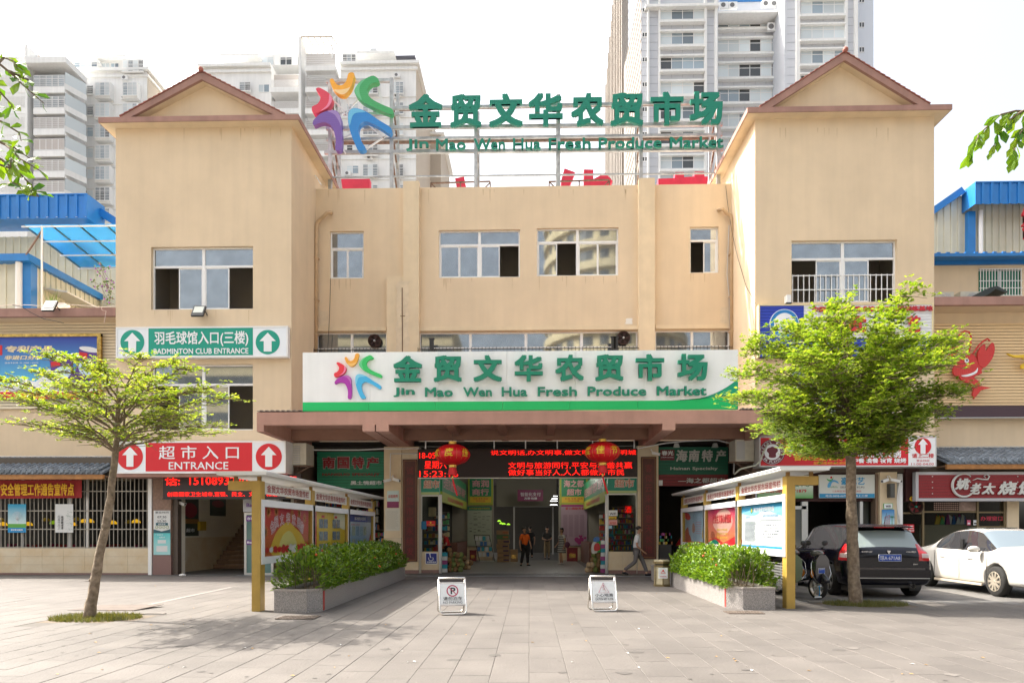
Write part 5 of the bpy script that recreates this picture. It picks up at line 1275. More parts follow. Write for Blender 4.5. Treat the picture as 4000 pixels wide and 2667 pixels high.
def cctv(lab, u, v, Y, d=1):
 t = thing('security_camera', lab, 'camera', (PX(u,Y), Y, PZ(v,Y,u))); x, y, z = WP[t.name]
 m = MB(); m.bar((x,y,z),(x+.24*d,y-.12,z-.07),.09,.09,PVC); m.build('body', t)
 m = MB(); m.lathe([(.032,-.01),(.032,.01)], BLACK, 10, (x+.25*d,y-.135,z-.07), 'y'); m.build('lens', t)
 m = MB(); m.tube([(x,y,z+.02),(x-.02*d,y+.05,z+.12),(x-.02*d,y+.18,z+.12)], .015, PVC, 6); m.build('bracket', t)
cctv('white camera in the stair entrance left corner', 702, 1962, 22.6)
cctv('left camera of the pair on the tan pillar by the green specialty sign', 1528, 1872, 23.1, -1); cctv('right camera of the pair on the tan pillar by the green specialty sign', 1536, 1870, 23.1, 1)
cctv('left camera of the pair above the palm poster pillar', 3468, 1872, 22.1, -1); cctv('right camera of the pair above the palm poster pillar', 3480, 1872, 22.1, 1)
cctv('small camera above the right maroon couplet board', 2548, 1768, 23.1, 1)
# bank booth
t = sthing('bank_booth', 'grey bank cash machine booth with purple stickers beside the stairs', 'booth', 952, 1943, 1080, 2240, 22.5)
x0, x1, z0, z1 = RC(952,1945,1090,1998,22.4); m = MB(); m.box(x0,x1,22.35,22.6,z0,z1,M('booth_grey',(.45,.45,.47),.5)); m.build('header', t)
ptext(t, 'Bank', 963, 1964, 1010, 1979, 22.35, M('bank_purple',(.12,.02,.22),.5), bold=.02)
x0, x1, z0, z1 = RC(956,2000,1090,2240,22.5); m = MB()
m.box(x0,x0+.08,22.45,22.5,0,z1,ALU); m.box(x0+.9,x0+.98,22.45,22.5,0,z1,ALU); m.box(x0+.08,x0+.9,22.45,22.5,z1-.08,z1,ALU); m.box(x0+.08,x0+.9,22.45,22.5,0,.07,ALU); m.build('door_frame', t)
m = MB(); m.box(x0+.08,x0+.9,22.47,22.48,.07,z1-.08,M('teal_tint_glass',(.10,.19,.18),.06)); m.build('door_glass', t)
for v0, v1, tx in ((2014,2035,'存取款'),(2108,2126,'Bank')):
 prect(t, 'sticker', 962, v0, 1010, v1, 22.44, .01, M('bank_purple')); ptext(t, tx, 966, v0+5, 1004, v1-5, 22.43, PRINTW, bold=.02)
# ================= CENTRE SHOPFRONTS =================
YQ = 23.3
# pillars of the entrance front
m = MB()
def pil(u0, u1, y=YQ):
 return PX(u0,y), PX(u1,y)
def tiles_col(par, x0, x1, y, z0, z1, n=2):
 m = MB(); m.box(x0, x1, y+.012, y+.5, z0, z1, M('tile_grout')); m.build('pillar_core', par)
 for k in range(n):
  m = MB(); m.box(x0+.002, x1-.002, y, y+.012, z0+(z1-z0)*k/n+.003, z0+(z1-z0)*(k+1)/n-.003, MARBLE); m.build('wall_tile', par)
for (a, b, c_, d_, sgn) in ((1500,1568,1570,1636,-1),(2560,2572,2490,2562,1)):
 x0, x1 = pil(a, b); m = MB(); m.box(x0, x1, YQ, YQ+.5, PZ(2100,YQ,1530) if sgn < 0 else 1.4, 4.35, WALL2); m.build('pillar', main)
 tiles_col(main, x0, x1, YQ, .12, PZ(2100,YQ,1530) if sgn < 0 else 1.4, 2)
 x0, x1 = pil(c_, d_); tiles_col(main, x0+.003, x1, YQ-.01, .12, 4.35, 6)
 x0, x1 = pil(min(a,c_), max(b,d_)); m = MB(); m.box(x0, x1, YQ-.02, YQ+.4, 0, .12, GRANR); m.build('skirting', main)
CPL = M('couplet_wood', (.085,.018,.014), .45, var=.15, vs=6)
CPR = M('couplet_red_lettering', (.20,.015,.02), .4); CPG = M('dull_gold_line', (.35,.17,.05), .45)
for (u0, u1, v0, v1, txt, lab) in ((1573,1630,1793,2192,'诚信经营市场永续发展','left maroon couplet board with red characters beside the market gate'),(2504,2564,1783,2182,'客似云来生意天长地久人客来','right maroon couplet board with red characters beside the market gate')):
 t = sthing('couplet_board', lab, 'sign board', u0, v0, u1, v1, YQ-.04)
 prect(t, 'board', u0, v0, u1, v1, YQ-.05, .035, CPL)
 x0, x1, z0, z1 = RC(u0+5, v0+6, u1-5, v1-6, YQ-.05); m = MB()
 for q in (x0, x1): m.box(q-.006,q+.006,YQ-.054,YQ-.05,z0,z1,CPG)
 for q in (z0, z1): m.box(x0+.007,x1-.007,YQ-.054,YQ-.05,q-.006,q+.006,CPG)
 m.build('gold_line', t)
 txt = txt[:9]
 n = len(txt)
 for i, ch in enumerate(txt):
  va = v0+30+(v1-v0-45)*i/n; ptext(t, ch, (u0+u1)/2-14, va, (u0+u1)/2+14, va+30, YQ-.05, CPR, bold=.01, name='character')
t = sthing('pink_notice', 'pink and white health poster on the tan pillar above the framed rules', 'poster', 1512, 1916, 1558, 1982, YQ-.02)
prect(t, 'sheet', 1512, 1916, 1558, 1982, YQ-.02, .018, M('poster_mint',(.55,.68,.66),.6)); prect(t, 'flowers_print', 1512, 1958, 1558, 1982, YQ-.022, .002, M('poster_plum',(.25,.04,.12),.6), .002); ptext(t, '文明健康\n你我同行', 1516, 1932, 1554, 1944, YQ-.02, RL, bold=.02)
t = sthing('framed_rules', 'cream framed market rules on the tan pillar', 'notice', 1505, 1984, 1562, 2072, YQ-.02)
prect(t, 'sheet', 1505, 1984, 1562, 2072, YQ-.02, .018, M('poster_cream',(.66,.64,.55),.6))
m = MB(); x0, x1, z0, z1 = RC(1510,1994,1557,2066,YQ-.025)
for k in range(18): z = z1-(z1-z0)*k/18; m.box(x0, x0+(x1-x0)*rr_.uniform(.7,1), YQ-.024, YQ-.021, z-.012, z-.004, M('faint_print',(.45,.40,.33),.7))
m.build('text_lines', t)
# left specialty shop sign and shop
SGN = M('green_slat', (.015,.24,.13), .5)
def slatsign(t, u0, v0, u1, v1, Y, mat, n, back=None, d=.04):
 x0, x1, z0, z1 = RC(u0, v0, u1, v1, Y); h = (z1-z0)/n
 m = MB(); m.box(x0, x1, Y+.02, Y+.12, z0, z1, back or M('green_slat_backing',(.01,.06,.04),.8)); m.build('backing', t)
 for i in range(n): m = MB(); m.box(x0+.01, x1-.01, Y, Y+.02, z0+i*h+.012, z0+(i+1)*h-.002, mat); m.build('slat', t)
Y = 23.9
t = sthing('specialty_sign', 'green slatted shop sign with dark red characters between the air conditioner and tan pillar', 'shop sign', 1238, 1764, 1500, 1908, Y)
slatsign(t, 1238, 1764, 1500, 1908, Y, SGN, 13)
RDK = M('dark_red_letter', (.26,.012,.02), .45); GSIL = M('silver_edge', (.5,.5,.47), .4)
for c, u0, u1 in (('南',1262,1310),('国',1320,1365),('特',1377,1422),('产',1433,1480)):
 ptext(t, c, u0-2, 1783, u1+2, 1831, Y, GSIL, depth=.03, bold=.05, off=.015); ptext(t, c, u0, 1785, u1, 1829, Y, RDK, depth=.02, bold=.035, off=.045, name='character')
ptext(t, 'NANGUO SPECIALJY', 1260, 1847, 1484, 1861, Y, RDK, depth=.02, bold=.02, off=.02)
ptext(t, '黑土情超市', 1370, 1877, 1492, 1893, Y, PRINTW, depth=.01, bold=.02, off=.01)
def shopbox(nm, lab, x0, x1, y0, y1, z1):
 t = thing(nm, lab, 'shop', ((x0+x1)/2, y0, 0)); m = MB()
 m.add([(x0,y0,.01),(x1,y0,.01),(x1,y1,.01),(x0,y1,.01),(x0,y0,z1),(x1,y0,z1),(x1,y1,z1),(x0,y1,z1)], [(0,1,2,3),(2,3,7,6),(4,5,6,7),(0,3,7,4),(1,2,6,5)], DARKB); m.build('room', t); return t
sh1 = shopbox('specialty_shop', 'dark specialty shop interior behind the left display board', PX(1180,24.1), PX(1500,24.1), 24.1, 27, 3.0)
GC = [(.45,.03,.03),(.5,.35,.03),(.04,.15,.4),(.5,.5,.48),(.06,.28,.08),(.4,.12,.04),(.3,.05,.2),(.55,.45,.25),(.02,.3,.4)]
GM = [M('goods_%s' % n_, c_, .5) for n_, c_ in zip(('red','yellow','blue','white','green','orange','purple','beige','cyan'), GC)]
def shelf(lab, x0, x1, y, z0, z1, rows, seed=1, sc_=.09, dpt=.25, grp='shop shelves with goods'):
 t = thing('goods_shelf', lab, 'shelf', ((x0+x1)/2, y, z0), grp); r = random.Random(seed)
 m = MB()
 for j in range(rows+1): z = z0+(z1-z0)*j/rows; m.box(x0, x1, y, y+dpt, z-.012, z, M('shelf_board',(.3,.27,.22),.6))
 m.build('shelf_boards', t)
 for j in range(rows):
  z = z0+(z1-z0)*j/rows; H = (z1-z0)/rows*.82; x = x0+.01; m = MB()
  while x < x1-.03:
   w = r.uniform(.5,1.3)*sc_; h = H*r.uniform(.5,1)
   m.box(x, min(x1, x+w*.9), y+r.uniform(0,.06), y+dpt*.8, z+.002, z+h, r.choice(GM)); x += w
  m.build('packets', t, kind='stuff')
 return t
shelf('shelf of bright packets inside the left specialty shop doorway, lower', PX(1475,24.6), PX(1500,24.6)+.2, 24.6, .4, 1.5, 5, 3)
shelf('shelf of dark bottles inside the left specialty shop, back wall', PX(1250,26.5), PX(1480,26.5), 26.5, 1.2, 2.7, 5, 5)
# kiosks beside the gate
def kiosk(lab, u0, u1, uin, side):
 t = thing('kiosk', lab, 'kiosk', (PX((u0+u1)/2,23.45), 23.45, 0)); Y = 23.45
 x0, x1 = PX(u0,Y), PX(u1,Y); zb = PZ(2153,Y,(u0+u1)/2); zw = PZ(1932,Y,(u0+u1)/2) if side < 0 else PZ(1926,Y,(u0+u1)/2)
 m = MB(); m.box(x0, x1, Y+.012, Y+.1, .12, zb, M('tile_grout')); m.build('base', t)
 n = 1 if side < 0 else 2
 for k in range(n): m = MB(); m.box(x0+(x1-x0)*k/n+.003, x0+(x1-x0)*(k+1)/n-.003, Y, Y+.012, .12, zb-.003, MARBLE); m.build('wall_tile', t)
 m = MB(); m.box(x0, x1, Y-.01, Y+.1, 0, .115, GRANR); m.build('skirting', t)
 m = MB()
 for xx in (x0, x1-.05): m.box(xx, xx+.05, Y, Y+.06, zb, zw, ALU)
 m.box(x0+.05, x1-.05, Y, Y+.06, zw-.05, zw, ALU); m.build('window_frame', t)
 m = MB(); m.box(x0+.05, x1-.05, Y+.03, Y+.036, zb, zw-.05, M('shop_glass')); m.build('window_glass', t)
 # top sign
 m = MB(); zt = 3.30; m.box(x0, x1, Y-.06, Y+.15, zw+.01, zt, M('kiosk_green',(.01,.27,.19),.45)); m.build('sign_box', t)
 m = MB(); m.box(x0, x1, Y-.064, Y-.061, zw+.01, zw+.09, M('lime_trim',(.45,.55,.25),.5)); m.build('sign_trim', t)
 k = 1 if side < 0 else 1
 uc_ = (u0+u1)/2+(8 if side < 0 else 2); m = MB(); w = .56 if side < 0 else .68
 m.text('超市', w, .30, TF((x0+x1)/2+.06*k, Y-.064, (zw+zt)/2+.06), 0, M('pinkish_outline',(.75,.55,.45),.5), .06); m.text('超市', w*.96, .27, TF((x0+x1)/2+.06*k, Y-.067, (zw+zt)/2+.06), 0, M('dull_red_brown',(.42,.12,.08),.5), .005); m.build('lettering', t)
 return t, x0, x1, zb, zw
k1_, kx0, kx1, kzb, kzw = kiosk('narrow tiled kiosk window with green header left of the market gate', 1643, 1717, 1717, -1)
k2_, rx0, rx1, rzb, rzw = kiosk('wider tiled kiosk window with green header right of the market gate', 2372, 2490, 2372, 1)
for x, lab in ((PX(1717,23.4),'left'),(PX(2370,23.4),'right')):
 m = MB(); m.tube([(x+(.03 if lab == 'left' else .0),23.42,0),(x+(.03 if lab == 'left' else 0),23.42,PZ(1930,23.4))], .055, PVC, 14); m.build('gate_post', label='round white post at the %s side of the market gate' % lab, cat='post', smooth=True)
m = MB(); m.box(PX(1632,23.3),PX(1643,23.3),23.36,23.5,0,3.3,M('weathered_column',(.5,.47,.40),.6)); m.build('gate_jamb', main)
m = MB(); m.box(PX(2489,23.3),PX(2503,23.3)-.0,23.36,23.5,0,4.2,M('weathered_column')); m.build('gate_jamb', main)
# things shown in the kiosk windows
shelf('lit shelf of small coloured packets in the left kiosk window', kx0+.06, kx1-.05, 23.75, kzb, kzb+.95, 4, 7, .10, .15)
shelf('rows of cigarette packets in the right kiosk window', rx0+.2, rx1-.05, 23.8, kzb+.05, kzb+1.55, 8, 8, .055, .12)
x0, x1, z0, z1 = RC(1674,1980,1702,2016,23.7); m = MB(); m.box(x0,x1,23.7,23.8,z0,z1,M('goods_beige')); m.box(x0+.12,x0+.13,23.695,23.7,z0,z1,BROWN); m.build('carton', label='beige carton standing in the left kiosk window', cat='box')
t = sthing('party_card', 'red card with yellow emblem stuck in the left kiosk window', 'notice', 1665, 2033, 1700, 2054, 23.44)
prect(t, 'card', 1665, 2033, 1700, 2054, 23.442, .004, RED); ptext(t, '共产党员经营户', 1668, 2046, 1697, 2051, 23.44, YEL, bold=.02, off=.002)
m = MB(); x, z = PX(1682,23.44), PZ(2040,23.44,1682); m.prism([(x+a,z+b) for a, b in circ(.03,10)], TF(0,23.438,0), 0, .002, YEL); m.build('emblem', t)
prect(t, 'blue_card', 1646, 2035, 1666, 2066, 23.442, .004, M('card_blue',(.01,.15,.32),.5))
t = sthing('wheelchair_sign', 'blue wheelchair access sign on the tiles of the left kiosk', 'sign', 1662, 2158, 1708, 2202, 23.43)
prect(t, 'plate', 1662, 2158, 1708, 2202, 23.43, .015, PRINTW); prect(t, 'blue_field', 1664, 2160, 1706, 2200, 23.43, .002, M('access_blue',(.02,.03,.22),.4), .002)
m = MB(); Y = 23.424; cx, cz = PX(1683,Y), PZ(2178,Y,1683)
m.tube([(cx+.08*math.cos(a),Y,cz-.02+.075*math.sin(a)) for a in [math.radians(150+k*24) for k in range(11)]], .010, PRINTW, 5)
m.bar((cx-.03,Y,cz+.11),(cx-.01,Y,cz+.01),.025,.006,PRINTW); m.bar((cx-.01,Y,cz+.01),(cx+.07,Y,cz+.01),.022,.006,PRINTW); m.bar((cx+.07,Y,cz+.015),(cx+.11,Y,cz-.08),.022,.006,PRINTW); m.lathe([(.022,0),(.022,.004)], PRINTW, 10, (cx-.035,Y-.002,cz+.135), 'y'); m.build('wheelchair_mark', t)
ptext(t, '无障碍通道', 1667, 2191, 1703, 2197, 23.43, PRINTW, bold=.02)
for lab, r4, face, tx, tm in (('white wifi sticker on the right kiosk glass',(2377,1992,2412,2014),PRINTW,'WiFi',PRINTK),('yellow no smoking sticker on the right kiosk glass',(2378,2016,2408,2027),YEL,'禁止吸烟',PRINTK),('pink party member sticker on the right kiosk glass',(2378,2029,2411,2050),M('sticker_pink',(.7,.35,.33),.5),'共产党员',RL),('small cyan sticker on the right kiosk glass',(2377,2052,2391,2064),M('sticker_cyan',(.35,.6,.75),.5),'微',PRINTW)):
 t = sthing('glass_sticker', lab, 'sticker', *r4, 23.44); prect(t, 'sheet', *r4, 23.442, .004, face)
 u0, v0, u1, v1 = r4; ptext(t, tx, u0+5, v0+(v1-v0)*.4, u1-5, v1-3, 23.44, tm, bold=.02, off=.002)
ptext(tag(thing('neon_sign', 'red neon wine character in the right kiosk window', 'sign', (PX(2453,23.6),23.6,PZ(2003,23.6)))), '酒', 2441, 1976, 2466, 2003, 23.6, LEDR, bold=.0)
# big LED gate board
YD = 23.25
t = sthing('gate_led_board', 'long black LED board with three lines of red text above the market gate', 'LED sign', 1632, 1753, 2490, 1864, YD)
x0, x1, z0, z1 = RC(1632, 1752, 2490, 1864, YD)
m = MB(); m.box(x0, x1, YD, YD+.2, z0, z1, LED); m.build('panel', t)
m = MB(); m.box(x0, x1, YD-.01, YD+.2, z0-.03, z0, ALU); m.build('frame', t)
for u in (1662, 1930, 2053, 2177, 2315, 2478):
 m = MB(); m.box(PX(u,YD)-.02,PX(u,YD)+.02,YD+.02,YD+.06,z1,z1+.35,PVC); m.build('hanger', t)
for tx, u0, v0, u1, v1 in (('18-05-23',1638,1767,1740,1790),('星期六',1658,1799,1745,1830),('15:23:16',1638,1838,1790,1862),
 ('说文明话,办文明事,做文明人,建文明城',1917,1757,2485,1777),('文明与旅游同行,平安与和谐共赢',1985,1804,2470,1830),('做好事当好人,人人都做好市民',1985,1832,2438,1857)):
 ptext(t, tx, u0, v0, u1, v1, YD, LEDR, bold=.0, off=.004)
# hall interior
HX0, HX1 = kx0-.2, rx1+.3
hall = main
m = MB(); z = 4.4
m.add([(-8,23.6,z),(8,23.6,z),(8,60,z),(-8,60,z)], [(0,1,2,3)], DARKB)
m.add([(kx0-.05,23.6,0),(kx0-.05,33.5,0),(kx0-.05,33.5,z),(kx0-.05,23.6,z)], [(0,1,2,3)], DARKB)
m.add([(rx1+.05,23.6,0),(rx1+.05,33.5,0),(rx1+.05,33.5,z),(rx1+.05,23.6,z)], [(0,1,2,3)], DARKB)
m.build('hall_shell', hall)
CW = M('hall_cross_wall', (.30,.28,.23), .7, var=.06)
yc_ = 33.5
aL, bL = PX(1810,yc_), PX(1928,yc_); aR, bR = PX(2183,yc_), PX(2330,yc_)
for a, b in ((aL,bL),(aR,bR)):
 m = MB(); m.box(a-.6 if a < 0 else a, b if a < 0 else b+.6, yc_, yc_+.25, 0, z, CW); m.build('hall_wall', hall)
m = MB(); m.box(bL-2, aR+2, 45, 45.2, 0, z, M('hall_back_wall',(.10,.095,.085),.8)); m.build('hall_back_wall', hall)
m = MB(); m.box(bL, aR, 36.5, 36.8, 2.75, z, M('hall_beam',(.22,.21,.17),.8)); m.build('hall_beam', hall)
m = MB(); xx = PX(2010,42); 
for q in (PX(2008,42), PX(2160,42)): m.box(q-.05,q+.05,42,42.1,0,3,ALU)
m.box(PX(2008,42),PX(2160,42),42,42.1,2.9,3.0,ALU); m.build('inner_gate_frame', hall)
Y = yc_-.1
SGB = M('hall_sign_green', (.02,.25,.10), .5); TRIM = M('hall_sign_trim', (.40,.45,.06), .6)
for lab, u0, u1, l1, l2 in (('green hall sign with pink characters left inside the gate',1828,1926,'商润','商行'),('green hall sign with pink characters right inside the gate',2186,2296,'海之都','超市')):
 t = sthing('hall_sign', lab, 'shop sign', u0, 1850, u1, 1972, Y)
 x0, x1, z0, z1 = RC(u0, 1850, u1, 1972, Y); m = MB(); m.box(x0,x1,Y,Y+.09,z0,z1,TRIM); m.build('border', t)
 prect(t, 'green_panel', u0+7, 1850, u1-7, 1938, Y, .01, SGB, .012); prect(t, 'yellow_panel', u0+8, 1940, u1-8, 1962, Y, .01, YEL, .012)
 ptext(t, l1, u0+16, 1874, u1-16, 1902, Y-.01, M('pink_letter',(.75,.38,.40),.5), bold=.03); ptext(t, l2, u0+(16 if l2 == '商行' else 28), 1908, u1-(16 if l2 == '商行' else 24), 1934, Y-.01, M('pink_letter'), bold=.03)
 ptext(t, '批发 零售 烟酒\n欢迎光临', u0+20, 1943, u1-20, 1959, Y-.01, RL, bold=.0)
t = sthing('notice_wall', 'pale green framed notice board on the left wall inside the gate', 'notice board', 1826, 1978, 1922, 2130, Y)
prect(t, 'sheet', 1826, 1978, 1921, 2131, Y, .04, M('notice_pale',(.42,.46,.36),.7)); prect(t, 'header', 1826, 1978, 1921, 1992, Y, .005, M('header_green',(.03,.22,.12),.6), .006); ptext(t, '科学发展观宣传教育栏', 1832, 1982, 1914, 1988, Y-.008, YEL, bold=.01)
m = MB()
for k in range(34):
 u = rr_.choice([1834,1850,1866,1884,1900]); v = rr_.uniform(1998,2110); x0, x1, z0, z1 = RC(u, v, u+rr_.uniform(8,16), v+2, Y-.005); m.box(x0,x1,Y-.006,Y-.002,z0,z1,M('notice_ink',(.15,.17,.14),.7))
m.build('text_lines', t)
t = sthing('pink_poster', 'tall faded pink price poster with hearts on the right wall inside the gate', 'poster', 2192, 1970, 2294, 2130, Y)
prect(t, 'sheet', 2192, 1970, 2294, 2130, Y, .04, M('poster_mauve',(.40,.28,.34),.6)); prect(t, 'band', 2192, 1970, 2294, 1978, Y, .004, M('poster_magenta',(.35,.03,.17),.5), .006)
ptext(t, '爱心捐助芳名', 2208, 1980, 2282, 1990, Y-.004, RL, bold=.02)
m = MB()
for k in range(24):
 for q in range(4): x0, x1, z0, z1 = RC(2200+q*22, 2010+k*3.6, 2216+q*22, 2011.6+k*3.6, Y-.004); m.box(x0,x1,Y-.006,Y-.002,z0,z1,M('faint_mauve',(.28,.18,.23),.7))
m.build('text_lines', t)
def heart(u, v, s_): return [(PX(u,Y)+s_*.06*16*math.sin(a)**3/16*1.3, PZ(v,Y,u)+s_*.06*(13*math.cos(a)-5*math.cos(2*a)-2*math.cos(3*a)-math.cos(4*a))/13) for a in [2*PI*k/20 for k in range(20)]]
for u, v, s_ in ((2262,2110,3),(2268,2094,1.2),(2285,2100,1)): m = MB(); m.prism(heart(u,v,s_), TF(0,Y-.004,0), 0, .004, M('poster_magenta')); m.build('heart_print', t)
for a_, b_ in ((1806,1924),(2183,2297)):
 for i in range(4):
  u0 = a_+(b_-a_)*i/4; x0, x1, z0, z1 = RC(u0, 2133, u0+(b_-a_)/4-1, 2187, yc_-.03); m = MB(); m.box(x0,x1,yc_-.03,yc_-.002,z0,z1,MARBLE); m.build('wall_tile', hall)
# signs running back along both sides of the hall entrance
for sx, lab, T_, xk in ((kx1-.02,'left',TRX,1),(rx0+.02,'right',TLX,-1)):
 t = thing('side_sign', 'long green and yellow sign running back along the %s side of the gate passage' % lab, 'shop sign', (sx, 28, 2.6))
 m = MB(); m.box(sx-.04, sx+.04, 24, 33.3, 2.85, 3.7, SGB); m.build('panel', t)
 m = MB(); m.box(sx-.05, sx+.05, 24, 33.3, 2.48, 2.85, TRIM); m.build('yellow_band', t)
 m = MB(); m.text('日用百货 副食批发 烟酒饮料 海南特产', 8.4, .42, T_(sx+xk*.045, 28.6, 3.2), 0, M('pink_letter'), .02); m.text('批发部 欢迎新老顾客', 6, .18, T_(sx+xk*.055, 28.6, 2.66), 0, RL, .02); m.build('lettering', t)
 shelf('long shelf of bright snacks behind the %s passage counter' % lab, min(sx-xk*.1, sx-xk*.7), max(sx-xk*.1, sx-xk*.7), 27.2, .5, 2.2, 7, 31 if xk > 0 else 32, .11, .3)
 m = MB(); m.box(sx-xk*.0-.2, sx+.1, 28.5, 33, 0, .95, M('counter_wood',(.16,.06,.04),.6)); m.build('counter', label='dark red wooden counter along the %s side of the passage' % lab, cat='counter')
# brochure rack, crates, boxes
t = thing('brochure_rack', 'leaning black brochure rack with blue and white leaflets before the notice board', 'rack', (PX(1893,32.5), 32.3, 0)); x, y, _ = WP[t.name]
m = MB(); hW = .36
for s_ in (-1, 1): m.bar((x-.15+s_*hW,y+.3,1.25),(x+.15+s_*hW,y-.2,0),.03,.03,BLACK)
m.bar((x-.15-hW,y+.3,1.25),(x-.15+hW,y+.3,1.25),.03,.03,BLACK); m.bar((x+.15-hW,y-.2,.02),(x+.15+hW,y-.2,.02),.03,.03,ALU); m.build('frame', t)
for j in range(4):
 for i in range(4):
  f = (j+.55)/4.3; xx = x+.12-.28*f+(-.27+.18*i); m = MB(); m.box(xx-.07,xx+.07,y-.2+.5*f-.03,y-.2+.5*f-.02,.1+1.1*f*.98,.3+1.1*f*.98,rr_.choice([GM[2],GM[3],M('poster_white'),GM[8]])); m.build('leaflet', t)
t0 = None; CARD = M('cardboard', (.30,.19,.10), .8, var=.1, vs=6)
x, y = PX(1966,31.5), 31.5
for k in range(7):
 t = thing('cardboard_box', 'cardboard box in the tall stack inside the gate, %s' % ['lowest','second from the floor','third from the floor','fourth from the floor','fifth from the floor','sixth, dark green lidded','topmost, with orange print'][k], 'box', (x+rr_.uniform(-.03,.03), y, .21*k+.02), 'stacked boxes inside the gate')
 a, b, c_ = WP[t.name]; m = MB(); m.box(a-.28,a+.28,b-.2,b+.2,c_,c_+.195,CARD if k != 5 else M('box_green',(.08,.15,.05),.7)); m.build('carton', t)
 m = MB(); m.box(a-.0,a+.25,b-.203,b-.2,c_+.06,c_+.13,M('box_print_dark',(.06,.03,.08),.7) if k < 5 else M('goods_orange')); m.build('print', t)
for k, (u, yy, w, h, cm, lab) in enumerate(((2008,32,.35,.55,CARD,'single tall cardboard box right of the stacked boxes'),(2235,32.5,.5,.62,M('red_box',(.20,.02,.025),.6),'dark red box with yellow print under the pink poster'),(1848,32.5,.3,.5,M('red_box'),'dark red carton at the foot of the notice board'))):
 x = PX(u,yy); t = thing('carton', lab, 'box', (x,yy,0)); m = MB(); m.box(x-w/2,x+w/2,yy-.2,yy+.2,.01,h,cm); m.build('body', t); m = MB(); m.box(x-w*.3,x+w*.3,yy-.204,yy-.2,h*.3,h*.6,GOLD); m.box(x-w/2-.01,x+w/2+.01,yy-.21,yy+.21,h,h+.03,cm); m.build('lid', t)
# coconuts and hanging goods on both sides of the gate
COCO = M('coconut_husk', (.20,.12,.05), .85, var=.3, vs=15); COCG = M('green_coconut', (.13,.16,.04), .6, var=.2, vs=10); COCP = M('peeled_coconut', (.42,.30,.18), .8)
r = random.Random(9)
def pile(lab, u0, u1, Y, base, mats, n, h):
 g_ = 0
 for k in range(n):
  row = k//base; x = PX(u0+(u1-u0)*((k % base)+.5*(row % 2)+.3)/base, Y)+r.uniform(-.03,.03); z = .10+row*.17
  mt = mats[k % len(mats)]; nm = {COCO:'brown husked', COCG:'green', COCP:'pale peeled'}[mt]
  m = MB(); m.ell((x, Y+r.uniform(-.05,.08), z), (.10,.10,.11), mt, 10, 7)
  m.build('coconut', label='%s coconut, %s, %s in the %s row' % (nm, {'pile left of the market gate':'big pile left of the gate','pile inside the left gate post':'pile inside left post','pile right of the market gate':'big pile right of the gate'}.get(lab, 'small pile right of the gate'), ['first','second','third','fourth'][k % base], ['bottom','second','third','fourth','fifth','sixth'][row]), cat='coconut', group='coconuts in the '+lab, smooth=True)
pile('pile left of the market gate', 1752, 1806, 24.0, 4, (COCO,COCG), 17, .8)
pile('pile inside the left gate post', 1796, 1842, 25.5, 3, (COCP,COCO), 8, .6)
pile('pile right of the market gate', 2312, 2352, 24.0, 3, (COCO,COCG), 17, .8)
pile('small pile at the foot of the right coconuts', 2291, 2312, 23.9, 2, (COCP,), 4, .3)
for lab, u, z0, z1, mt in (('white detergent packets stacked left of the gate',1734,.02,.85,0),('white detergent packets stacked right of the gate',2360,.02,1.2,1)):
 t = thing('detergent_stack', lab, 'goods stack', (PX(u,23.75),23.75,0)); x = PX(u,23.75); n = int((z1-z0)/.14)
 for k in range(n): m = MB(); m.box(x-.12+r.uniform(-.01,.01),x+.12,23.65,23.85,z0+.14*k,z0+.14*k+.13,[M('poster_white'),M('goods_purple'),M('goods_cyan')][(k*2+mt) % 3]); m.build('packet', t)
for lab, u, v0, v1, mt in (('red snack bag hanging right of the gate',2332,2120,2150,GM[0]),('bright green snack bag hanging right of the gate',2338,2110,2155,M('snack_green',(.03,.5,.08),.4)),('white snack bag hanging right of the gate',2322,2115,2160,GM[3]),('blue box on the goods right of the gate',2330,2095,2115,GM[2])):
 Y = 23.8+r.uniform(-.1,.1); x0, x1, z0, z1 = RC(u-12, v0, u+12, v1, Y); m = MB(); m.prism(spl([(x0+.02,z0),(x1-.02,z0+.02),(x1,z0*.5+z1*.5),(x1-.05,z1),(x0+.05,z1-.02),(x0,z0*.5+z1*.5)],2), TF(0,Y,0), -.05, .03, mt); m.build('snack_bag', label=lab, cat='bag')
# ceiling lamps and payment sign in hall
t = sthing('payment_sign', 'magenta hanging sign with white characters in the dark hall', 'sign', 2022, 1912, 2122, 1956, 35)
prect(t, 'panel', 2022, 1912, 2122, 1956, 35, .06, M('sign_magenta',(.22,.015,.09),.5)); ptext(t, '智能化支付', 2033, 1922, 2112, 1937, 35, PRINTW, bold=.01); ptext(t, '方便·快捷', 2048, 1941, 2098, 1950, 35, PRINTW)
TUBE = M('lit_tube', (1,1,1), .5, emis=2.5)
for nm_, lp, e_ in (('tube_lamp_light',(1.2,31,3.9),30),('bulb_light',(-.2,27,4.1),22),('kiosk_fill_light',(3.1,24.2,3.1),10),('kiosk_fill_light',(-3.4,24.2,3.1),8)):  # kiosk point lights are added, without a lamp, to brighten the windows
 l_ = bpy.data.lights.new(nm_, 'POINT'); l_.energy = e_; l_.shadow_soft_size = .3; l_.color = (1,.95,.86); q_ = bpy.data.objects.new(nm_, l_); COL.objects.link(q_); q_.location = lp
for k, (u0, u1, v, yy) in enumerate(((2161,2177,1937,30),(2155,2177,1947,31),(2150,2177,1956,32),(2149,2177,1971,34))):
 m = MB(); m.tube([(PX(u0,yy),yy,PZ(v,yy,2165)),(PX(u1,yy),yy,PZ(v,yy,2165))], .011, TUBE, 6); m.build('tube_light', label='lit white tube lamp on the dark hall ceiling, %s of four' % ['topmost','second','third','lowest'][k], cat='tube lamp', group='tube lamps in the hall')
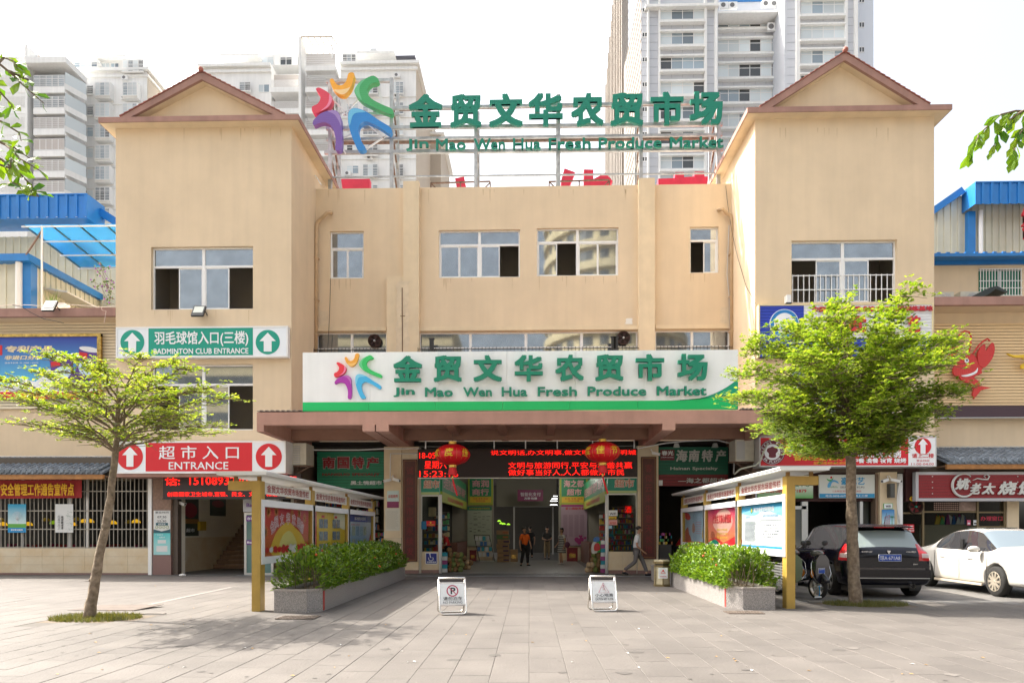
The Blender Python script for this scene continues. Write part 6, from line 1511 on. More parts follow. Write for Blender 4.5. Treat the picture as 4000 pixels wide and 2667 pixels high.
for k, (u, v) in enumerate(((2066,1871),(2075,1905),(2084,1960),(2082,1971))):
 t = thing('hall_bulb', 'bright bulb hanging in the dark hall, %s of a column of four' % ['first','second','third','last'][k], 'bulb', (PX(u,38),38,PZ(v,38)), 'bulbs in the hall')
 x, y, z_ = WP[t.name]; m = MB(); m.ell((x,y,z_), .05, TUBE, 8, 6); m.build('bulb', t); m = MB(); m.tube([(x,y,z_),(x,y,4.4)], .008, BLACK, 4); m.build('cord', t)
GLM = M('green_lit_shade', (.35,.75,.04), .5, emis=.5)
for k, (u, v) in enumerate(((1950,2036),(1958,2045),(1968,2047),(1986,2049))):
 t = thing('green_lamp', 'glowing green shaded lamp inside the hall, %s of four' % ['leftmost and highest','second','third','rightmost'][k], 'lamp', (PX(u,35),35,PZ(v,35)), 'green lamps in the hall'); x, y, z_ = WP[t.name]
 m = MB(); m.lathe([(.10,0),(.07,.05),(.02,.08)], GLM, 12, (x,y,z_)); m.build('shade', t)
# ================= RIGHT GROUND FLOOR =================
Y = 23.6
t = sthing('hainan_specialty_sign', 'dark green and maroon slatted shop sign with silver characters right of the market gate', 'shop sign', 2566, 1745, 2845, 1898, Y)
slatsign(t, 2566, 1745, 2845, 1853, Y, M('dark_green_slat',(.01,.14,.08),.5), 9)
slatsign(t, 2566, 1853, 2845, 1898, Y, M('maroon_slat',(.20,.015,.02),.5), 4, M('maroon_backing',(.05,.008,.008),.8))
SIL = M('silver_letter', (.55,.55,.52), .4)
for c, u0, u1 in (('海',2640,2684),('南',2690,2732),('特',2740,2783),('产',2793,2834)): ptext(t, c, u0, 1757, u1, 1803, Y, SIL, depth=.03, bold=.03, off=.03, ital=.1, name='character')
ptext(t, 'Hainan Specialty', 2618, 1823, 2803, 1838, Y, SIL, depth=.01, bold=.02, off=.02)
ptext(t, '—海之都超市', 2648, 1866, 2832, 1886, Y, SIL, depth=.01, bold=.02, off=.02)
prect(t, 'maroon_badge', 2579, 1756, 2634, 1797, Y, .01, MAR, .02); ptext(t, '春光', 2584, 1760, 2630, 1778, Y, PRINTW, bold=.03, off=.03); ptext(t, 'CHUN GUANG', 2582, 1783, 2630, 1788, Y, PRINTW, bold=.01, off=.03)
prect(t, 'white_plate', 2573, 1875, 2588, 1896, Y, .01, PRINTW, .02)
sh2 = shopbox('specialty_shop', 'dark doorway of the right specialty shop behind the hedge', PX(2566,23.9), PX(2850,23.9), 23.9, 28, 3.2)
m = MB(); m.box(PX(2566,23.7),PX(2574,23.7),23.7,23.9,0,3.1,WOOD); m.build('door_jamb', sh2)
t = thing('fruit_stall', 'stall of packed fruit and snacks in the right specialty doorway', 'stall', (PX(2600,23.6),23.6,0)); r = random.Random(14)
m = MB(); m.box(PX(2572,23.6),PX(2620,23.6),23.5,24,0,1.0,DARKB); m.build('table', t)
for k in range(16): x = PX(r.uniform(2573,2616),23.5); z = 1.0+r.choice([0,.1,.2,.3]); m = MB(); m.box(x,x+.14,23.5,23.7,z,z+.09,r.choice(GM)); m.build('packet', t)
# tower underside, right tower ground floor
m = MB(); m.box(TX[1][0],TX[1][1],YT+.01,YT+.3,3.35,3.75,M('dark_lintel')); m.build('lintel', main)
Y = 22.3
PANR = M('maroon_slat_dark', (.06,.015,.015), .6)
t = sthing('maroon_fascia', 'dark maroon slatted strip behind the two small shop signs under the right tower', 'fascia', 2960, 1836, 3435, 1960, Y+.25)
slatsign(t, 2960, 1832, 3435, 1958, Y+.2, PANR, 11, M('maroon_backing'))
t = sthing('green_phone_sign', 'green and white phone number sign half hidden behind the right display board', 'shop sign', 2960, 1852, 3176, 1945, Y)
prect(t, 'panel', 2960, 1856, 3176, 1945, Y, .08, gradmat('green_white_print',(.12,.40,.10),(.70,.76,.66),PZ(1945,Y,3070),PZ(1900,Y,3070)))
ptext(t, '国际舞蹈 普及中心', 2985, 1880, 3165, 1901, Y, M('sign_deepgreen',(.02,.2,.08),.5), bold=.02); ptext(t, '电话:0898-6671879', 2985, 1908, 3150, 1924, Y, RL, bold=.02)
t = sthing('dance_school_sign', 'white and blue dance school sign with green and blue swoosh figure behind the tree trunk', 'shop sign', 3200, 1853, 3417, 1944, Y)
prect(t, 'panel', 3200, 1853, 3417, 1944, Y, .08, M('sign_offwhite',(.66,.68,.64),.5)); prect(t, 'blue_band', 3201, 1927, 3416, 1943, Y, .004, M('band_blue',(.02,.28,.55),.5), .004)
ptext(t, '豪式艺', 3285, 1863, 3377, 1893, Y, M('band_blue'), bold=.02); ptext(t, '国际教育机构', 3283, 1898, 3376, 1906, Y, PRINTK, bold=.0); ptext(t, '儿童舞蹈 跆拳道 声乐 瑜伽', 3250, 1914, 3363, 1921, Y, RL, bold=.0); ptext(t, '电话:0898-66786171 请上三楼', 3225, 1931, 3389, 1940, Y, PRINTW, bold=.01, off=.01); ptext(t, 'HoWoYu', 3242, 1897, 3271, 1905, Y, SGB, bold=.01)
ppoly(t, 'blue_swoosh', spl([(3232,1902),(3236,1885),(3252,1873),(3270,1878),(3276,1888),(3262,1882),(3250,1884),(3242,1902)],3), Y, .004, M('swoosh_sky',(.10,.40,.70),.5), .005)
ppoly(t, 'green_swoosh', spl([(3228,1868),(3240,1873),(3252,1868),(3256,1862),(3250,1878),(3236,1878)],3), Y, .004, M('swoosh_green',(.08,.45,.15),.5), .005)
m = MB(); m.prism([(PX(3247,Y)+a,PZ(1864,Y,3247)+b) for a, b in circ(.035,12)], TF(0,Y,0), .002, .006, RED); m.build('red_dot', t)
# pillar with palm poster
x0, x1 = PX(3437,22.2), PX(3504,22.2); m = MB(); m.box(x0,x1,22.2,22.7,0,3.35,WALL2); m.build('pillar', main)
m = MB(); m.box(PX(3420,22.3),x0-.002,22.3,22.6,0,3.3,M('door_brown',(.22,.15,.10),.6)); m.build('door_jamb', main)
m = MB(); m.tube([(PX(3516,22.2),22.25,0),(PX(3516,22.2),22.25,PZ(1850,22.2,3516))], .10, PVC, 14); m.build('drain_pipe', main, smooth=True)
x0, x1, z0, z1 = RC(3467,1889,3486,1943,22.15); m = MB(); m.box(x0,x1,22.0,22.19,z0,z1,M('speaker_grey',(.06,.06,.055),.5)); m.box(x0+.02,x1-.02,21.99,22.0,z0+.04,z1-.04,M('speaker_mesh',(.10,.10,.09),.8)); m.build('speaker', label='dark column loudspeaker on the tan pillar above the wifi sign', cat='loudspeaker')
t = sthing('wifi_sign', 'white wifi sign on the tan pillar above the palm poster', 'sign', 3452, 1965, 3488, 1986, 22.17); prect(t, 'plate', 3452, 1965, 3488, 1986, 22.17, .02, M('wifi_green_edge',(.1,.4,.15),.5)); prect(t, 'face', 3454, 1967, 3486, 1984, 22.17, .002, PRINTW, .002); ptext(t, 'WiFi', 3459, 1972, 3480, 1981, 22.17, PRINTK, bold=.03)
t = sthing('palm_poster', 'blue sea poster with palm tree and red vertical text on the tan pillar', 'poster', 3446, 1989, 3494, 2054, 22.17)
prect(t, 'sheet', 3446, 1989, 3494, 2054, 22.17, .02, gradmat('sea_print',(.45,.70,.78),(.03,.20,.50),PZ(2040,22.17,3470),PZ(1992,22.17,3470)))
for k, u in enumerate((3454,3462,3470)): ptext(t, '海\n口\n欢\n迎\n您', u, 2010+(2-k)*4, u+5, 2046, 22.17, RL, bold=.02)
m = MB(); x, z = PX(3485,22.16), PZ(2020,22.16,3485); m.bar((x,22.165,z-.25),(x,22.165,z),.015,.003,SGB)
for k in range(7): a = PI*k/6; m.bar((x,22.164,z),(x+.10*math.cos(a),22.164,z+.07*math.sin(a)-.01),.02,.003,SGB)
m.build('palm_print', t)
# open shop behind the dark car
sh3 = shopbox('dance_shop', 'dim glazed shopfront behind the black car', PX(3095,22.5), PX(3425,22.5), 22.5, 26, 3.3)
m = MB(); 
for u in (3138, 3150, 3365): m.box(PX(u,22.4)-.05,PX(u,22.4)+.05,22.4,22.5,0,PZ(1958,22.4,3200),ALU)
m.box(PX(3095,22.4),PX(3150,22.4),22.4,22.5,PZ(1988,22.4,3120),PZ(1975,22.4,3120),ALU); m.build('door_frame', sh3)
m = MB(); m.box(PX(3095,22.45),PX(3145,22.45),22.44,22.45,0,PZ(1985,22.4,3100),M('grey_door_glass',(.14,.15,.14),.1)); m.box(PX(3370,22.45),PX(3420,22.45),22.9,22.91,0,3.2,M('grey_door_glass')); m.build('door_glass', sh3)
x0, x1, z0, z1 = RC(3330,1970,3355,2050,25.5); m = MB(); m.box(x0,x1,25.5,25.53,z0,z1,M('melon_poster',(.25,.02,.04),.6)); m.prism([(PX(3343,25.5)+a,PZ(2010,25.5,3343)+b) for a, b in circ(.13,16)], TF(0,25.49,0), 0, .004, GM[4]); m.build('melon_poster', label='dark red melon poster deep in the glazed shop', cat='poster')
# pancake shop
Y = 21.95
t, (x0, x1, z0, z1) = boxsign('pancake_shop_sign', 'long maroon slatted shop sign with silver brush characters and moon ring at the right edge', 3577, 1842, 4160, 1956, Y, .18, M('sign_maroon_back',(.08,.008,.01),.6), M('silver_trim',(.45,.44,.46),.4), .09)
n = 8; hh = (z1-z0-.18)/n; SM = M('maroon_sign_slat', (.24,.012,.016), .4)
for i in range(n): m = MB(); m.box(x0+.09, x1-.09, Y+.0, Y+.014, z0+.09+i*hh+.01, z0+.09+(i+1)*hh, SM); m.build('slat', t)
m = MB(); cx, cz = PX(3762,Y), PZ(1895,Y,3762); R0 = .36
m.tube([(cx+R0*math.cos(a),Y-.04,cz+R0*math.sin(a)) for a in [math.radians(55+k*12) for k in range(25)]], [.012+.03*math.sin(PI*k/24) for k in range(25)], SIL, 6); m.build('moon_ring', t)
for c, u0, v0, u1, v1 in (('姚',3727,1868,3785,1912),('老',3787,1886,3828,1930),('太',3830,1886,3884,1930),('烧',3892,1880,3968,1932),('饼',3974,1880,4050,1932)): ptext(t, c, u0, v0, u1, v1, Y, SIL, depth=.03, bold=.03, ital=.25, off=.035, name='character')
m = MB(); m.tube([(PX(u,Y),Y-.04,PZ(v,Y,u)) for u, v in ((3797,1875),(3815,1868),(3835,1872),(3855,1872),(3862,1860),(3850,1852),(3840,1860),(3848,1866))], [.01,.018,.022,.025,.022,.018,.014,.01], SIL, 6); m.build('cloud_scroll', t)
for u in (3642, 3790, 3975):
 for v in (1860,1882,1904,1927):
  m = MB(); xx, zz = PX(u,Y), PZ(v,Y,u); m.box(xx-.015,xx+.015,Y-.012,Y,zz-.015,zz+.015,SIL); m.build('screw', t)
sh4 = thing('pancake_shop', 'glazed bakery shopfront with bagged snacks behind the white car', 'shop front', (PX(3800,22.4),22.4,0))
Yp = 22.4
m = MB(); m.box(PX(3525,22.5),PX(3577,22.5),22.3,22.5,PZ(1958,22.4,3550),3.5,PANR); m.build('side_fascia', sh4)
m = MB(); m.box(PX(3577,22.4),PX(4250,22.4),22.3,22.6,3.1,3.9,M('dark_lintel')); m.build('lintel', sh4)
BRZ = M('bronze_frame', (.20,.15,.08), .4, .4)
for u, w in ((3522,.04),(3607,.06),(3820,.06),(3925,.06)): m = MB(); m.box(PX(u,Yp)-w/2,PX(u,Yp)+w/2,Yp,Yp+.1,0,PZ(1957,Yp,u),BRZ); m.build('mullion', sh4)
for u0, u1, v in ((3522,3607,2003),(3607,3820,1998),(3820,3925,2000),(3820,3925,2057)): x0, x1, z0, z1 = RC(u0+4,v-3,u1-4,v+3,Yp); m = MB(); m.box(x0,x1,Yp+.01,Yp+.09,z0,z1,BRZ); m.build('transom', sh4)
for u0, u1 in ((3524,3605),(3609,3818),(3822,3923)): m = MB(); m.box(PX(u0,Yp)+.03,PX(u1,Yp)-.03,Yp+.045,Yp+.05,.02,PZ(1960,Yp,3700),M('shop_glass')); m.build('glass', sh4)
m = MB(); m.box(PX(3930,Yp),PX(3976,Yp),Yp-.05,Yp+.3,0,3.3,WALL2); m.build('pillar', sh4)
m = MB(); a, b = PX(3505,22.6), PX(4250,22.6)
m.add([(a,26.5,0),(b,26.5,0),(b,26.5,3.5),(a,26.5,3.5),(a,22.6,3.5),(b,22.6,3.5)], [(0,1,2,3),(3,2,5,4)], M('shop_room',(.11,.095,.08),.9)); m.build('room', sh4)
fan(3580, 1978, .225, 22.28, 'round wall fan with red blades and teal hub left of the bakery window', RDK)
t = thing('number_plate', 'round yellow plate with the number 05 at the left of the maroon sign', 'sign', (PX(3563,22.25),22.25,PZ(1955,22.25,3563))); m = MB(); cx, cz = PX(3563,22.25), PZ(1947,22.25,3563); m.prism(circ(.08,24,cx,cz), TF(0,22.25,0), 0, .02, YEL); m.build('disc', t); m = MB(); m.text('05', .10, .07, TF(cx,22.226,cz), 0, RL, .02); m.build('lettering', t)
t = sthing('hiring_sign', 'red hiring notice with white characters behind the white car', 'notice', 3529, 2047, 3571, 2078, 22.3); prect(t, 'board', 3529, 2047, 3571, 2078, 22.3, .02, RED); ptext(t, '招 工', 3532, 2051, 3568, 2064, 22.3, PRINTW, bold=.04); ptext(t, '13876085177', 3531, 2068, 3570, 2075, 22.3, PRINTW, bold=.03)
m = MB()
for j in range(4):
 for i in range(13): x0, x1, z0, z1 = RC(3648+i*7.5,1962+j*8,3653+i*7.5,1967+j*8,22.44); m.box(x0,x1,22.435,22.44,z0,z1,M('photo_print',(.42,.27,.22),.6))
x0, x1, z0, z1 = RC(3746,1960,3812,1994,22.44); m.box(x0,x1,22.436,22.44,z0,z1,M('photo_print2',(.34,.24,.20),.6,var=.3,vs=6)); m.build('photo_strip', label='strip of small product photographs across the bakery glass', cat='poster')
for lab, u0, u1, n, mts in (('yellow and red snack bags on the bakery counter',3656,3692,9,(GM[1],GM[0],GM[4])),('blue and purple snack bags on the bakery counter',3694,3770,14,(GM[2],GM[6],GM[3]))):
 t = thing('bagged_snacks', lab, 'snacks', (PX((u0+u1)/2,22.8),22.8,1.3)); r = random.Random(n)
 for k in range(n):
  x = PX(u0+(u1-u0)*k/n,22.8); m = MB(); h = r.uniform(.18,.3); m.prism([(x-.07,0),(x+.07,0),(x+.03+r.uniform(-.02,.06),h),(x-.01,h+.04)], TF(0,22.75+r.uniform(0,.15),1.68-.0), 0, .04, mts[k % 3]); m.build('snack_bag', t)
m = MB(); m.box(PX(3585,22.8),PX(3820,22.8),22.7,23.3,.0,1.66,M('counter_cream',(.30,.27,.20),.6)); m.build('counter', label='cream counter behind the bakery glass', cat='counter')
for lab, u, c_ in (('pink payment card on the bakery glass',3785,M('card_pink',(.6,.10,.18),.5)),('white payment card on the bakery glass',3810,PRINTW)): x0, x1, z0, z1 = RC(u-7,2030,u+7,2050,22.42); m = MB(); m.box(x0,x1,22.425,22.43,z0,z1,c_); m.box(x0+.02,x1-.02,22.421,22.425,z0+.03,z0+.08,PRINTK if c_ is PRINTW else PRINTW); m.build('payment_card', label=lab, cat='card')
ptext(thing('window_lettering', 'faded red window lettering on the right bakery pane', 'lettering', (PX(3872,22.42),22.42,PZ(2030,22.42,3872))), '办理窗口', 3830, 2015, 3915, 2033, 22.43, M('faded_red_letter'), bold=.01)
# tangled cables under the canopy
def cable(lab, pts, y, rr=.02, mt=PVC):
 m = MB(); m.tube([(PX(u,y),y,PZ(v,y,u)) for u, v in pts], rr, mt, 6); m.build('loose_cable', label=lab, cat='cable', smooth=True)
cable('white conduit running along the lintel from the air conditioner to the gate', [(1075,1714),(1110,1716),(1150,1735),(1230,1757),(1400,1757),(1500,1752),(1636,1751)], 22.9)
cable('white conduit dropping down the tan pillar to the cameras', [(1630,1771),(1525,1771),(1524,1868)], 23.2, .02)
cable('thick pale cable sweeping from the gate LED board to the right signs', [(2490,1752),(2520,1745),(2600,1730),(2680,1722),(2800,1718),(2850,1730),(2866,1755),(2868,1800),(2866,1850)], 23.0, .022)
cable('thick pale cable curling up beside the chef emblem', [(2868,1852),(2890,1832),(2920,1824),(2950,1818),(2970,1800),(2980,1770),(3000,1730)], 21.5, .03, M('pale_green_cable',(.55,.56,.46),.6))
cable('pale cable at the corner of the pancake shop', [(3520,1850),(3512,1900),(3505,1940),(3507,1990),(3514,2040)], 22.1, .02)
for u, lab in ((2640,'left'),(2790,'right')):
 m = MB(); x0, x1, z0, z1 = RC(u-12,1732,u+12,1748,23.3); m.prism([(x0,z0),(x1,z0),(x1-.05,z1),(x0+.05,z1)], TF(0,23.3,0), 0, .15, ALU); m.build('sign_lamp', label='grey sign lamp above the green and maroon shop sign, %s one' % lab, cat='lamp')
# red lanterns
def lantern(lab, u, v, chars):
 Y = 20.6; t = thing('red_lantern', lab, 'lantern', (PX(u,Y),Y,PZ(v,Y,u)), 'red lanterns before the market gate'); x, y, z = WP[t.name]
 LT = M('lantern_red_silk', (.60,.004,.010), .45); LTG = M('lantern_gold', (.75,.50,.10), .3, .5)
 rx, rz = .535, .325; n = 32; vs = []; fs = []
 for i in range(15):
  ph = math.radians(12+156*i/14)
  for k in range(n):
   a = 2*PI*k/n; q = 1 if k % 2 else .975
   vs.append((x+rx*math.sin(ph)*math.cos(a)*q, y+rx*math.sin(ph)*math.sin(a)*q, z+rz*math.cos(ph)))
 for i in range(14):
  for k in range(n): fs.append((i*n+k,i*n+(k+1)%n,(i+1)*n+(k+1)%n,(i+1)*n+k))
 m = MB(); m.add(vs, fs, LT); m.build('silk_body', t)
 for zz, h in ((z+rz*.97, .08), (z-rz*.97-.07, .07)): m = MB(); m.lathe([(.115,0),(.12,h)], LTG, 20, (x,y,zz)); m.build('gold_cap', t)
 m = MB(); m.tube([(x,y,z+rz+.05),(x,y,z+rz+.35)], .01, RUST, 5); m.build('hook', t)
 for k in range(8):     # gold ribs drawn as thin wires
  a = PI+PI*(k+.5)/9; pts = [(x+(rx+.003)*math.sin(p)*math.cos(a), y+(rx+.003)*math.sin(p)*math.sin(a), z+rz*1.01*math.cos(p)) for p in [math.radians(62+12*q) for q in range(6)]]
  m = MB(); m.tube(pts, .0022, LTG, 4); m.build('gold_wire', t)
 for ch, aa in chars:
  vs_, fs_, (a0,a1,b0,b1) = tmesh(ch, .02, .1, False); m = MB(); sc_ = .26
  P = []
  for q in vs_:
   lx = (q[0]-(a0+a1)/2)*sc_; lz = (q[1]-(b0+b1)/2)*sc_+.03; an = math.radians(aa)+lx/rx; rr = (rx+.008)*math.sqrt(max(.05, 1-(lz/rz)**2))
   P.append((x+rr*math.sin(an), y-rr*math.cos(an), z+lz))
  m.add(P, fs_, YEL); m.build('gold_character', t)
 m = MB(); zb = z-rz-.07
 r = random.Random(1)
 m.lathe([(.11,0),(.15,-.22)], M('tassel_red',(.55,.015,.02),.7), 18, (x,y,zb), cap=False); m.build('tassel_skirt', t)
 m = MB(); m.lathe([(.025,0),(.03,-.07)], LTG, 8, (x,y,zb-.25)); m.build('bead', t)
 m = MB(); m.tube([(x,y,zb-.05),(x,y,zb-.32),(x+.04,y-.02,zb-.5),(x+.15,y-.05,zb-.85)], [.012,.02,.03,.022], M('tassel_red'), 6); m.build('tassel', t)
lantern('left red lantern with gold characters hanging before the LED board', 1768, 1775, (('欢',-58),('度',-6),('佳',52)))
lantern('right red lantern with gold characters hanging before the LED board', 2354, 1766, (('度',-62),('佳',-14),('节',36)))
# side walls closing the ground floor under the canopy
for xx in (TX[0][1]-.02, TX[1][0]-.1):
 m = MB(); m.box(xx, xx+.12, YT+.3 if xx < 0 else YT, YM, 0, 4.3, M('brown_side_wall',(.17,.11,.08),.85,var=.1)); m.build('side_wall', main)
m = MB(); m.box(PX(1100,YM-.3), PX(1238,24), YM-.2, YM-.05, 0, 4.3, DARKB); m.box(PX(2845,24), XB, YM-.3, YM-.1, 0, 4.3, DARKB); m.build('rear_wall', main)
# ================= PLANTERS, HEDGES =================
LEAFH = leafmat('hedge_leaf', (.065,.16,.014), (.24,.36,.035), .45, .35)
GRS = M('grey_granite', (.42,.39,.365), .45, col2=(.13,.12,.118), vs=75)
CAPS = M('granite_capping', (.40,.36,.33), .5, col2=(.25,.22,.20), vs=60)
def leafgeo(m, c, d, up, L, Wd, mat, cup=.25):
 d = d.normalized(); s = d.cross(up); s = s.normalized() if s.length > 1e-3 else d.orthogonal().normalized(); n = s.cross(d)
 b = len(m.v); i = m.mi(mat)
 a = c; t = c+d*L-n*L*.12; w = s*Wd/2
 p = [a, c+d*L*.35+w*.62+n*L*cup*.3, c+d*L*.72+w+n*L*cup*.25, t, c+d*L*.72-w+n*L*cup*.25, c+d*L*.35-w*.62+n*L*cup*.3, c+d*L*.6]
 m.v.extend(tuple(q) for q in p)
 for f in ((0,1,6),(1,2,6),(2,3,6),(3,4,6),(4,5,6),(5,0,6)): m.f.append(tuple(b+k for k in f)); m.m.append(i)
def planter(lab, hlab, side, x0, x1, y0, y1, h, hz, cham):
 t = thing('planter', lab, 'planter', ((x0+x1)/2, (y0+y1)/2, 0), 'granite planters')
 s = side   # +1: inner face on +x side
 xi, xo = (x1, x0) if s > 0 else (x0, x1)
 # outline with chamfer on inner near corner
 out = [(xo,y0),(xi-s*cham,y0),(xi,y0+cham),(xi,y1),(xo,y1)]
 inn = [(xo+s*.08,y0+.08),(xi-s*(cham+.03),y0+.08),(xi-s*.08,y0+cham+.03),(xi-s*.08,y1-.08),(xo+s*.08,y1-.08)]
 n = 5
 for k in range(n):     # wall faces split into stone slabs
  a, b = Vector((*out[k],0)), Vector((*out[(k+1)%n],0)); ai, bi = Vector((*inn[k],0)), Vector((*inn[(k+1)%n],0))
  q = max(1, round((b-a).length/(.62 if (b-a).length < 1.5 else 1.2)))
  for j in range(q):
   p0, p1 = a.lerp(b, j/q), a.lerp(b, (j+1)/q); r0, r1 = ai.lerp(bi, j/q), ai.lerp(bi, (j+1)/q)
   g_ = (p1-p0).normalized()*.002; p0 = p0+g_; p1 = p1-g_; r0 = r0+g_; r1 = r1-g_
   m = MB(); m.add([(p.x,p.y,0) for p in (p0,p1,r1,r0)]+[(p.x,p.y,h-.035) for p in (p0,p1,r1,r0)], [(0,3,2,1),(4,5,6,7),(0,1,5,4),(1,2,6,5),(2,3,7,6),(3,0,4,7)], GRS); m.build('granite_slab', t)
   c_ = Vector(((x0+x1)/2,(y0+y1)/2,0)); e0 = p0+(p0-r0).normalized()*.015; e1 = p1+(p1-r1).normalized()*.015
   m = MB(); m.add([(p.x,p.y,h-.035) for p in (e0,e1,r1,r0)]+[(p.x,p.y,h) for p in (e0,e1,r1,r0)], [(0,3,2,1),(4,5,6,7),(0,1,5,4),(1,2,6,5),(2,3,7,6),(3,0,4,7)], CAPS); m.build('capping_slab', t)
 m = MB(); m.prism(inn, Matrix.Identity(4), h-.12, h-.06, SOIL); m.build('soil', t)
 m = MB(); xx = xi+s*.004; m.box(xx-.004,xx+.006,y0+cham+.02,y0+cham+.1,.02,h-.04,M('red_pipe_paint',(.38,.04,.03),.5,var=.2,vs=20)); m.build('red_mark', t)
 # hedge
 hd = thing('hedge', hlab, 'hedge', ((x0+x1)/2, (y0+y1)/2, h-.06), 'hedges in the granite planters')
 r = random.Random(31+s); m = MB(); tw = MB(); fl = MB(); N = 7800
 for k in range(N):
  y = y0+.12+(y1-y0-.2)*r.random(); 
  topz = hz+.07*math.sin(y*2.1+s)+.05*math.sin(y*5.3+1)+r.uniform(-.05,.05)
  a = r.uniform(-.15*PI, 1.15*PI); q = .55+.45*math.sqrt(r.random())
  cx = (x0+x1)/2; hw = (x1-x0)/2+.05; zc = h+.05
  x = cx+math.cos(a)*hw*q; z = zc+max(-.15, math.sin(a))*(topz-zc)*q
  if r.random() < .07: x += r.uniform(-.1,.1); z += r.uniform(0,.09)
  d = Vector((math.cos(a)*.8+r.uniform(-.5,.5), r.uniform(-.7,.7)-.15, abs(math.sin(a))*.7+r.uniform(-.2,.7)))
  leafgeo(m, Vector((x,y,z)), d, Vector((r.uniform(-.3,.3),r.uniform(-.3,.3),1)), r.uniform(.075,.12), r.uniform(.04,.056), LEAFH)
 for k in range(520):     # sprigs that break the outline
  y = y0+.1+(y1-y0-.1)*r.random(); a = r.uniform(-.1,1.1)*PI; cx = (x0+x1)/2
  base = Vector((cx+math.cos(a)*(x1-x0)/2, y, h+.05+max(0,math.sin(a))*(hz-h)))
  d = Vector((math.cos(a)*.6+r.uniform(-.3,.3), r.uniform(-.4,.3), .6+r.random()*.4)).normalized(); L = r.uniform(.06,.17)
  tw.tube([base-d*.1, base+d*L], .004, TWIG, 3, False)
  for w in range(6):
   e = Vector((r.uniform(-1,1),r.uniform(-1,1),r.uniform(-.1,.8))); leafgeo(m, base+d*L*(w/6), e+d*.6, d, .09, .045, LEAFH)
 for k in range(26):
  y = y0+.3+(y1-y0-.5)*r.random(); a = r.uniform(0,.9)*PI; fl.ell(((x0+x1)/2+math.cos(a)*.47, y, h+.05+math.sin(a)*(hz-h)+.03), .028, M('orange_ixora',(.6,.10,.03),.6), 6, 4)
 if True:
  for k in range(90):
   y = y0+.2+(y1-y0-.3)*r.random(); x = (x0+x1)/2+r.uniform(-.25,.25); tw.tube([(x,y,h-.1),(x+r.uniform(-.15,.15),y+r.uniform(-.1,.1),hz-.1)], .007, TWIG, 4, False)
 m.build('foliage', hd, kind='stuff'); tw.build('stems', hd, kind='stuff'); fl.build('blossoms', hd, kind='stuff')
planter('long granite planter on the left of the entrance walk', 'dense dark green hedge in the left granite planter', 1, -4.62, -3.80, 12.25, 20.8, .42, 1.0, .22)
planter('long granite planter on the right of the entrance walk', 'sunlit yellow-green hedge in the right granite planter', -1, 3.78, 4.62, 12.95, 18.3, .42, .98, .25)
m = MB(); m.box(3.66,4.3,19.0,20.6,0,.42,GRS); m.box(3.64,4.32,18.98,20.62,.42,.45,CAPS); m.build('granite_block', label='low grey granite block behind the litter bin', cat='block')
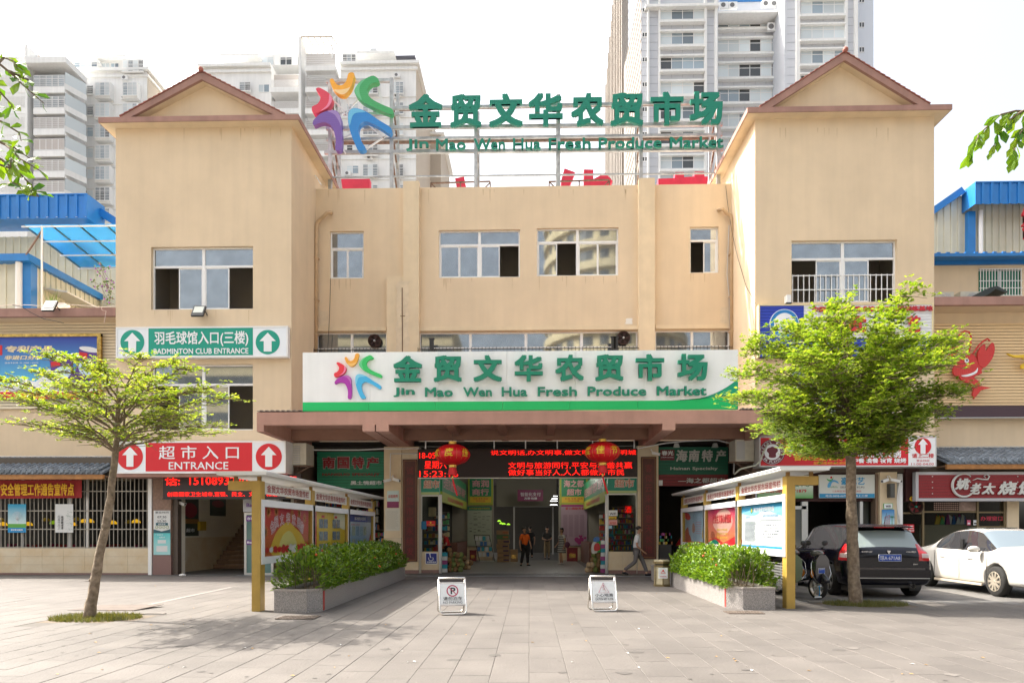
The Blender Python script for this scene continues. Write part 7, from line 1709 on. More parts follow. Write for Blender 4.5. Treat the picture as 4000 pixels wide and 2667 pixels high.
# ================= DISPLAY BOARDS =================
def dboard(side, lab, xs, ys, zoff, slab, plab):
 # side -1 = left board (faces +X), +1 = right board (faces -X)
 T_ = TRX if side < 0 else TLX; g_ = 'display boards'
 t = thing('display_board', lab, 'display board', (xs, (ys[0]+ys[-1])/2, 0), g_)
 zt = 2.40+zoff; w = .16
 for y in ys:
  m = MB(); m.box(xs-w/2, xs+w/2, y, y+.22, 0, zt, OCHRE)
  m.build('post', t)
  xo = xs+side*.52
  m = MB(); m.box(min(xs+side*w/2, xo), max(xs+side*w/2, xo), y+.002, y+.2, zt-.17, zt-.002, OCHRE); m.build('bracket_arm', t)
  for dx in (-.02, .42):
   q = xs+side*dx; m = MB(); m.box(q-.03,q+.03,y+.08,y+.14,zt,zt+.12,M('rusty_ochre',(.30,.17,.05),.7)); m.build('spacer', t)
 ze = zt+.12
 x_in, x_out = xs-side*.32, xs+side*.62
 for k in range(3):
  a = ys[0]-.3 if k == 0 else ys[k]+.1; b = ys[-1]+.6 if k == 2 else ys[k+1]+.1
  m = MB(); xa_, xb_ = sorted((x_in, x_out)); m.box(xa_, xb_, a+.005, b-.005, ze, ze+.03, M('white_roof_sheet',(.70,.71,.70),.4)); m.box(xa_+.02,xb_-.02,a+.01,b-.01,ze-.035,ze-.001,MC['white_roof_sheet']); m.build('roof_sheet', t)
 fx_ = xs-side*.10       # face plane of the cases
 for k in range(3):
  y0, y1 = ys[k]+.24, ys[k+1]+.2-.02
  z0, z1 = .86+zoff, 2.06+zoff
  bw = .13
  def bx(nm, ya, yb, za, zb, xa_, xb_, mt, par=t):
   m = MB(); m.box(min(xa_,xb_), max(xa_,xb_), ya, yb, za, zb, mt); return m.build(nm, par)
  FW = M('white_case_frame', (.72,.73,.75), .35)
  y0 -= .2
  bx('case_frame', y0, y0+bw, z0, z1, fx_, fx_+side*.14, FW); bx('case_frame', y1-bw, y1, z0, z1, fx_, fx_+side*.14, FW)
  bx('case_frame', y0+bw, y1-bw, z0, z0+bw, fx_, fx_+side*.14, FW); bx('case_frame', y0+bw, y1-bw, z1-bw, z1, fx_, fx_+side*.14, FW)
  bx('case_back', y0+.002, y1-.002, z0+.002, z1-.002, fx_+side*.141, fx_+side*.16, ALU)
  pl = plab[k]; p = thing('display_poster', pl[0], 'poster', (fx_+side*.1, (y0+y1)/2, z0+bw))
  W_, H_ = y1-y0-2*bw, z1-z0-2*bw
  base = T_(fx_+side*.10, (y0+y1)/2, (z0+z1)/2)
  m = MB(); m.prism([(-W_/2,-H_/2),(W_/2,-H_/2),(W_/2,H_/2),(-W_/2,H_/2)], base, -.01, 0, pl[1]); m.build('sheet', p)
  pl[2](p, base, W_, H_)
  m = MB(); m.prism([(-W_/2,-H_/2),(W_/2,-H_/2),(W_/2,H_/2),(-W_/2,H_/2)], T_(fx_+side*.06, (y0+y1)/2, (z0+z1)/2), 0, .004, M('clear_case_glass',(.9,.92,.92),.02,trans=1.0)); m.build('case_glass', t)
  # header strip
  hy0, hy1 = ys[k]+.23, ys[k+1]-.02; hb = T_(xs-side*.06, (hy0+hy1)/2, zt-.12)
  hd = thing('header_plate', slab % ['nearest','middle','farthest'][k], 'sign', (xs, (hy0+hy1)/2, zt-.24), 'header plates of the display boards')
  m = MB(); m.prism([(-(hy1-hy0)/2,-.11),((hy1-hy0)/2,-.11),((hy1-hy0)/2,.11),(-(hy1-hy0)/2,.11)], hb, -.02, 0, M('header_white',(.66,.64,.60),.5)); m.build('plate', hd)
  m = MB(); m.text('金贸文华农贸市场宣传栏', (hy1-hy0)*.90, .145, hb@Matrix.Translation((0,0,.003)), 0, M('header_red',(.30,.02,.02),.5), .02); m.build('lettering', hd)
 m = MB()      # perforated lower grille between the posts
 gx = xs+side*.02; y0, y1 = ys[0]+.25, ys[1]
 for k in range(9): m.bar((gx,y0,.33+k*.055+zoff*.5),(gx,y1,.33+k*.055+zoff*.5),.012,.012,ALU)
 for k in range(60): yy = y0+(y1-y0)*k/59; m.bar((gx,yy,.31),(gx,yy,.80),.006,.006,ALU)
 if side > 0: m.build('lower_grille', t, kind='stuff')
 return t
def rp(p, base, nm, x0, y0, x1, y1, mt, k=1):
 m = MB(); m.prism([(x0,y0),(x1,y0),(x1,y1),(x0,y1)], base, .0015*k, .0015*k+.001, mt); return m.build(nm, p)
def tx(p, base, s, cx, cy, w, h, mt, k=3, bold=.01, ital=0, rot=0):
 m = MB(); m.text(s, w, h, base@Matrix.Translation((cx,cy,.0015*k+.001))@Matrix.Rotation(rot,4,'Z'), 0, mt, bold, ital); return m.build('lettering', p)
def lines(p, base, x0, x1, y0, y1, n, mt, k=3):
 m = MB(); r = random.Random(n)
 for i in range(n):
  y = y1-(y1-y0)*i/n; m.prism([(x0,y),(x0+(x1-x0)*r.uniform(.75,1),y),(x0+(x1-x0)*.9,y-.010),(x0,y-.010)], base, .0015*k, .0015*k+.001, mt)
 m.build('text_lines', p)
def blob(p, base, nm, pts, mt, k=1): m = MB(); m.prism(spl(pts, 4), base, .0015*k, .0015*k+.001, mt); return m.build(nm, p)
ink = M('blue_grey_ink', (.14,.18,.24), .6)
def po_welcome(p, b, W_, H_):
 blob(p, b, 'golden_glow', [(-.8,-H_/2+.01),(-.7,-.1),(-.3,.12),(.1,.2),(.5,.08),(.95,-.1),(1.1,-H_/2+.01)], M('glow_yellow',(.70,.45,.05),.5))
 blob(p, b, 'inner_glow', [(-.4,-H_/2+.02),(-.35,-.15),(.1,.02),(.5,-.15),(.6,-H_/2+.02)], M('glow_pale',(.70,.62,.20),.5), 2)
 for i, ch in enumerate('金贸文华欢迎您'):
  a = PI*(.86-.72*i/6); tx(p, b, ch, .95*math.cos(a)+.05, .30*math.sin(a)-.03, .25, .25, PRINTW, 4+i*.1, .05, 0, (a-PI/2)*.35); tx(p, b, ch, .95*math.cos(a)+.05, .30*math.sin(a)-.03, .23, .23, RL, 6+i*.1, .0, 0, (a-PI/2)*.35)
 r = random.Random(3)
 for k in range(13):
  m = MB(); x = -W_/2+.12+(W_-.24)*k/12; rr = r.uniform(.09,.17)
  m.prism([(x+rr*(1+.15*math.cos(7*q))*math.cos(q), -H_/2+.10+r.uniform(0,.04)+.6*rr*math.sin(q)) for q in [2*PI*w/36 for w in range(36)]], b, .006+k*.0004, .0064+k*.0004, r.choice([RL,M('petal_pink',(.6,.12,.25),.5),M('petal_yellow',(.75,.5,.05),.5),RED,M('petal_white',(.7,.65,.6),.5)])); m.build('flower_print', p)
 for x, y in ((-1.0,.38),(-.6,.40),(.3,.36),(.75,.4),(1.1,.3),(-1.15,.0)):
  m = MB()
  for q in range(16): a = 2*PI*q/16; m.prism([(x+.02*math.cos(a+1.5),y+.02*math.sin(a+1.5)),(x+.15*math.cos(a),y+.15*math.sin(a)),(x-.02*math.cos(a+1.5),y-.02*math.sin(a+1.5))], b, .004, .005, M('firework_orange',(.65,.25,.08),.5))
  m.build('firework_print', p)
def po_photos(p, b, W_, H_):
 rp(p, b, 'red_side', -W_/2, -H_/2, -W_/2+.42, H_/2, RL); blob(p, b, 'pale_corner', [(.4,H_/2-.01),(.6,.2),(W_/2-.02,.05),(W_/2-.01,H_/2-.01)], M('pale_yellow_print',(.75,.72,.5),.5))
 r = random.Random(8)
 tx(p, b, '文\n明\n市\n场', -W_/2+.2, 0, .12, .7, PRINTW, 3, .02)
 for gx in (-.55, .55):
  rp(p, b, 'title_box', gx-.12, .33, gx+.12, .39, RED, 3)
  for i in range(2):
   for j in range(3):
    x = gx-.3+i*.36; y = .08-j*.30; rp(p, b, 'photo', x, y, x+.32, y+.22, M('photo_mix%d' % r.randint(0,2), [(.25,.3,.32),(.18,.22,.28),(.35,.38,.36)][r.randint(0,2)], .5, var=.6, vs=14), 3)
def po_certs(p, b, W_, H_):
 rp(p, b, 'blue_header', -W_/2, H_/2-.2, W_/2, H_/2, M('navy_print',(.02,.06,.28),.5)); tx(p, b, '海口市金贸文华农贸市场', .05, H_/2-.10, 1.3, .1, PRINTW, 3, .02)
 tx(p, b, '荣誉展示 HONOR', -.5, H_/2-.28, 1.0, .06, RL, 3)
 for i in range(5):
  for j in range(2): x = -W_/2+.15+i*.44; rp(p, b, 'certificate', x, -.13-j*.36, x+.34, .14-j*.36, M('cert_%d' % (i%3), [(.25,.42,.5),(.35,.42,.30),(.2,.34,.45)][i%3], .5, var=.3, vs=10), 3)
 blob(p, b, 'flower_corner', [(W_/2-.4,-H_/2+.02),(W_/2-.25,-.25),(W_/2-.12,-.1),(W_/2-.05,-H_/2+.05)], RL, 5)
def po_map(p, b, W_, H_):
 cb = M('cyan_blue_print', (.02,.32,.60), .5)
 rp(p, b, 'blue_header', -W_/2, H_/2-.17, W_/2, H_/2, cb); blob(p, b, 'header_wave', [(-W_/2+.01,H_/2-.16),(-.5,H_/2-.24),(.2,H_/2-.14),(W_/2-.02,H_/2-.3),(W_/2-.01,H_/2-.1),(0,H_/2-.1)], M('light_cyan_print',(.25,.62,.78),.5), 2)
 rp(p, b, 'blue_footer', -W_/2, -H_/2, W_/2, -H_/2+.05, cb)
 tx(p, b, '海口市金贸文华农贸市场', .1, H_/2-.12, 1.25, .11, PRINTW, 5, .03)
 m = MB(); m.prism(circ(.07,20,-.66,H_/2-.12), b, .008, .009, GREEN); m.prism(circ(.045,20,-.66,H_/2-.12), b, .0095, .010, YEL); m.build('emblem', p)
 tx(p, b, '① 金贸文华', -.95, .2, .4, .06, cb, 3); lines(p, b, -1.15, -.35, -.35, .1, 17, ink); tx(p, b, '金贸文华农贸市场平面图', .5, .21, .9, .055, cb, 3)
 m = MB(); r = random.Random(6)
 for (x0, y0, x1, y1) in ((-.1,.12,1.15,.12),(1.15,.12,1.15,-.35),(-.1,.12,0,-.3)): m.prism([(x0,y0),(x1,y1),(x1+.008,y1-.008),(x0+.008,y0-.008)], b, .0045, .0055, ink)
 for k in range(60): x = r.uniform(.05,1.0); y = round(r.uniform(-.3,.05)/.06)*.06; m.prism([(x,y),(x+.03,y),(x+.03,y+.02),(x,y+.02)], b, .0045, .0055, ink)
 m.build('floor_plan', p)
def po_values(p, b, W_, H_):
 blob(p, b, 'pale_burst', [(-.9,.1),(-.3,.4),(.5,.42),(.9,.1),(.3,-.2),(-.4,-.15)], M('burst_pink',(.75,.42,.35),.5)); tx(p, b, '社会主义核心价值观', -.05, .2, 1.7, .24, RL, 4, .04, .1)
 for j, s_ in enumerate(('富强 民主 文明 和谐','自由 平等 公正 法治','爱国 敬业 诚信 友善')): tx(p, b, s_, .0, -.08-.1*j, .95, .06, YEL, 4, .02)
 blob(p, b, 'red_ribbon', [(-W_/2+.02,-H_/2+.02),(-.6,-.28),(0,-.4),(.6,-.33),(W_/2-.02,-.2),(W_/2-.02,-H_/2+.02)], RED, 2); blob(p, b, 'green_ribbon', [(-W_/2+.02,-H_/2+.01),(-.7,-.34),(-.3,-H_/2+.02)], GREEN, 3)
 blob(p, b, 'tower_print', [(-1.1,-.3),(-1.05,-.15),(-.9,-.12),(-.75,-.16),(-.7,-.3)], M('brick_print',(.42,.10,.05),.5), 3)
def po_party(p, b, W_, H_):
 blob(p, b, 'flag_print', [(-W_/2+.03,.3),(-W_/2+.03,.45),(-.8,.42),(-.55,.28),(-.8,.22)], RL, 2); lines(p, b, .1, .85, -.25, .15, 6, RL); blob(p, b, 'gate_print', [(-W_/2+.03,-.44),(-W_/2+.05,-.15),(-.9,.0),(-.75,-.2),(-.55,-.3),(-.5,-.44)], M('brick_print',(.42,.10,.05),.5), 2)
 rp(p, b, 'red_footer', -W_/2, -H_/2, W_/2, -H_/2+.04, RED, 3); blob(p, b, 'figure_print', [(-.35,-.1),(-.3,.08),(-.15,.12),(0,.02),(.02,-.1),(-.2,-.18)], M('skin_print',(.42,.22,.15),.5), 2); blob(p, b, 'dove_print', [(W_/2-.5,-.3),(W_/2-.3,.1),(W_/2-.1,.2),(W_/2-.05,-.3)], M('gold_print',(.5,.35,.1),.5), 2)
ysL = [12.42, 15.40, 18.45, 21.5]; ysR = [13.1, 16.1, 19.1, 21.9]
dboard(-1, 'long ochre and white display board with flat roof left of the left planter', -5.02, ysL, 0, '%s header plate with red name lettering on the left display board', [
 ('red and gold welcome poster with flowers in the left display board', gradmat('welcome_red',(.55,.12,.03),(.55,.03,.05),1.2,1.9), po_welcome),
 ('yellow poster of market photographs in the left display board', M('photo_yellow',(.72,.48,.03),.5), po_photos),
 ('blue poster of certificates in the left display board', gradmat('cert_blue',(.05,.25,.50),(.45,.55,.62),1.0,1.6), po_certs)])
dboard(1, 'long ochre and white display board with flat roof right of the right planter', 4.97, ysR, .12, '%s header plate with red name lettering on the right display board', [
 ('white and blue market floor plan poster in the right display board', M('plan_white',(.72,.74,.74),.5), po_map),
 ('pink and orange core values poster in the right display board', gradmat('values_pink',(.70,.25,.08),(.65,.04,.14),1.2,2.0), po_values),
 ('grey-blue poster with flag and figures in the right display board', gradmat('party_grey',(.40,.52,.60),(.28,.42,.52),1.1,1.9), po_party)])
# ================= LITTER BIN =================
t = thing('litter_bin', 'bronze and marble hexagonal litter bin with recycling mark at the end of the right planter', 'litter bin', (3.52, 18.25, 0)); x, y = 3.52, 18.25
BR = M('bin_bronze', (.20,.15,.07), .4, .5); BM = M('bin_marble', (.50,.44,.30), .4, var=.1, vs=9)
hexa = lambda r_: [(x+r_*math.cos(a), y+r_*.85*math.sin(a)) for a in [PI/6+PI/3*k for k in range(6)]]
I4 = Matrix.Identity(4)
for nm, r_, a, b, mt in (('foot',.235,0,.06,BR),('body',.20,.06,.52,BM),('collar',.225,.52,.56,BR),('lid',.24,.60,.66,BR),('neck',.19,.56,.60,BLACK),('top_tray',.215,.66,.70,BM)):
 m = MB(); m.prism(hexa(r_), I4, a, b, mt); m.build(nm, t)
for px_, py_ in hexa(.205): m = MB(); m.box(px_-.012,px_+.012,py_-.012,py_+.012,.06,.52,BR); m.build('corner_rib', t)
Y = y-.20*.85-.01
m = MB(); m.box(x-.12,x+.12,Y-.012,Y,.22,.50,PRINTW); m.build('plate', t)
m = MB(); m.tube([(x+.06*math.cos(a)*1.1,Y-.014,.39+.06*math.sin(a)) for a in (PI/2,PI/2+2*PI/3,PI/2+4*PI/3,PI/2+2*PI)], .009, RED, 4); m.prism(arrow(.05,.06), TF(x,Y-.014,.425), 0, .004, RED); m.build('recycling_mark', t)
m = MB(); m.text('不可回收垃圾', .18, .03, TF(x,Y-.014,.27), 0, RL, .02); m.build('lettering', t)
# ================= A-BOARDS =================
def aboard(lab, x, y, rz, draw):
 t = thing('sandwich_board', lab, 'sandwich board', (0,0,0), 'folding steel sandwich boards'); w, h, lean, r_ = .235, .64, .19, .016
 def frame(sgn):
  P = lambda a, b: (a, sgn*(lean*(1-b/h))*-1, b)
  pts = []; rc = .06
  pts += [P(-w,h-.02)] + [P(-w,rc+.0)]
  pts += [P(-w+rc-rc*math.cos(a), rc-rc*math.sin(a)+r_) for a in (PI/6,PI/3,PI/2)]
  pts += [P(w-rc+rc*math.sin(a), rc-rc*math.cos(a)+r_) for a in (0,PI/6,PI/3)] + [P(w,rc+.01), P(w,h-.02)]
  m = MB(); m.tube(pts, r_, SSTEEL, 10); m.build('tube_frame', t, smooth=True)
  m = MB(); m.tube([P(-w,.17),P(w,.17)], .012, SSTEEL, 8); m.build('cross_tube', t)
  m = MB(); m.tube([P(-w,h-.09),P(w,h-.09)], .010, SSTEEL, 8); m.build('cross_tube', t)
 frame(1); frame(-1)
 m = MB(); m.tube([(-w,0,h-.03),(-w,0,h),(w,0,h),(w,0,h-.03)], r_, SSTEEL, 10); m.build('top_tube', t, smooth=True)
 ang = math.atan2(lean, h)
 for sgn in (1, -1):
  B = Matrix.Rotation(0 if sgn > 0 else PI, 4, 'Z')@Matrix.Translation((0, -lean*(1-.36/h)-.002, .36))@Matrix.Rotation(-ang, 4, 'X')@TF(0,0,0)
  m = MB(); m.prism([(-w+.015,-.18),(w-.015,-.18),(w-.015,.19),(-w+.015,.19)], B, -.006, .004, M('board_white',(.70,.72,.72),.4,var=.05,vs=15) if sgn > 0 else M('board_back',(.30,.25,.19),.6,var=.2,vs=9)); pn = m.build('board_panel', t)
  if sgn > 0: draw(pn, B)
 t.location = (x, y, .0); t.rotation_euler = (0,0,rz); return t
CRM = M('sign_crimson', (.38,.02,.07), .5)
def d1(p, B):
 m = MB(); n = 40; R1, R0 = .105, .085
 vs = [B@Vector((r_*math.cos(2*PI*k/n), .06+r_*math.sin(2*PI*k/n), .0062)) for r_ in (R0,R1) for k in range(n)]; m.add(vs, [(k,(k+1)%n,n+(k+1)%n,n+k) for k in range(n)], CRM)
 m.build('ring', p); m = MB(); m.text('P', .09, .12, B@Matrix.Translation((.01,.06,.0056)), 0, PRINTK, .03); m.build('lettering', p)
 m = MB(); m.prism([(-.068,.118),(-.058,.128),(.068,.002),(.058,-.008)], B, .0066, .0072, CRM); m.build('slash', p)
 m = MB(); m.text('请勿泊车', .34, .06, B@Matrix.Translation((0,-.075,.0056)), 0, PRINTK, .015); m.text('NO PARKING', .34, .045, B@Matrix.Translation((.0,-.148,.0056)), 0, PRINTK, .01); m.prism([(-.17,-.115),(.17,-.115),(.17,-.111),(-.17,-.111)], B, .0056, .006, PRINTK); m.build('lettering', p)
def d2(p, B):
 m = MB()
 for a, b in (((-.10,-.02),(.10,-.02)),((.10,-.02),(0,.165)),((0,.165),(-.10,-.02))):
  m.bar(B@Vector((*a,.006)), B@Vector((*b,.006)), .009, .002, CRM)
 for a, b, w_ in (((-.0,.09),(.02,.05),.018),((.02,.05),(-.02,.03),.014),((.02,.05),(.045,.0),.014),((0,.085),(-.035,.07),.01),((0,.085),(.03,.10),.01)): m.bar(B@Vector((*a,.006)), B@Vector((*b,.006)), w_, .002, CRM)
 m.prism(circ(.012,10,.0,.11), B, .0056, .0066, CRM); m.build('falling_figure', p)
 m = MB(); m.text('小心地滑', .34, .06, B@Matrix.Translation((0,-.065,.0056)), 0, PRINTK, .015); m.text('CAUTION WET FLOOR', .34, .045, B@Matrix.Translation((0,-.14,.0056)), 0, PRINTK, .02); m.prism([(-.17,-.103),(.17,-.103),(.17,-.099),(-.17,-.099)], B, .0056, .006, PRINTK); m.build('lettering', p)
aboard('folding steel no parking board, the left one on the plaza', -1.38, 12.15, math.radians(14), d1)
aboard('folding steel wet floor caution board, the right one on the plaza', 1.36, 12.72, math.radians(9), d2)
# ================= TREES =================
LEAFT = leafmat('tree_leaf', (.13,.25,.02), (.42,.50,.08), .5, .36)
LEAFL = leafmat('tree_leaf_yellowish', (.14,.26,.02), (.46,.49,.09), .5, .4)
def tree(nm, lab, base, trunk, rads, limbs, nleaf, mat, seed, lw=1.0):
 t = thing(nm, lab, 'tree', base); r = random.Random(seed); bx_, by_, _ = base
 m = MB(); pts = [Vector(p) for p in trunk]
 # refine trunk with small wobble
 P = []; R_ = []
 for i in range(len(pts)-1):
  for k in range(4): f = k/4; P.append(pts[i].lerp(pts[i+1], f)+Vector((r.uniform(-.008,.008), r.uniform(-.008,.008), 0))); R_.append((rads[i]*(1-f)+rads[i+1]*f)*r.uniform(.95,1.07))
 P.append(pts[-1]); R_.append(rads[-1])
 m.tube(P, R_, BARK, 14); 
 for k in range(5):
  i = r.randrange(2, len(P)-3); a = r.uniform(0, 6.3); m.ell(P[i]+Vector((math.cos(a),math.sin(a),0))*R_[i]*.9, (R_[i]*.35,R_[i]*.35,R_[i]*.5), BARK, 7, 5)
 m.build('trunk', t, smooth=True)
 lf = MB(); tw = MB()
 for (z, reach, rise, n, dens) in limbs:      # a tier of limbs
  for k in range(n):
   a = 2*PI*k/n+r.uniform(-.4,.4)+z; rc = reach*r.uniform(.78,1.0)*(.82 if lw > 1 and math.cos(a) > .3 else 1); 
   s0 = P[min(range(len(P)), key=lambda i: abs(P[i].z-min(z, P[-1].z)))]
   end = s0+Vector((math.cos(a)*rc, math.sin(a)*rc*.9, rise*r.uniform(.8,1.2)+max(0, z-P[-1].z)))
   L = [s0]; q = 8
   for j in range(1, q+1):
    f = j/q; p = s0.lerp(end, f); p.z = s0.z+(end.z-s0.z)*math.sin(f*PI/2)**.8+r.uniform(-.03,.03); p.x += r.uniform(-.05,.05); p.y += r.uniform(-.05,.05); L.append(p)
   tw.tube(L, [(.026 if lw > 1 else .019)*(1-j/q*.85)*lw for j in range(q+1)], BARK if False else TWIG, 6, False)
   # secondary twigs fan out nearly flat along the limb
   for j in range(2, q+1):
    for w in range(dens):
     d0 = (L[j]-L[j-1]).normalized(); an = r.uniform(.3,1.2)*(1 if w % 2 else -1); ca, sa = math.cos(an), math.sin(an)
     d = Vector((d0.x*ca-d0.y*sa, d0.x*sa+d0.y*ca, r.uniform(-.12,.28)+(r.uniform(-.2,.3) if lw > 1 else 0))).normalized(); ln = r.uniform(.25,.75)*(1.15-.45*j/q)*reach/2
     e = L[j]+d*ln; mid = L[j].lerp(e, .5)+Vector((0,0,r.uniform(-.02,.05)))
     tw.tube([L[j], mid, e], [.009,.006,.003], TWIG, 3, False)
     for cc in range(nleaf):      # leaf rosettes along the twig
      f = r.uniform(.15, 1.05); c_ = L[j]+(e-L[j])*f+Vector((r.gauss(0,.05),r.gauss(0,.05),r.gauss(.02,.03 if lw < 1.1 else .07)))
      for v in range(r.choice((3,4,5))):
       an2 = r.uniform(0,2*PI); dd = Vector((math.cos(an2), math.sin(an2), r.uniform(-.15,.75))); s_ = r.uniform(.06,.10)*(1.1 if lw > 1 else .85)
       leafgeo(lf, c_, dd, Vector((r.uniform(-.4,.4),r.uniform(-.4,.4),1)), s_, s_*.52, mat, .15)
 tw.build('branches', t, kind='stuff'); lf.build('crown', t, kind='stuff')
 print('leaves', nm, len(lf.f)//6); return t
x, y = -7.45, 11.35
tree('leaning_tree', 'slim leaning tree with sparse flat yellow-green crown on the left of the plaza', (x,y,0),
 [(x,y,-.02),(x+.10,y,.5),(x+.2,y,1.1),(x+.36,y,1.9),(x+.44,y,2.5),(x+.50,y,3.1),(x+.52,y,3.8)], [.095,.082,.072,.064,.056,.045,.02],
 [(2.85,1.8,.5,10,4),(3.05,1.95,.6,10,4),(3.3,1.55,.75,7,4),(3.6,1.0,.6,5,3)], 4, LEAFL, 5)
x, y = 6.52, 13.92
tree('dense_tree', 'dense bright green layered tree standing before the parked black car', (x,y,0),
 [(x+.05,y,-.02),(x+.02,y,.5),(x-.01,y,1.3),(x-.05,y,2.2),(x-.05,y,3.0),(x+.02,y,3.6),(x-.03,y,4.2),(x,y,4.6)], [.135,.115,.105,.095,.09,.07,.045,.02],
 [(2.9,1.15,.1,8,4),(3.1,1.65,.25,10,5),(3.3,2.05,.45,11,5),(3.5,2.3,.75,12,5),(3.65,2.25,1.1,12,5),(3.8,2.05,1.4,11,5),(3.95,1.6,1.65,9,4),(4.1,.9,1.6,5,3)], 6, LEAFT, 8, 1.2)
# near branches of street trees reaching into the top corners
BL = leafmat('near_leaf', (.05,.16,.012), (.22,.34,.02), .5, .3)
def nearbranch(lab, runs, Y, seed, L0, pend):
 t = thing('leafy_branch', lab, 'branch', (PX(runs[0][0][0],Y), Y, PZ(runs[0][0][1],Y))); r = random.Random(seed)
 g_ = MB(); leafgeo(g_, Vector((0,0,0)), Vector((0,0,1)), Vector((0,-1,.0)), 1, .48, BL, .12); proto = g_.build('leaf', t, loc=(0,0,0)); used = False
 for run in runs:
  pts = [Vector((PX(u,Y), Y+r.uniform(-.08,.08), PZ(v,Y,u))) for u, v in run]; m = MB(); m.tube(pts, [.010*(1-.7*i/(len(pts)-1)) for i in range(len(pts))], TWIG, 5); m.build('twig', t)
  tot = sum((b-a).length for a, b in zip(pts, pts[1:])); n = max(3, int(tot/.034))
  for k in range(n):
   f = (k+.5)/n*(len(pts)-1); i = min(int(f), len(pts)-2); p = pts[i].lerp(pts[i+1], f-i); s_ = L0*r.uniform(.7,1.2)
   d = (pts[i+1]-pts[i]).normalized(); q = Vector((r.uniform(-1,1), r.uniform(-.8,.8), r.uniform(-.7,.7)))
   v = (d*.6+q*.9+Vector((0,0,-pend))).normalized()
   o = proto if not used else proto.copy()
   if used: COL.objects.link(o)
   used = True; o.parent = t; o.location = p-WP[t.name]; up = Vector((r.uniform(-.6,.6),-.8,r.uniform(0,.9))).normalized()
   s1 = v.cross(up).normalized(); nn_ = s1.cross(v); o.rotation_euler = Matrix((s1, -nn_, v)).transposed().to_euler(); o.scale = (s_, s_, s_)
nearbranch('bright green leafy branch reaching in from the top left edge', [[(-60,235),(20,270),(70,310),(110,350),(150,385),(180,412)],[(-40,215),(20,230),(70,255),(95,290)],[(-60,300),(-10,340),(15,385),(20,400)],[(60,300),(85,290),(105,325)],[(-60,180),(-20,190),(5,200)]], 4.6, 4, .10, 0)
nearbranch('lower bright green leafy branch on the left edge', [[(-60,520),(0,550),(50,590),(90,630),(130,655),(150,662)],[(-50,470),(10,480),(50,500),(75,545)],[(-60,600),(0,620),(50,660),(90,700),(125,750),(110,765)],[(-40,640),(30,650),(70,640),(105,665)],[(40,590),(80,595),(110,615)],[(0,700),(50,715),(100,735),(128,742)]], 4.6, 6, .10, 0)
nearbranch('drooping green twigs hanging in at the right picture edge', [[(4060,440),(3960,440),(3890,465),(3840,510),(3795,560),(3778,610)],[(4030,420),(3960,460),(3900,500),(3880,590)],[(4060,440),(4000,490),(3960,540),(3945,600)],[(4060,470),(4010,500),(3985,560),(3970,620)]], 5.5, 9, .12, .9)
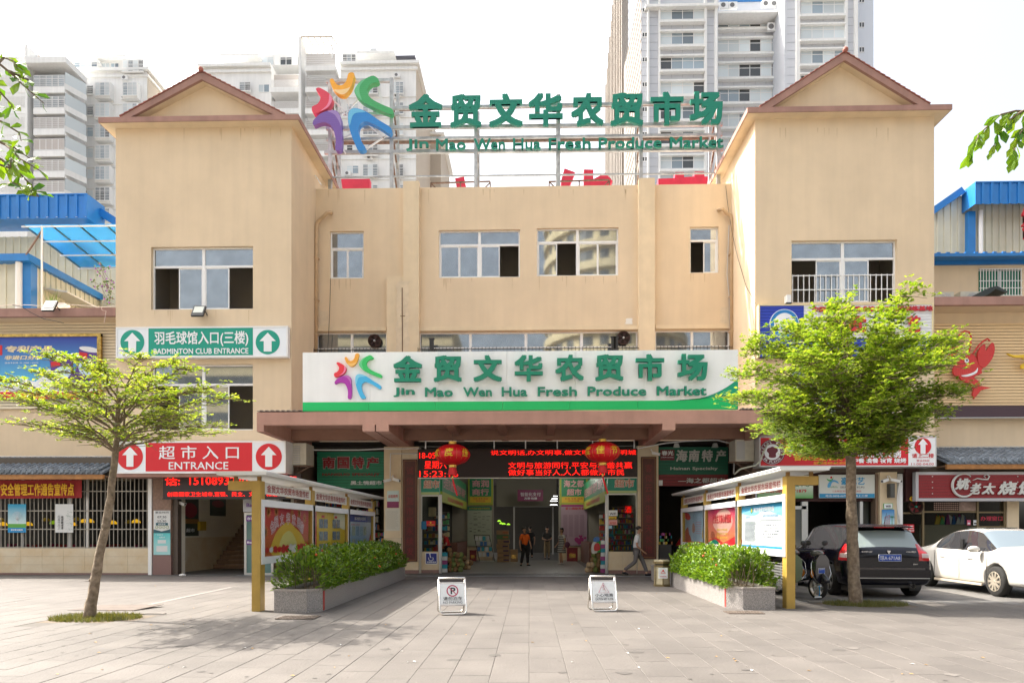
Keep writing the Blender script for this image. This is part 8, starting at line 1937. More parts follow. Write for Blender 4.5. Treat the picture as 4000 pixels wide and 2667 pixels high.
# ================= CARS =================
def evmesh(o):
 me = bpy.data.meshes.new_from_object(o.evaluated_get(bpy.context.evaluated_depsgraph_get())); bpy.data.objects.remove(o); return me
def car(nm, lab, st, glass, paint, parts, cutters, dark_under, bis=()):
 """st: stations from rear to front (y, half width, z bottom, z belt, z top, half width of roof)"""
 root = thing(nm, lab, 'car'); vs = []; fs = []; mi = []
 def ring(y, w, zb, zl, zt, wt):
  zm = zb+(zl-zb)*.5
  h = [(0,zb),(w*.80,zb),(w*.95,zb+.05),(w*.99,zb+.14),(w,zm),(w*.975,zl-.06),(w*.93,zl),(wt,zt-.04),(wt*.82,zt),(0,zt+.012)]
  return [(x, y, z) for x, z in h]+[(-x, y, z) for x, z in h[-2:0:-1]]
 R_ = [ring(*s) for s in st]; n = len(R_[0])
 for r in R_: vs += r
 for i in range(len(st)-1):
  for k in range(n):
   fs.append((i*n+k, i*n+(k+1)%n, (i+1)*n+(k+1)%n, (i+1)*n+k)); g = 0
   kk = k if k < 9 else n-1-k
   if i in glass['side'] and kk == 6: g = 1
   if i in glass['ends'] and kk in (7, 8): g = 2
   mi.append(g)
 fs.append(tuple(range(n))[::-1]); mi.append(0); fs.append(tuple((len(st)-1)*n+k for k in range(n))); mi.append(0)
 me = bpy.data.meshes.new('b'); me.from_pydata(vs, [], fs); me.polygons.foreach_set('material_index', mi)
 for k in range(3): me.materials.append(paint)
 o = bpy.data.objects.new('b', me); COL.objects.link(o)
 bmx = bmesh.new(); bmx.from_mesh(me); cl = bmx.edges.layers.float.new('crease_edge'); bmx.faces.ensure_lookup_table()
 for e in bmx.edges:
  if len({f.material_index for f in e.link_faces}) > 1: e[cl] = .75
  if any(len(f.verts) > 4 for f in e.link_faces): e[cl] = .45
 bmx.to_mesh(me); bmx.free()
 s = o.modifiers.new('s', 'SUBSURF'); s.levels = 2; s.render_levels = 2
 for (cy, cz, r) in cutters:
  c = MB(); c.lathe([(r,-1.3),(r,1.3)], paint, 32, (0,cy,cz), 'x'); co = c.build('c', loc=(0,0,0)); b = o.modifiers.new('b', 'BOOLEAN'); b.object = co; b.operation = 'DIFFERENCE'; b.solver = 'EXACT'; co['tmp'] = 1
 me = evmesh(o)
 for co in [x for x in bpy.data.objects if 'tmp' in x]: bpy.data.objects.remove(co)
 bmx = bmesh.new(); bmx.from_mesh(me)
 for p, q in bis: bmesh.ops.bisect_plane(bmx, geom=bmx.verts[:]+bmx.edges[:]+bmx.faces[:], plane_co=p, plane_no=q)
 groups = {}
 for f in bmx.faces:
  c = f.calc_center_median(); k = 'body'
  if f.material_index == 1: k = 'side_window'
  elif f.material_index == 2: k = 'windscreen' if c.y > 0 else 'rear_window'
  for pn, test, _ in parts:
   if test(c, f.normal) : k = pn
  groups.setdefault((k, k not in ('body','windscreen','rear_window') and c.x > 0), []).append(f)
 mats = {'body': paint, 'side_window': M('car_side_glass',(.03,.03,.033),.04,spec=.8), 'windscreen': M('car_windscreen',(.16,.20,.23),.03,spec=1.0), 'rear_window': M('car_rear_glass',(.30,.36,.37),.05,spec=.8)}
 mats.update({pn: mt for pn, _, mt in parts})
 for (k, _), fl in groups.items():
  m = MB(); idx = {}
  V = []; Fs = []
  for f in fl:
   q = []
   for v in f.verts:
    if v.index not in idx: idx[v.index] = len(V); V.append(tuple(v.co))
    q.append(idx[v.index])
   Fs.append(tuple(q))
  m.add(V, Fs, mats[k]); m.build(k, root, smooth=True, loc=(0,0,0))
 bmx.free(); return root
TYRE = M('tyre_rubber', (.018,.017,.016), .85); ALLOY = M('alloy_rim', (.55,.54,.52), .3, .8)
def wheel(root, x, y, r, w, sgn, nsp, rimc):
 T = M('tyre_rubber'); m = MB(); c = (x, y, r)
 m.lathe([(r*.66,-w/2),(r*.9,-w/2),(r,-w*.36),(r,w*.36),(r*.9,w/2),(r*.66,w/2)], TYRE, 36, c, 'x'); o = m.build('tyre', root, smooth=True)
 m = MB(); a = x+sgn*w*.5; rr = r*.66
 m.lathe([(rr,sgn*(w*.5+.004)),(rr*.93,sgn*(w*.5+.008)),(rr*.9,sgn*w*.2)], rimc, 32, c, 'x', False); m.lathe([(rr*.2,sgn*w*.5),(rr*.15,sgn*(w*.5+.012))], rimc, 14, c, 'x')
 for k in range(nsp):
  t = 2*PI*k/nsp
  for dt in (-.16, .16) if nsp == 5 else (0,): m.bar((a-sgn*.005, y+rr*.12*math.cos(t), r+rr*.12*math.sin(t)), (a, y+rr*.94*math.cos(t+dt), r+rr*.94*math.sin(t+dt)), .045 if nsp == 5 else .05, .025, rimc, up=(1,0,0))
 m.build('rim', o); m = MB(); m.lathe([(rr*.9,-.01),(rr*.9,.01)], M('brake_dark',(.04,.04,.04),.7), 20, (x+sgn*w*.1,y,r), 'x'); m.build('brake_disc', o)
NAVY = M('dark_navy_paint', (.004,.004,.009), .15, 0, coat=.25, spec=.35); CRM_ = M('chrome', (.7,.7,.7), .15, 1)
TAILR = M('tail_lamp_red', (.50,.008,.012), .12, coat=1); TAILC = M('tail_lamp_clear', (.55,.42,.40), .12, coat=1)
# station: y, w, zb, zbelt, ztop, wroof   (rear -> front)
st = [(-2.18,.74,.36,.86,.90,.50),(-2.16,.84,.30,.94,.99,.60),(-2.08,.87,.24,.97,1.05,.66),(-1.80,.885,.22,.99,1.40,.62),(-1.62,.89,.2,.99,1.50,.61),(-.95,.89,.2,.98,1.54,.62),(-.80,.89,.2,.98,1.545,.62),
 (.02,.89,.2,.96,1.55,.62),(.12,.89,.2,.96,1.545,.62),(.55,.89,.2,.95,1.50,.61),(1.28,.88,.2,.95,1.06,.66),(1.45,.87,.2,.93,1.0,.66),(1.95,.84,.22,.86,.92,.58),(2.15,.76,.26,.72,.78,.5),(2.2,.6,.32,.62,.66,.4)]
tail = lambda c, n: c.y < -1.86 and abs(c.x) > .60 and .78 < c.z < 1.12
tailc = lambda c, n: c.y < -1.90 and abs(c.x) > .66 and .84 < c.z < .93
bis = [((0,0,.78),(0,0,1)),((0,0,1.12),(0,0,1)),((0,0,.84),(0,0,1)),((0,0,.93),(0,0,1)),((.60,0,0),(1,0,0)),((-.60,0,0),(1,0,0)),((.66,0,0),(1,0,0)),((-.66,0,0),(1,0,0)),((0,-1.86,0),(0,1,0)),((0,-1.90,0),(0,1,0))]
bc = car('parked_car', 'black hatchback seen from behind with red tail lamps, parked nose towards the shops', st, {'side': (3,4,5,6,7,8,9), 'ends': (2,9)}, NAVY, [('tail_lamp', tail, TAILR), ('reversing_lamp', tailc, TAILC)], [(-1.38,.34,.395),(1.25,.34,.395)], None, bis)
def bxp(root, nm, b, mt, par=None): m = MB(); m.box(*b, mt); return m.build(nm, par or root)
for sx in (-1, 1):
 wheel(bc, sx*.78, -1.38, .335, .215, sx, 5, ALLOY); wheel(bc, sx*.78, 1.25, .335, .215, sx, 5, ALLOY)
 m = MB(); m.ell((sx*1.0,.98,1.0), (.11,.07,.08), NAVY); m.build('wing_mirror', bc, smooth=True)
 bxp(bc, 'mud_flap', (sx*.68-.1, sx*.68+.1, -1.8, -1.78, .14, .42), BLACK)
 for q in (-.88, .07): bxp(bc, 'pillar', (sx*.875-.012, sx*.875+.005, q-.03, q+.04, .98, 1.02), NAVY)
m = MB(); m.prism([(-.66,-.03),(.66,-.03),(.60,.05),(-.60,.05)], Matrix.Translation((0,-1.90,1.50))@Matrix.Rotation(math.radians(6),4,'X'), -.02, .02, NAVY)
m.v = []; m.f = []; m.m = []; m.add([(-.55,-1.98,1.475),(.55,-1.98,1.475),(.54,-1.55,1.53),(-.54,-1.55,1.53),(-.55,-1.98,1.455),(.55,-1.98,1.455),(.54,-1.55,1.49),(-.54,-1.55,1.49)], [(0,1,2,3),(7,6,5,4),(0,4,5,1),(1,5,6,2),(2,6,7,3),(3,7,4,0)], NAVY); m.build('spoiler', bc)
bxp(bc, 'brake_light', (-.2,.2,-1.985,-1.97,1.458,1.472), TAILR)
m = MB(); B_ = TF(0,0,0); vs = []
bxp(bc, 'bumper', (-.80,.80,-2.235,-2.0,.40,.60), NAVY); bxp(bc, 'bumper_step', (-.70,.70,-2.22,-2.05,.60,.635), M('bumper_top',(.10,.085,.08),.5)); bxp(bc, 'bumper_lip', (-.78,.78,-2.245,-2.1,.42,.435), ALU); bxp(bc, 'valance', (-.66,.66,-2.12,-1.9,.22,.40), BLACK)
def plate(par, x, y, z, w, h, lines_, rz=0):
 T = TF(x, y, z); m = MB(); m.box(x-w/2,x+w/2,y,y+.012,z-h/2,z+h/2,PRINTW); o = m.build('number_plate', par); m = MB(); m.box(x-w/2+.005,x+w/2-.005,y-.002,y,z-h/2+.005,z+h/2-.005,M('plate_blue',(.01,.07,.42),.4)); m.build('plate_field', o)
 for s_, dz, ww, hh in lines_: m = MB(); m.text(s_, ww, hh, TF(x,y-.004,z+dz), 0, PRINTW, .012); m.build('lettering', o)
plate(bc, .03, -2.205, .84, .44, .14, [('琼A·671A8', 0, .39, .095)])
for s_, x, z, w, h in (('DODGE',-.42,.965,.20,.028),('CALIBER',.44,.965,.19,.028),('SXT',.52,.71,.09,.026)): m = MB(); m.text(s_, w, h, TF(x,-2.20,z), .004, CRM_, .012); m.build('badge', bc)
m = MB(); m.prism(spl([(-.02,.03),(-.035,.01),(-.02,-.01),(-.01,-.035),(.01,-.035),(.02,-.01),(.035,.01),(.02,.03),(0,.02)],2), TF(0.01,-2.19,.965), 0, .01, CRM_); m.build('ram_badge', bc)
m = MB(); m.bar((-.06,-2.02,1.075),(.34,-1.99,1.09),.03,.02,BLACK); m.ell((-.06,-2.03,1.075),(.04,.03,.03),BLACK,8,5); m.build('rear_wiper', bc)
m = MB(); m.lathe([(.05,-.12),(.05,0),(.04,-.005)], SSTEEL, 16, (.46,-2.14,.27), 'y', False); m.lathe([(.04,-.1),(.04,-.09)], DARK, 14, (.46,-2.1,.27), 'y'); m.build('exhaust_pipe', bc)
m = MB(); m.tube([(.28,-1.3,1.54),(.30,-1.38,1.78)], [.008,.004], BLACK, 5); m.build('aerial', bc)
bc.location = (8.0, 17.35, 0); bc.scale = (1.06,1.06,1.06); bc.rotation_euler = (0,0,math.radians(-5))
# white saloon
WCP = M('white_car_paint', (.60,.575,.53), .2, coat=1)
st = [(-2.25,.66,.40,.84,.90,.45),(-2.18,.78,.30,.92,.98,.55),(-1.95,.84,.25,.96,1.04,.62),(-1.45,.86,.22,.965,1.10,.62),(-1.15,.865,.2,.965,1.28,.56),(-.75,.87,.2,.96,1.40,.55),(-.45,.87,.2,.955,1.435,.56),
 (-.02,.87,.2,.95,1.45,.57),(.07,.87,.2,.95,1.45,.57),(.42,.87,.2,.94,1.40,.57),(1.05,.87,.2,.93,1.04,.66),(1.25,.86,.2,.91,.985,.66),(1.85,.83,.22,.82,.90,.60),(2.12,.77,.22,.66,.74,.5),(2.22,.62,.24,.56,.60,.4)]
hl = lambda c, n: c.y > 1.5 and abs(c.x) > .38 and .64 < c.z < .78
bis = [((0,0,.64),(0,0,1)),((0,0,.78),(0,0,1)),((.38,0,0),(1,0,0)),((-.38,0,0),(1,0,0)),((0,1.5,0),(0,1,0))]
wc = car('parked_car', 'white saloon car facing the plaza at the right picture edge', st, {'side': (4,5,6,7,8,9), 'ends': (3,9)}, WCP, [('headlight', hl, M('headlight_glass',(.42,.45,.48),.08,.2,coat=1))], [(-1.42,.33,.375),(1.28,.33,.375)], None, bis)
RIMW = M('bronze_white_rim', (.62,.55,.45), .35, .6)
for sx in (-1, 1):
 wheel(wc, sx*.765, -1.42, .32, .205, sx, 10, RIMW); wheel(wc, sx*.765, 1.28, .32, .205, sx, 10, RIMW)
 m = MB(); m.ell((sx*.99,.78,.99), (.13,.07,.075), WCP, 14, 9); m.build('wing_mirror', wc, smooth=True); bxp(wc, 'mirror_foot', (sx*.9-.04, sx*.9+.04, .74, .80, .93, .965), BLACK)
 for y0 in (-.78, .30): m = MB(); m.tube([(sx*.885,y0,.80),(sx*.905,y0+.05,.805),(sx*.905,y0+.15,.805),(sx*.885,y0+.2,.80)], .012, WCP, 6); m.build('door_handle', wc)
 for y0 in (-1.0,.02,1.02): bxp(wc, 'door_gap', (sx*.871-.004, sx*.871+.001, y0-.004, y0+.004, .30, .93), DARK)
 bxp(wc, 'pillar_trim', (sx*.79-.012, sx*.79+.03, -.02, .09, .97, 1.2), BLACK)
 bxp(wc, 'sill_trim', (sx*.85-.02, sx*.85+.025, -1.0, .85, .2, .25), M('sill_beige',(.55,.48,.38),.4)); bxp(wc, 'fog_lamp_bezel', (sx*.60-.14, sx*.60+.14, 2.02, 2.13, .36, .45), BLACK); m = MB(); m.ell((sx*.60,2.14,.405),(.07,.03,.035),ALU,10,6); m.build('fog_lamp', wc)
 m = MB(); m.tube([(sx*.3,2.20,.30),(sx*.68,2.13,.30),(sx*.80,1.98,.34)], .012, CRM_, 5); m.build('chrome_strip', wc)
bxp(wc, 'sunroof', (-.34,.34,-.55,.15,1.452,1.466), GLASSD); bxp(wc, 'grille', (-.38,.38,2.14,2.2,.56,.68), BLACK); bxp(wc, 'lower_grille', (-.4,.4,2.16,2.235,.32,.44), BLACK)
m = MB(); m.add([(-.62,.86,1.125),(-.50,.80,1.165),(-.50,.78,1.185),(-.62,.84,1.145)], [(0,1,2,3)], M('sticker_green',(.1,.5,.2),.5)); m.build('sticker', wc)
wc.location = (11.42, 16.95, 0); wc.scale = (1.06,1.06,1.06); wc.rotation_euler = (0,0,math.radians(180-2))
# ================= SCOOTERS =================
def scooter(lab, body, x, y, rz, pl=None, lock=True):
 t = thing('electric_scooter', lab, 'scooter', (0,0,0), 'parked scooters'); SB = body
 for yy in (0, -1.22):
  m = MB(); m.lathe([(.20,-.045),(.255,-.03),(.26,0),(.255,.03),(.20,.045)], TYRE, 28, (0,yy,.26), 'x', False); w = m.build('wheel', t, smooth=True)
  m = MB(); m.lathe([(.205,-.03),(.205,.03),(.185,.03),(.185,-.03)], RIMW, 28, (0,yy,.26), 'x', False)
  for k in range(6): a = PI*k/3; m.bar((0,yy,.26),(0,yy+.19*math.cos(a),.26+.19*math.sin(a)),.03,.03,RIMW,up=(1,0,0))
  m.lathe([(.06,-.06),(.06,.06)], ALU, 14, (0,yy,.26), 'x'); m.build('rim', w)
 m = MB(); m.tube([(0,.27*math.cos(a)*1.05,.27+.29*math.sin(a)) for a in [math.radians(20+k*16) for k in range(9)]], .055, SB, 8); m.build('front_mudguard', t, smooth=True)
 m = MB()
 for s in (-1, 1): m.tube([(s*.075,0,.26),(s*.07,-.08,.62)], .022, ALU, 8)
 m.build('fork', t)
 m = MB(); m.prism([(-.16,.40),(-.20,.60),(-.17,.86),(-.08,.96),(.08,.96),(.17,.86),(.20,.60),(.16,.40),(.06,.34),(-.06,.34)], TF(0,.02,0), .0, -.12, SB); m.build('front_shield', t)
 m = MB(); m.ell((0,-.02,.99), (.14,.15,.08), M('lamp_smoke',(.10,.10,.09),.1,coat=1)); m.build('headlamp_cowl', t, smooth=True)
 m = MB(); m.tube([(-.34,-.16,1.03),(-.12,-.06,1.05),(.12,-.06,1.05),(.34,-.16,1.03)], .018, BLACK, 8); m.build('handlebar', t)
 for s in (-1, 1):
  m = MB(); m.tube([(s*.25,-.12,1.04),(s*.29,-.1,1.17)], .008, BLACK, 5); m.ell((s*.30,-.1,1.21),(.085,.02,.055),BLACK,12,8); o = m.build('mirror', t, smooth=True)
  m = MB(); m.ell((s*.19,.04,.55),(.05,.03,.09),M('indicator_amber',(.6,.2,.01),.2),10,7); m.build('indicator', t, smooth=True)
 m = MB()      # chrome crash bars round the shield
 for s in (-1, 1): m.tube([(0,.10,.38),(s*.18,.12,.42),(s*.27,.10,.55),(s*.24,.06,.78),(s*.16,.04,.86)], .010, CRM_, 6)
 m.build('crash_bar', t, smooth=True)
 m = MB(); m.prism([(-.05,.42),(-.52,.34),(-.62,.30),(-1.05,.38),(-1.3,.62),(-1.34,.74),(-.6,.74),(-.5,.60),(-.45,.40),(-.12,.46)], TLX(0,0,0)@Matrix.Scale(-1,4,(1,0,0)), -.12, .12, SB); m.build('body_panel', t)
 m = MB(); m.ell((0,-.95,.78),(.13,.42,.07),M('seat_black',(.03,.028,.028),.5)); m.build('seat', t, smooth=True)
 if pl: plate(t, .04, .14+.0, .62, .18, .115, []) 
 if pl:
  o = [c for c in t.children if c.name.startswith('number_plate')][0]; o.rotation_euler = (0,0,PI); m = MB(); m.text(pl, .15, .045, Matrix.Rotation(PI,4,'Z')@TF(-.04,-.158,.66), 0, PRINTW, .01); m.build('lettering', t)
 if lock: m = MB(); m.tube([(.06,.10,.30),(.06,.12,.12),(.10,.12,.06)], .012, M('lock_blue',(.01,.25,.55),.4), 6); m.tube([(.06,.15,.06),(.22,.15,.06)], .02, PRINTW, 8); m.build('wheel_lock', t)
 t.location = (x, y, 0); t.rotation_euler = (0,0,rz); return t
x, y = G(3202, 2340)
scooter('black electric scooter with chrome guard, blue plate and blue wheel lock beside the ochre post', M('scooter_black',(.015,.015,.025),.15,coat=1), x, y+.1, math.radians(180+22), '583847')
x, y = G(3105, 2318); scooter('green and grey scooter half hidden behind the ochre post', M('scooter_green',(.04,.12,.03),.2,coat=1), 5.85, 15.3, math.radians(160), None, False)
# ================= PEOPLE =================
def skin(pts, edges, mat, sub=2):
 """pts: name -> (co, r)"""
 ks = list(pts); me = bpy.data.meshes.new('s'); me.from_pydata([pts[k][0] for k in ks], [(ks.index(a), ks.index(b)) for a, b in edges], [])
 o = bpy.data.objects.new('s', me); COL.objects.link(o); md = o.modifiers.new('k', 'SKIN'); md.use_smooth_shade = True
 if sub: sb_ = o.modifiers.new('u', 'SUBSURF'); sb_.levels = sub; sb_.render_levels = sub
 for i, k in enumerate(ks):
  r_ = pts[k][1]; me.skin_vertices[0].data[i].radius = (r_, r_) if not isinstance(r_, tuple) else r_; me.skin_vertices[0].data[i].use_root = (i == 0)
 me = evmesh(o); return [tuple(v.co) for v in me.vertices], [tuple(p.vertices) for p in me.polygons]
def person(lab, x, y, rz, H, J, top, bot, shoe, kind='shirt', hair='short', z0=0):
 """J: joints in metres for a 1.68 m body facing +y; l/r: hip, knee, ankle, toe, elbow, wrist, hand dir"""
 t = thing('person', lab, 'person', (0,0,0)); s = H/1.68
 J = {k: Vector(v) for k, v in J.items()}
 P = {'pelvis': (J['pelvis'], .105), 'waist': (J['pelvis'].lerp(J['chest'], .45), .10), 'chest': (J['chest'], .115), 'neck0': (J['neck'], .052), 'neck1': (J['neck']*.45+J['head']*.55, .048),
  'jaw': (J['head']+Vector((0,.025,-.05)), .066), 'skull': (J['head']+Vector((0,-.005,.035)), .082), 'crown': (J['head']+Vector((0,-.005,.075)), .062)}
 E_ = [('pelvis','waist'),('waist','chest'),('chest','neck0'),('neck0','neck1'),('neck1','jaw'),('jaw','skull'),('skull','crown')]
 for q in 'lr':
  sg = -1 if q == 'l' else 1; hp = J['pelvis']+Vector((sg*.085,0,-.03)); sh_ = J['chest']+Vector((sg*.155,0,.10))
  P.update({q+'hip': (hp,.085), q+'knee': (J[q+'knee'],.052), q+'calf': (J[q+'knee'].lerp(J[q+'ankle'],.35),.052), q+'ank': (J[q+'ankle'],.035), q+'heel': (J[q+'ankle']+Vector((0,-.02,-.045)),.035), q+'toe': (J[q+'toe'],.027),
    q+'sh': (sh_,.055), q+'elb': (J[q+'elbow'],.037), q+'wri': (J[q+'wrist'],.026)})
  d = (J[q+'wrist']-J[q+'elbow']).normalized(); pm = J[q+'wrist']+d*.05; P[q+'palm'] = (pm, .028)
  E_ += [('pelvis',q+'hip'),(q+'hip',q+'knee'),(q+'knee',q+'calf'),(q+'calf',q+'ank'),(q+'ank',q+'heel'),(q+'heel',q+'toe'),('chest',q+'sh'),(q+'sh',q+'elb'),(q+'elb',q+'wri'),(q+'wri',q+'palm')]
  fwd = Vector((0,1,0)); 
  for f in range(5):     # four fingers and the thumb
   if f < 4:
    b = pm+fwd*(-.026+.0175*f)+d*.03; L = (.058,.07,.075,.066)[f]; c_ = Vector((-sg*.012,0,0)); p1 = b+d*L*.55+c_; p2 = b+d*L+c_*2.6
   else: b = pm+fwd*.022; p1 = b+fwd*.022+d*.025; p2 = p1+d*.03
   P[q+'f%da' % f] = (b,.0095); P[q+'f%db' % f] = (p1,.0085); P[q+'f%dc' % f] = (p2,.0075); E_ += [(q+'palm',q+'f%da' % f),(q+'f%da' % f,q+'f%db' % f),(q+'f%db' % f,q+'f%dc' % f)]
 v, f = skin(P, E_, SKIN); hd = J['head']
 m = MB(); m.add(v, f, SKIN)
 m.ell(hd+Vector((0,.088,-.005)), (.013,.02,.024), SKIN, 8, 6)
 for sg in (-1, 1): m.ell(hd+Vector((sg*.08,-.005,0)), (.012,.022,.032), SKIN, 8, 6)
 m.build('body', t, smooth=True, loc=(0,0,0))
 m = MB()
 for sg in (-1, 1): m.ell(hd+Vector((sg*.03,.078,.018)), (.012,.008,.006), PRINTK, 8, 5); m.bar(hd+Vector((sg*.017,.082,.036)), hd+Vector((sg*.046,.074,.036)), .006, .006, HAIR)
 m.build('eyes', t); m = MB(); m.ell(hd+Vector((0,.084,-.048)), (.022,.008,.006), M('lips',(.30,.09,.07),.5), 8, 5); m.build('mouth', t)
 m = MB(); m.ell(hd+Vector((0,-.03,.065)), (.088,.092,.076), HAIR, 16, 10)
 if hair != 'short': m.ell(hd+Vector((0,-.045,-.01)), (.088,.07,.10), HAIR, 14, 9)
 m.build('hair', t, smooth=True)
 # clothes follow the same joints, a little wider
 c = P; up = 1
 if kind == 'dress':
  n = 20; vs = []; lv = [(J['chest']+Vector((0,0,.13)),.12,.07),(J['chest']+Vector((0,0,.06)),.185,.115),(J['chest'],.165,.12),(J['pelvis'].lerp(J['chest'],.5),.145,.115),(J['pelvis'],.18,.135),(J['pelvis']-Vector((0,0,.18)),.205,.16),(J['pelvis']-Vector((0,0,.36)),.225,.18)]
  m = MB()
  for k in range(len(lv)-1):
   for w in range(4):      # stripes are real bands of the knit
    a = [lv[k][i]+(lv[k+1][i]-lv[k][i])*w/4 for i in range(3)]; b = [lv[k][i]+(lv[k+1][i]-lv[k][i])*(w+1)/4 for i in range(3)]
    vv = [(p[0].x+p[1]*math.cos(2*PI*q/n), p[0].y+p[2]*math.sin(2*PI*q/n), p[0].z) for p in (a, b) for q in range(n)]
    m.add(vv, [(q,(q+1)%n,n+(q+1)%n,n+q) for q in range(n)], top[w % 2])
  m.build('dress', t, smooth=False)
  tops = {'a': (c['chest'][0]+Vector((0,0,.10)),.06)}
  for q in 'lr': V2, F2 = skin({'a': (J['chest']+Vector((0,0,.1)),.05), 'b': (c[q+'sh'][0],.066), 'c': (c[q+'sh'][0].lerp(c[q+'elb'][0],.45),.058)}, [('a','b'),('b','c')], None); m = MB(); m.add(V2, F2, top[0]); m.build('sleeve', t, smooth=True)
 else:
  T_ = {'p': (J['pelvis']+Vector((0,0,-.04)),.145), 'w': (c['waist'][0],.138), 'c': (J['chest'],.142), 'k': (J['chest']+Vector((0,0,.12)),.085)}; e2 = [('p','w'),('w','c'),('c','k')]
  for q in 'lr': T_[q+'s'] = (c[q+'sh'][0],.078); T_[q+'e'] = (c[q+'sh'][0].lerp(c[q+'elb'][0],.75),.062); e2 += [('c',q+'s'),(q+'s',q+'e')]
  V2, F2 = skin(T_, e2, None); m = MB(); m.add(V2, F2, top[0]); m.build('shirt', t, smooth=True)
  m = MB(); m.tube([J['neck']+Vector((.06*math.cos(a),.055*math.sin(a)+.005,-.015-.02*math.sin(a))) for a in [2*PI*k/14 for k in range(15)]], .014, top[-1], 6); m.build('collar', t, smooth=True)
  T_ = {'p': (J['pelvis']+Vector((0,0,-.05)),.125)}; e2 = []
  for q in 'lr': T_[q+'h'] = (c[q+'hip'][0]+Vector((0,0,-.03)),.10); T_[q+'k'] = (c[q+'knee'][0],.077); T_[q+'a'] = (J[q+'ankle']+Vector((0,0,.03)),.062); e2 += [('p',q+'h'),(q+'h',q+'k'),(q+'k',q+'a')]
  V2, F2 = skin(T_, e2, None); m = MB(); m.add(V2, F2, bot); m.build('trousers', t, smooth=True)
 for q in 'lr':
  a = J[q+'ankle']+Vector((0,-.03,-.055)); b = J[q+'toe']; m = MB(); m.tube([a+Vector((0,-.03,0)), a+Vector((0,.01,.005)), a.lerp(b,.6)+Vector((0,0,.01)), b+Vector((0,.035,0))], [.03,.042,.04,.022], shoe, 10); m.build('shoe', t, smooth=True)
 t.location = (x, y, z0); t.scale = (s, s, s); t.rotation_euler = (0,0,rz); return t
def pose(**k):
 J = dict(pelvis=(0,0,.90), chest=(0,0,1.22), neck=(0,0,1.42), head=(0,.02,1.56), lknee=(-.09,.01,.49), lankle=(-.095,-.01,.085), ltoe=(-.10,.13,.03), rknee=(.09,.01,.49), rankle=(.095,-.01,.085), rtoe=(.10,.13,.03),
   lelbow=(-.24,-.02,1.05), lwrist=(-.25,.07,.82), relbow=(.24,-.02,1.05), rwrist=(.25,.07,.82)); J.update(k); return J
FSH = M('white_shirt', (.66,.66,.66), .8, var=.05, vs=12); GTR = M('grey_trousers', (.13,.12,.12), .85); BTR = M('black_trousers', (.015,.015,.018), .85); ORG = M('orange_polo', (.75,.13,.01), .8)
person('elderly man in white shirt and grey trousers striding past the right gate pillar', 3.50, 22.35, -PI/2-.15, 1.62,
 pose(chest=(0,.02,1.22), neck=(0,.05,1.41), head=(0,.09,1.55), lknee=(-.09,.20,.50), lankle=(-.09,.34,.09), ltoe=(-.10,.49,.035), rknee=(.09,-.05,.47), rankle=(.09,-.42,.16), rtoe=(.10,-.31,.05), lelbow=(-.24,-.08,1.03), lwrist=(-.22,.06,.82), relbow=(.24,.0,1.02), rwrist=(.20,.20,.84)), [FSH, FSH], GTR, BTR)
person('young man in orange polo shirt and black trousers inside the market gate', -.19, 28.2, PI+.5, 1.6, pose(lknee=(-.1,.05,.49), lankle=(-.12,.06,.085), ltoe=(-.15,.20,.03), rknee=(.09,.0,.49), rankle=(.14,-.06,.085), rtoe=(.2,.06,.03), lelbow=(-.25,.0,1.05), lwrist=(-.22,.16,.86), head=(.03,.03,1.56)), [ORG, PRINTK], BTR, BTR)
person('woman in black and white striped dress with a bag inside the market gate', 1.39, 29.4, PI-.9, 1.58, pose(lknee=(-.08,.12,.50), lankle=(-.08,.02,.12), ltoe=(-.08,.14,.04), rknee=(.08,.0,.49), rankle=(.09,-.02,.085), lelbow=(-.23,-.03,1.04), relbow=(.23,-.05,1.04), rwrist=(.25,.1,.88)), [M('stripe_pale',(.5,.5,.46),.85), M('stripe_dark',(.04,.04,.045),.85)], BTR, M('pale_shoe',(.5,.45,.42),.6), 'dress', 'long')
m = MB(); m.ell((1.62,29.2,.86),(.12,.06,.13),M('plum_bag',(.10,.02,.06),.5)); m.tube([(1.55,29.3,.96),(1.58,29.35,1.3),(1.66,29.2,.96)],.008,M('plum_bag'),5); m.build('handbag', label='plum handbag hanging by the woman in the striped dress', cat='bag', smooth=True)
DK = M('dark_shirt', (.03,.03,.03), .8)
person('dim figure in dark shirt and khaki trousers deep in the hall', .9, 34.6, PI, 1.65, pose(lelbow=(-.24,.03,1.05), lwrist=(-.08,.2,1.02), relbow=(.24,.03,1.05), rwrist=(.08,.2,1.02)), [DK, DK], M('khaki', (.22,.16,.09), .85), BTR)
person('dim figure all in black deep in the hall, left of the khaki trousers', .05, 36.5, .2, 1.68, pose(), [BTR, BTR], BTR, BTR)
RSH = M('red_vendor_shirt', (.45,.015,.02), .8)
person('stall keeper in red shirt bending at the left side of the gate passage', -3.15, 26.4, PI/2+.3, 1.55, pose(chest=(0,.10,1.18), neck=(0,.17,1.36), head=(0,.24,1.47), lwrist=(-.2,.3,.95), rwrist=(.2,.3,.95), lelbow=(-.24,.12,1.0), relbow=(.24,.12,1.0)), [RSH, RSH], BTR, BTR)
person('shop assistant in red waistcoat leaning over the fruit in the right doorway', 5.35, 24.9, -PI/2-.3, 1.6, pose(chest=(0,.22,1.12), neck=(0,.36,1.24), head=(0,.46,1.30), lwrist=(-.2,.45,.80), rwrist=(.2,.45,.80), lelbow=(-.24,.28,.95), relbow=(.24,.28,.95)), [RSH, PRINTW], BTR, BTR)
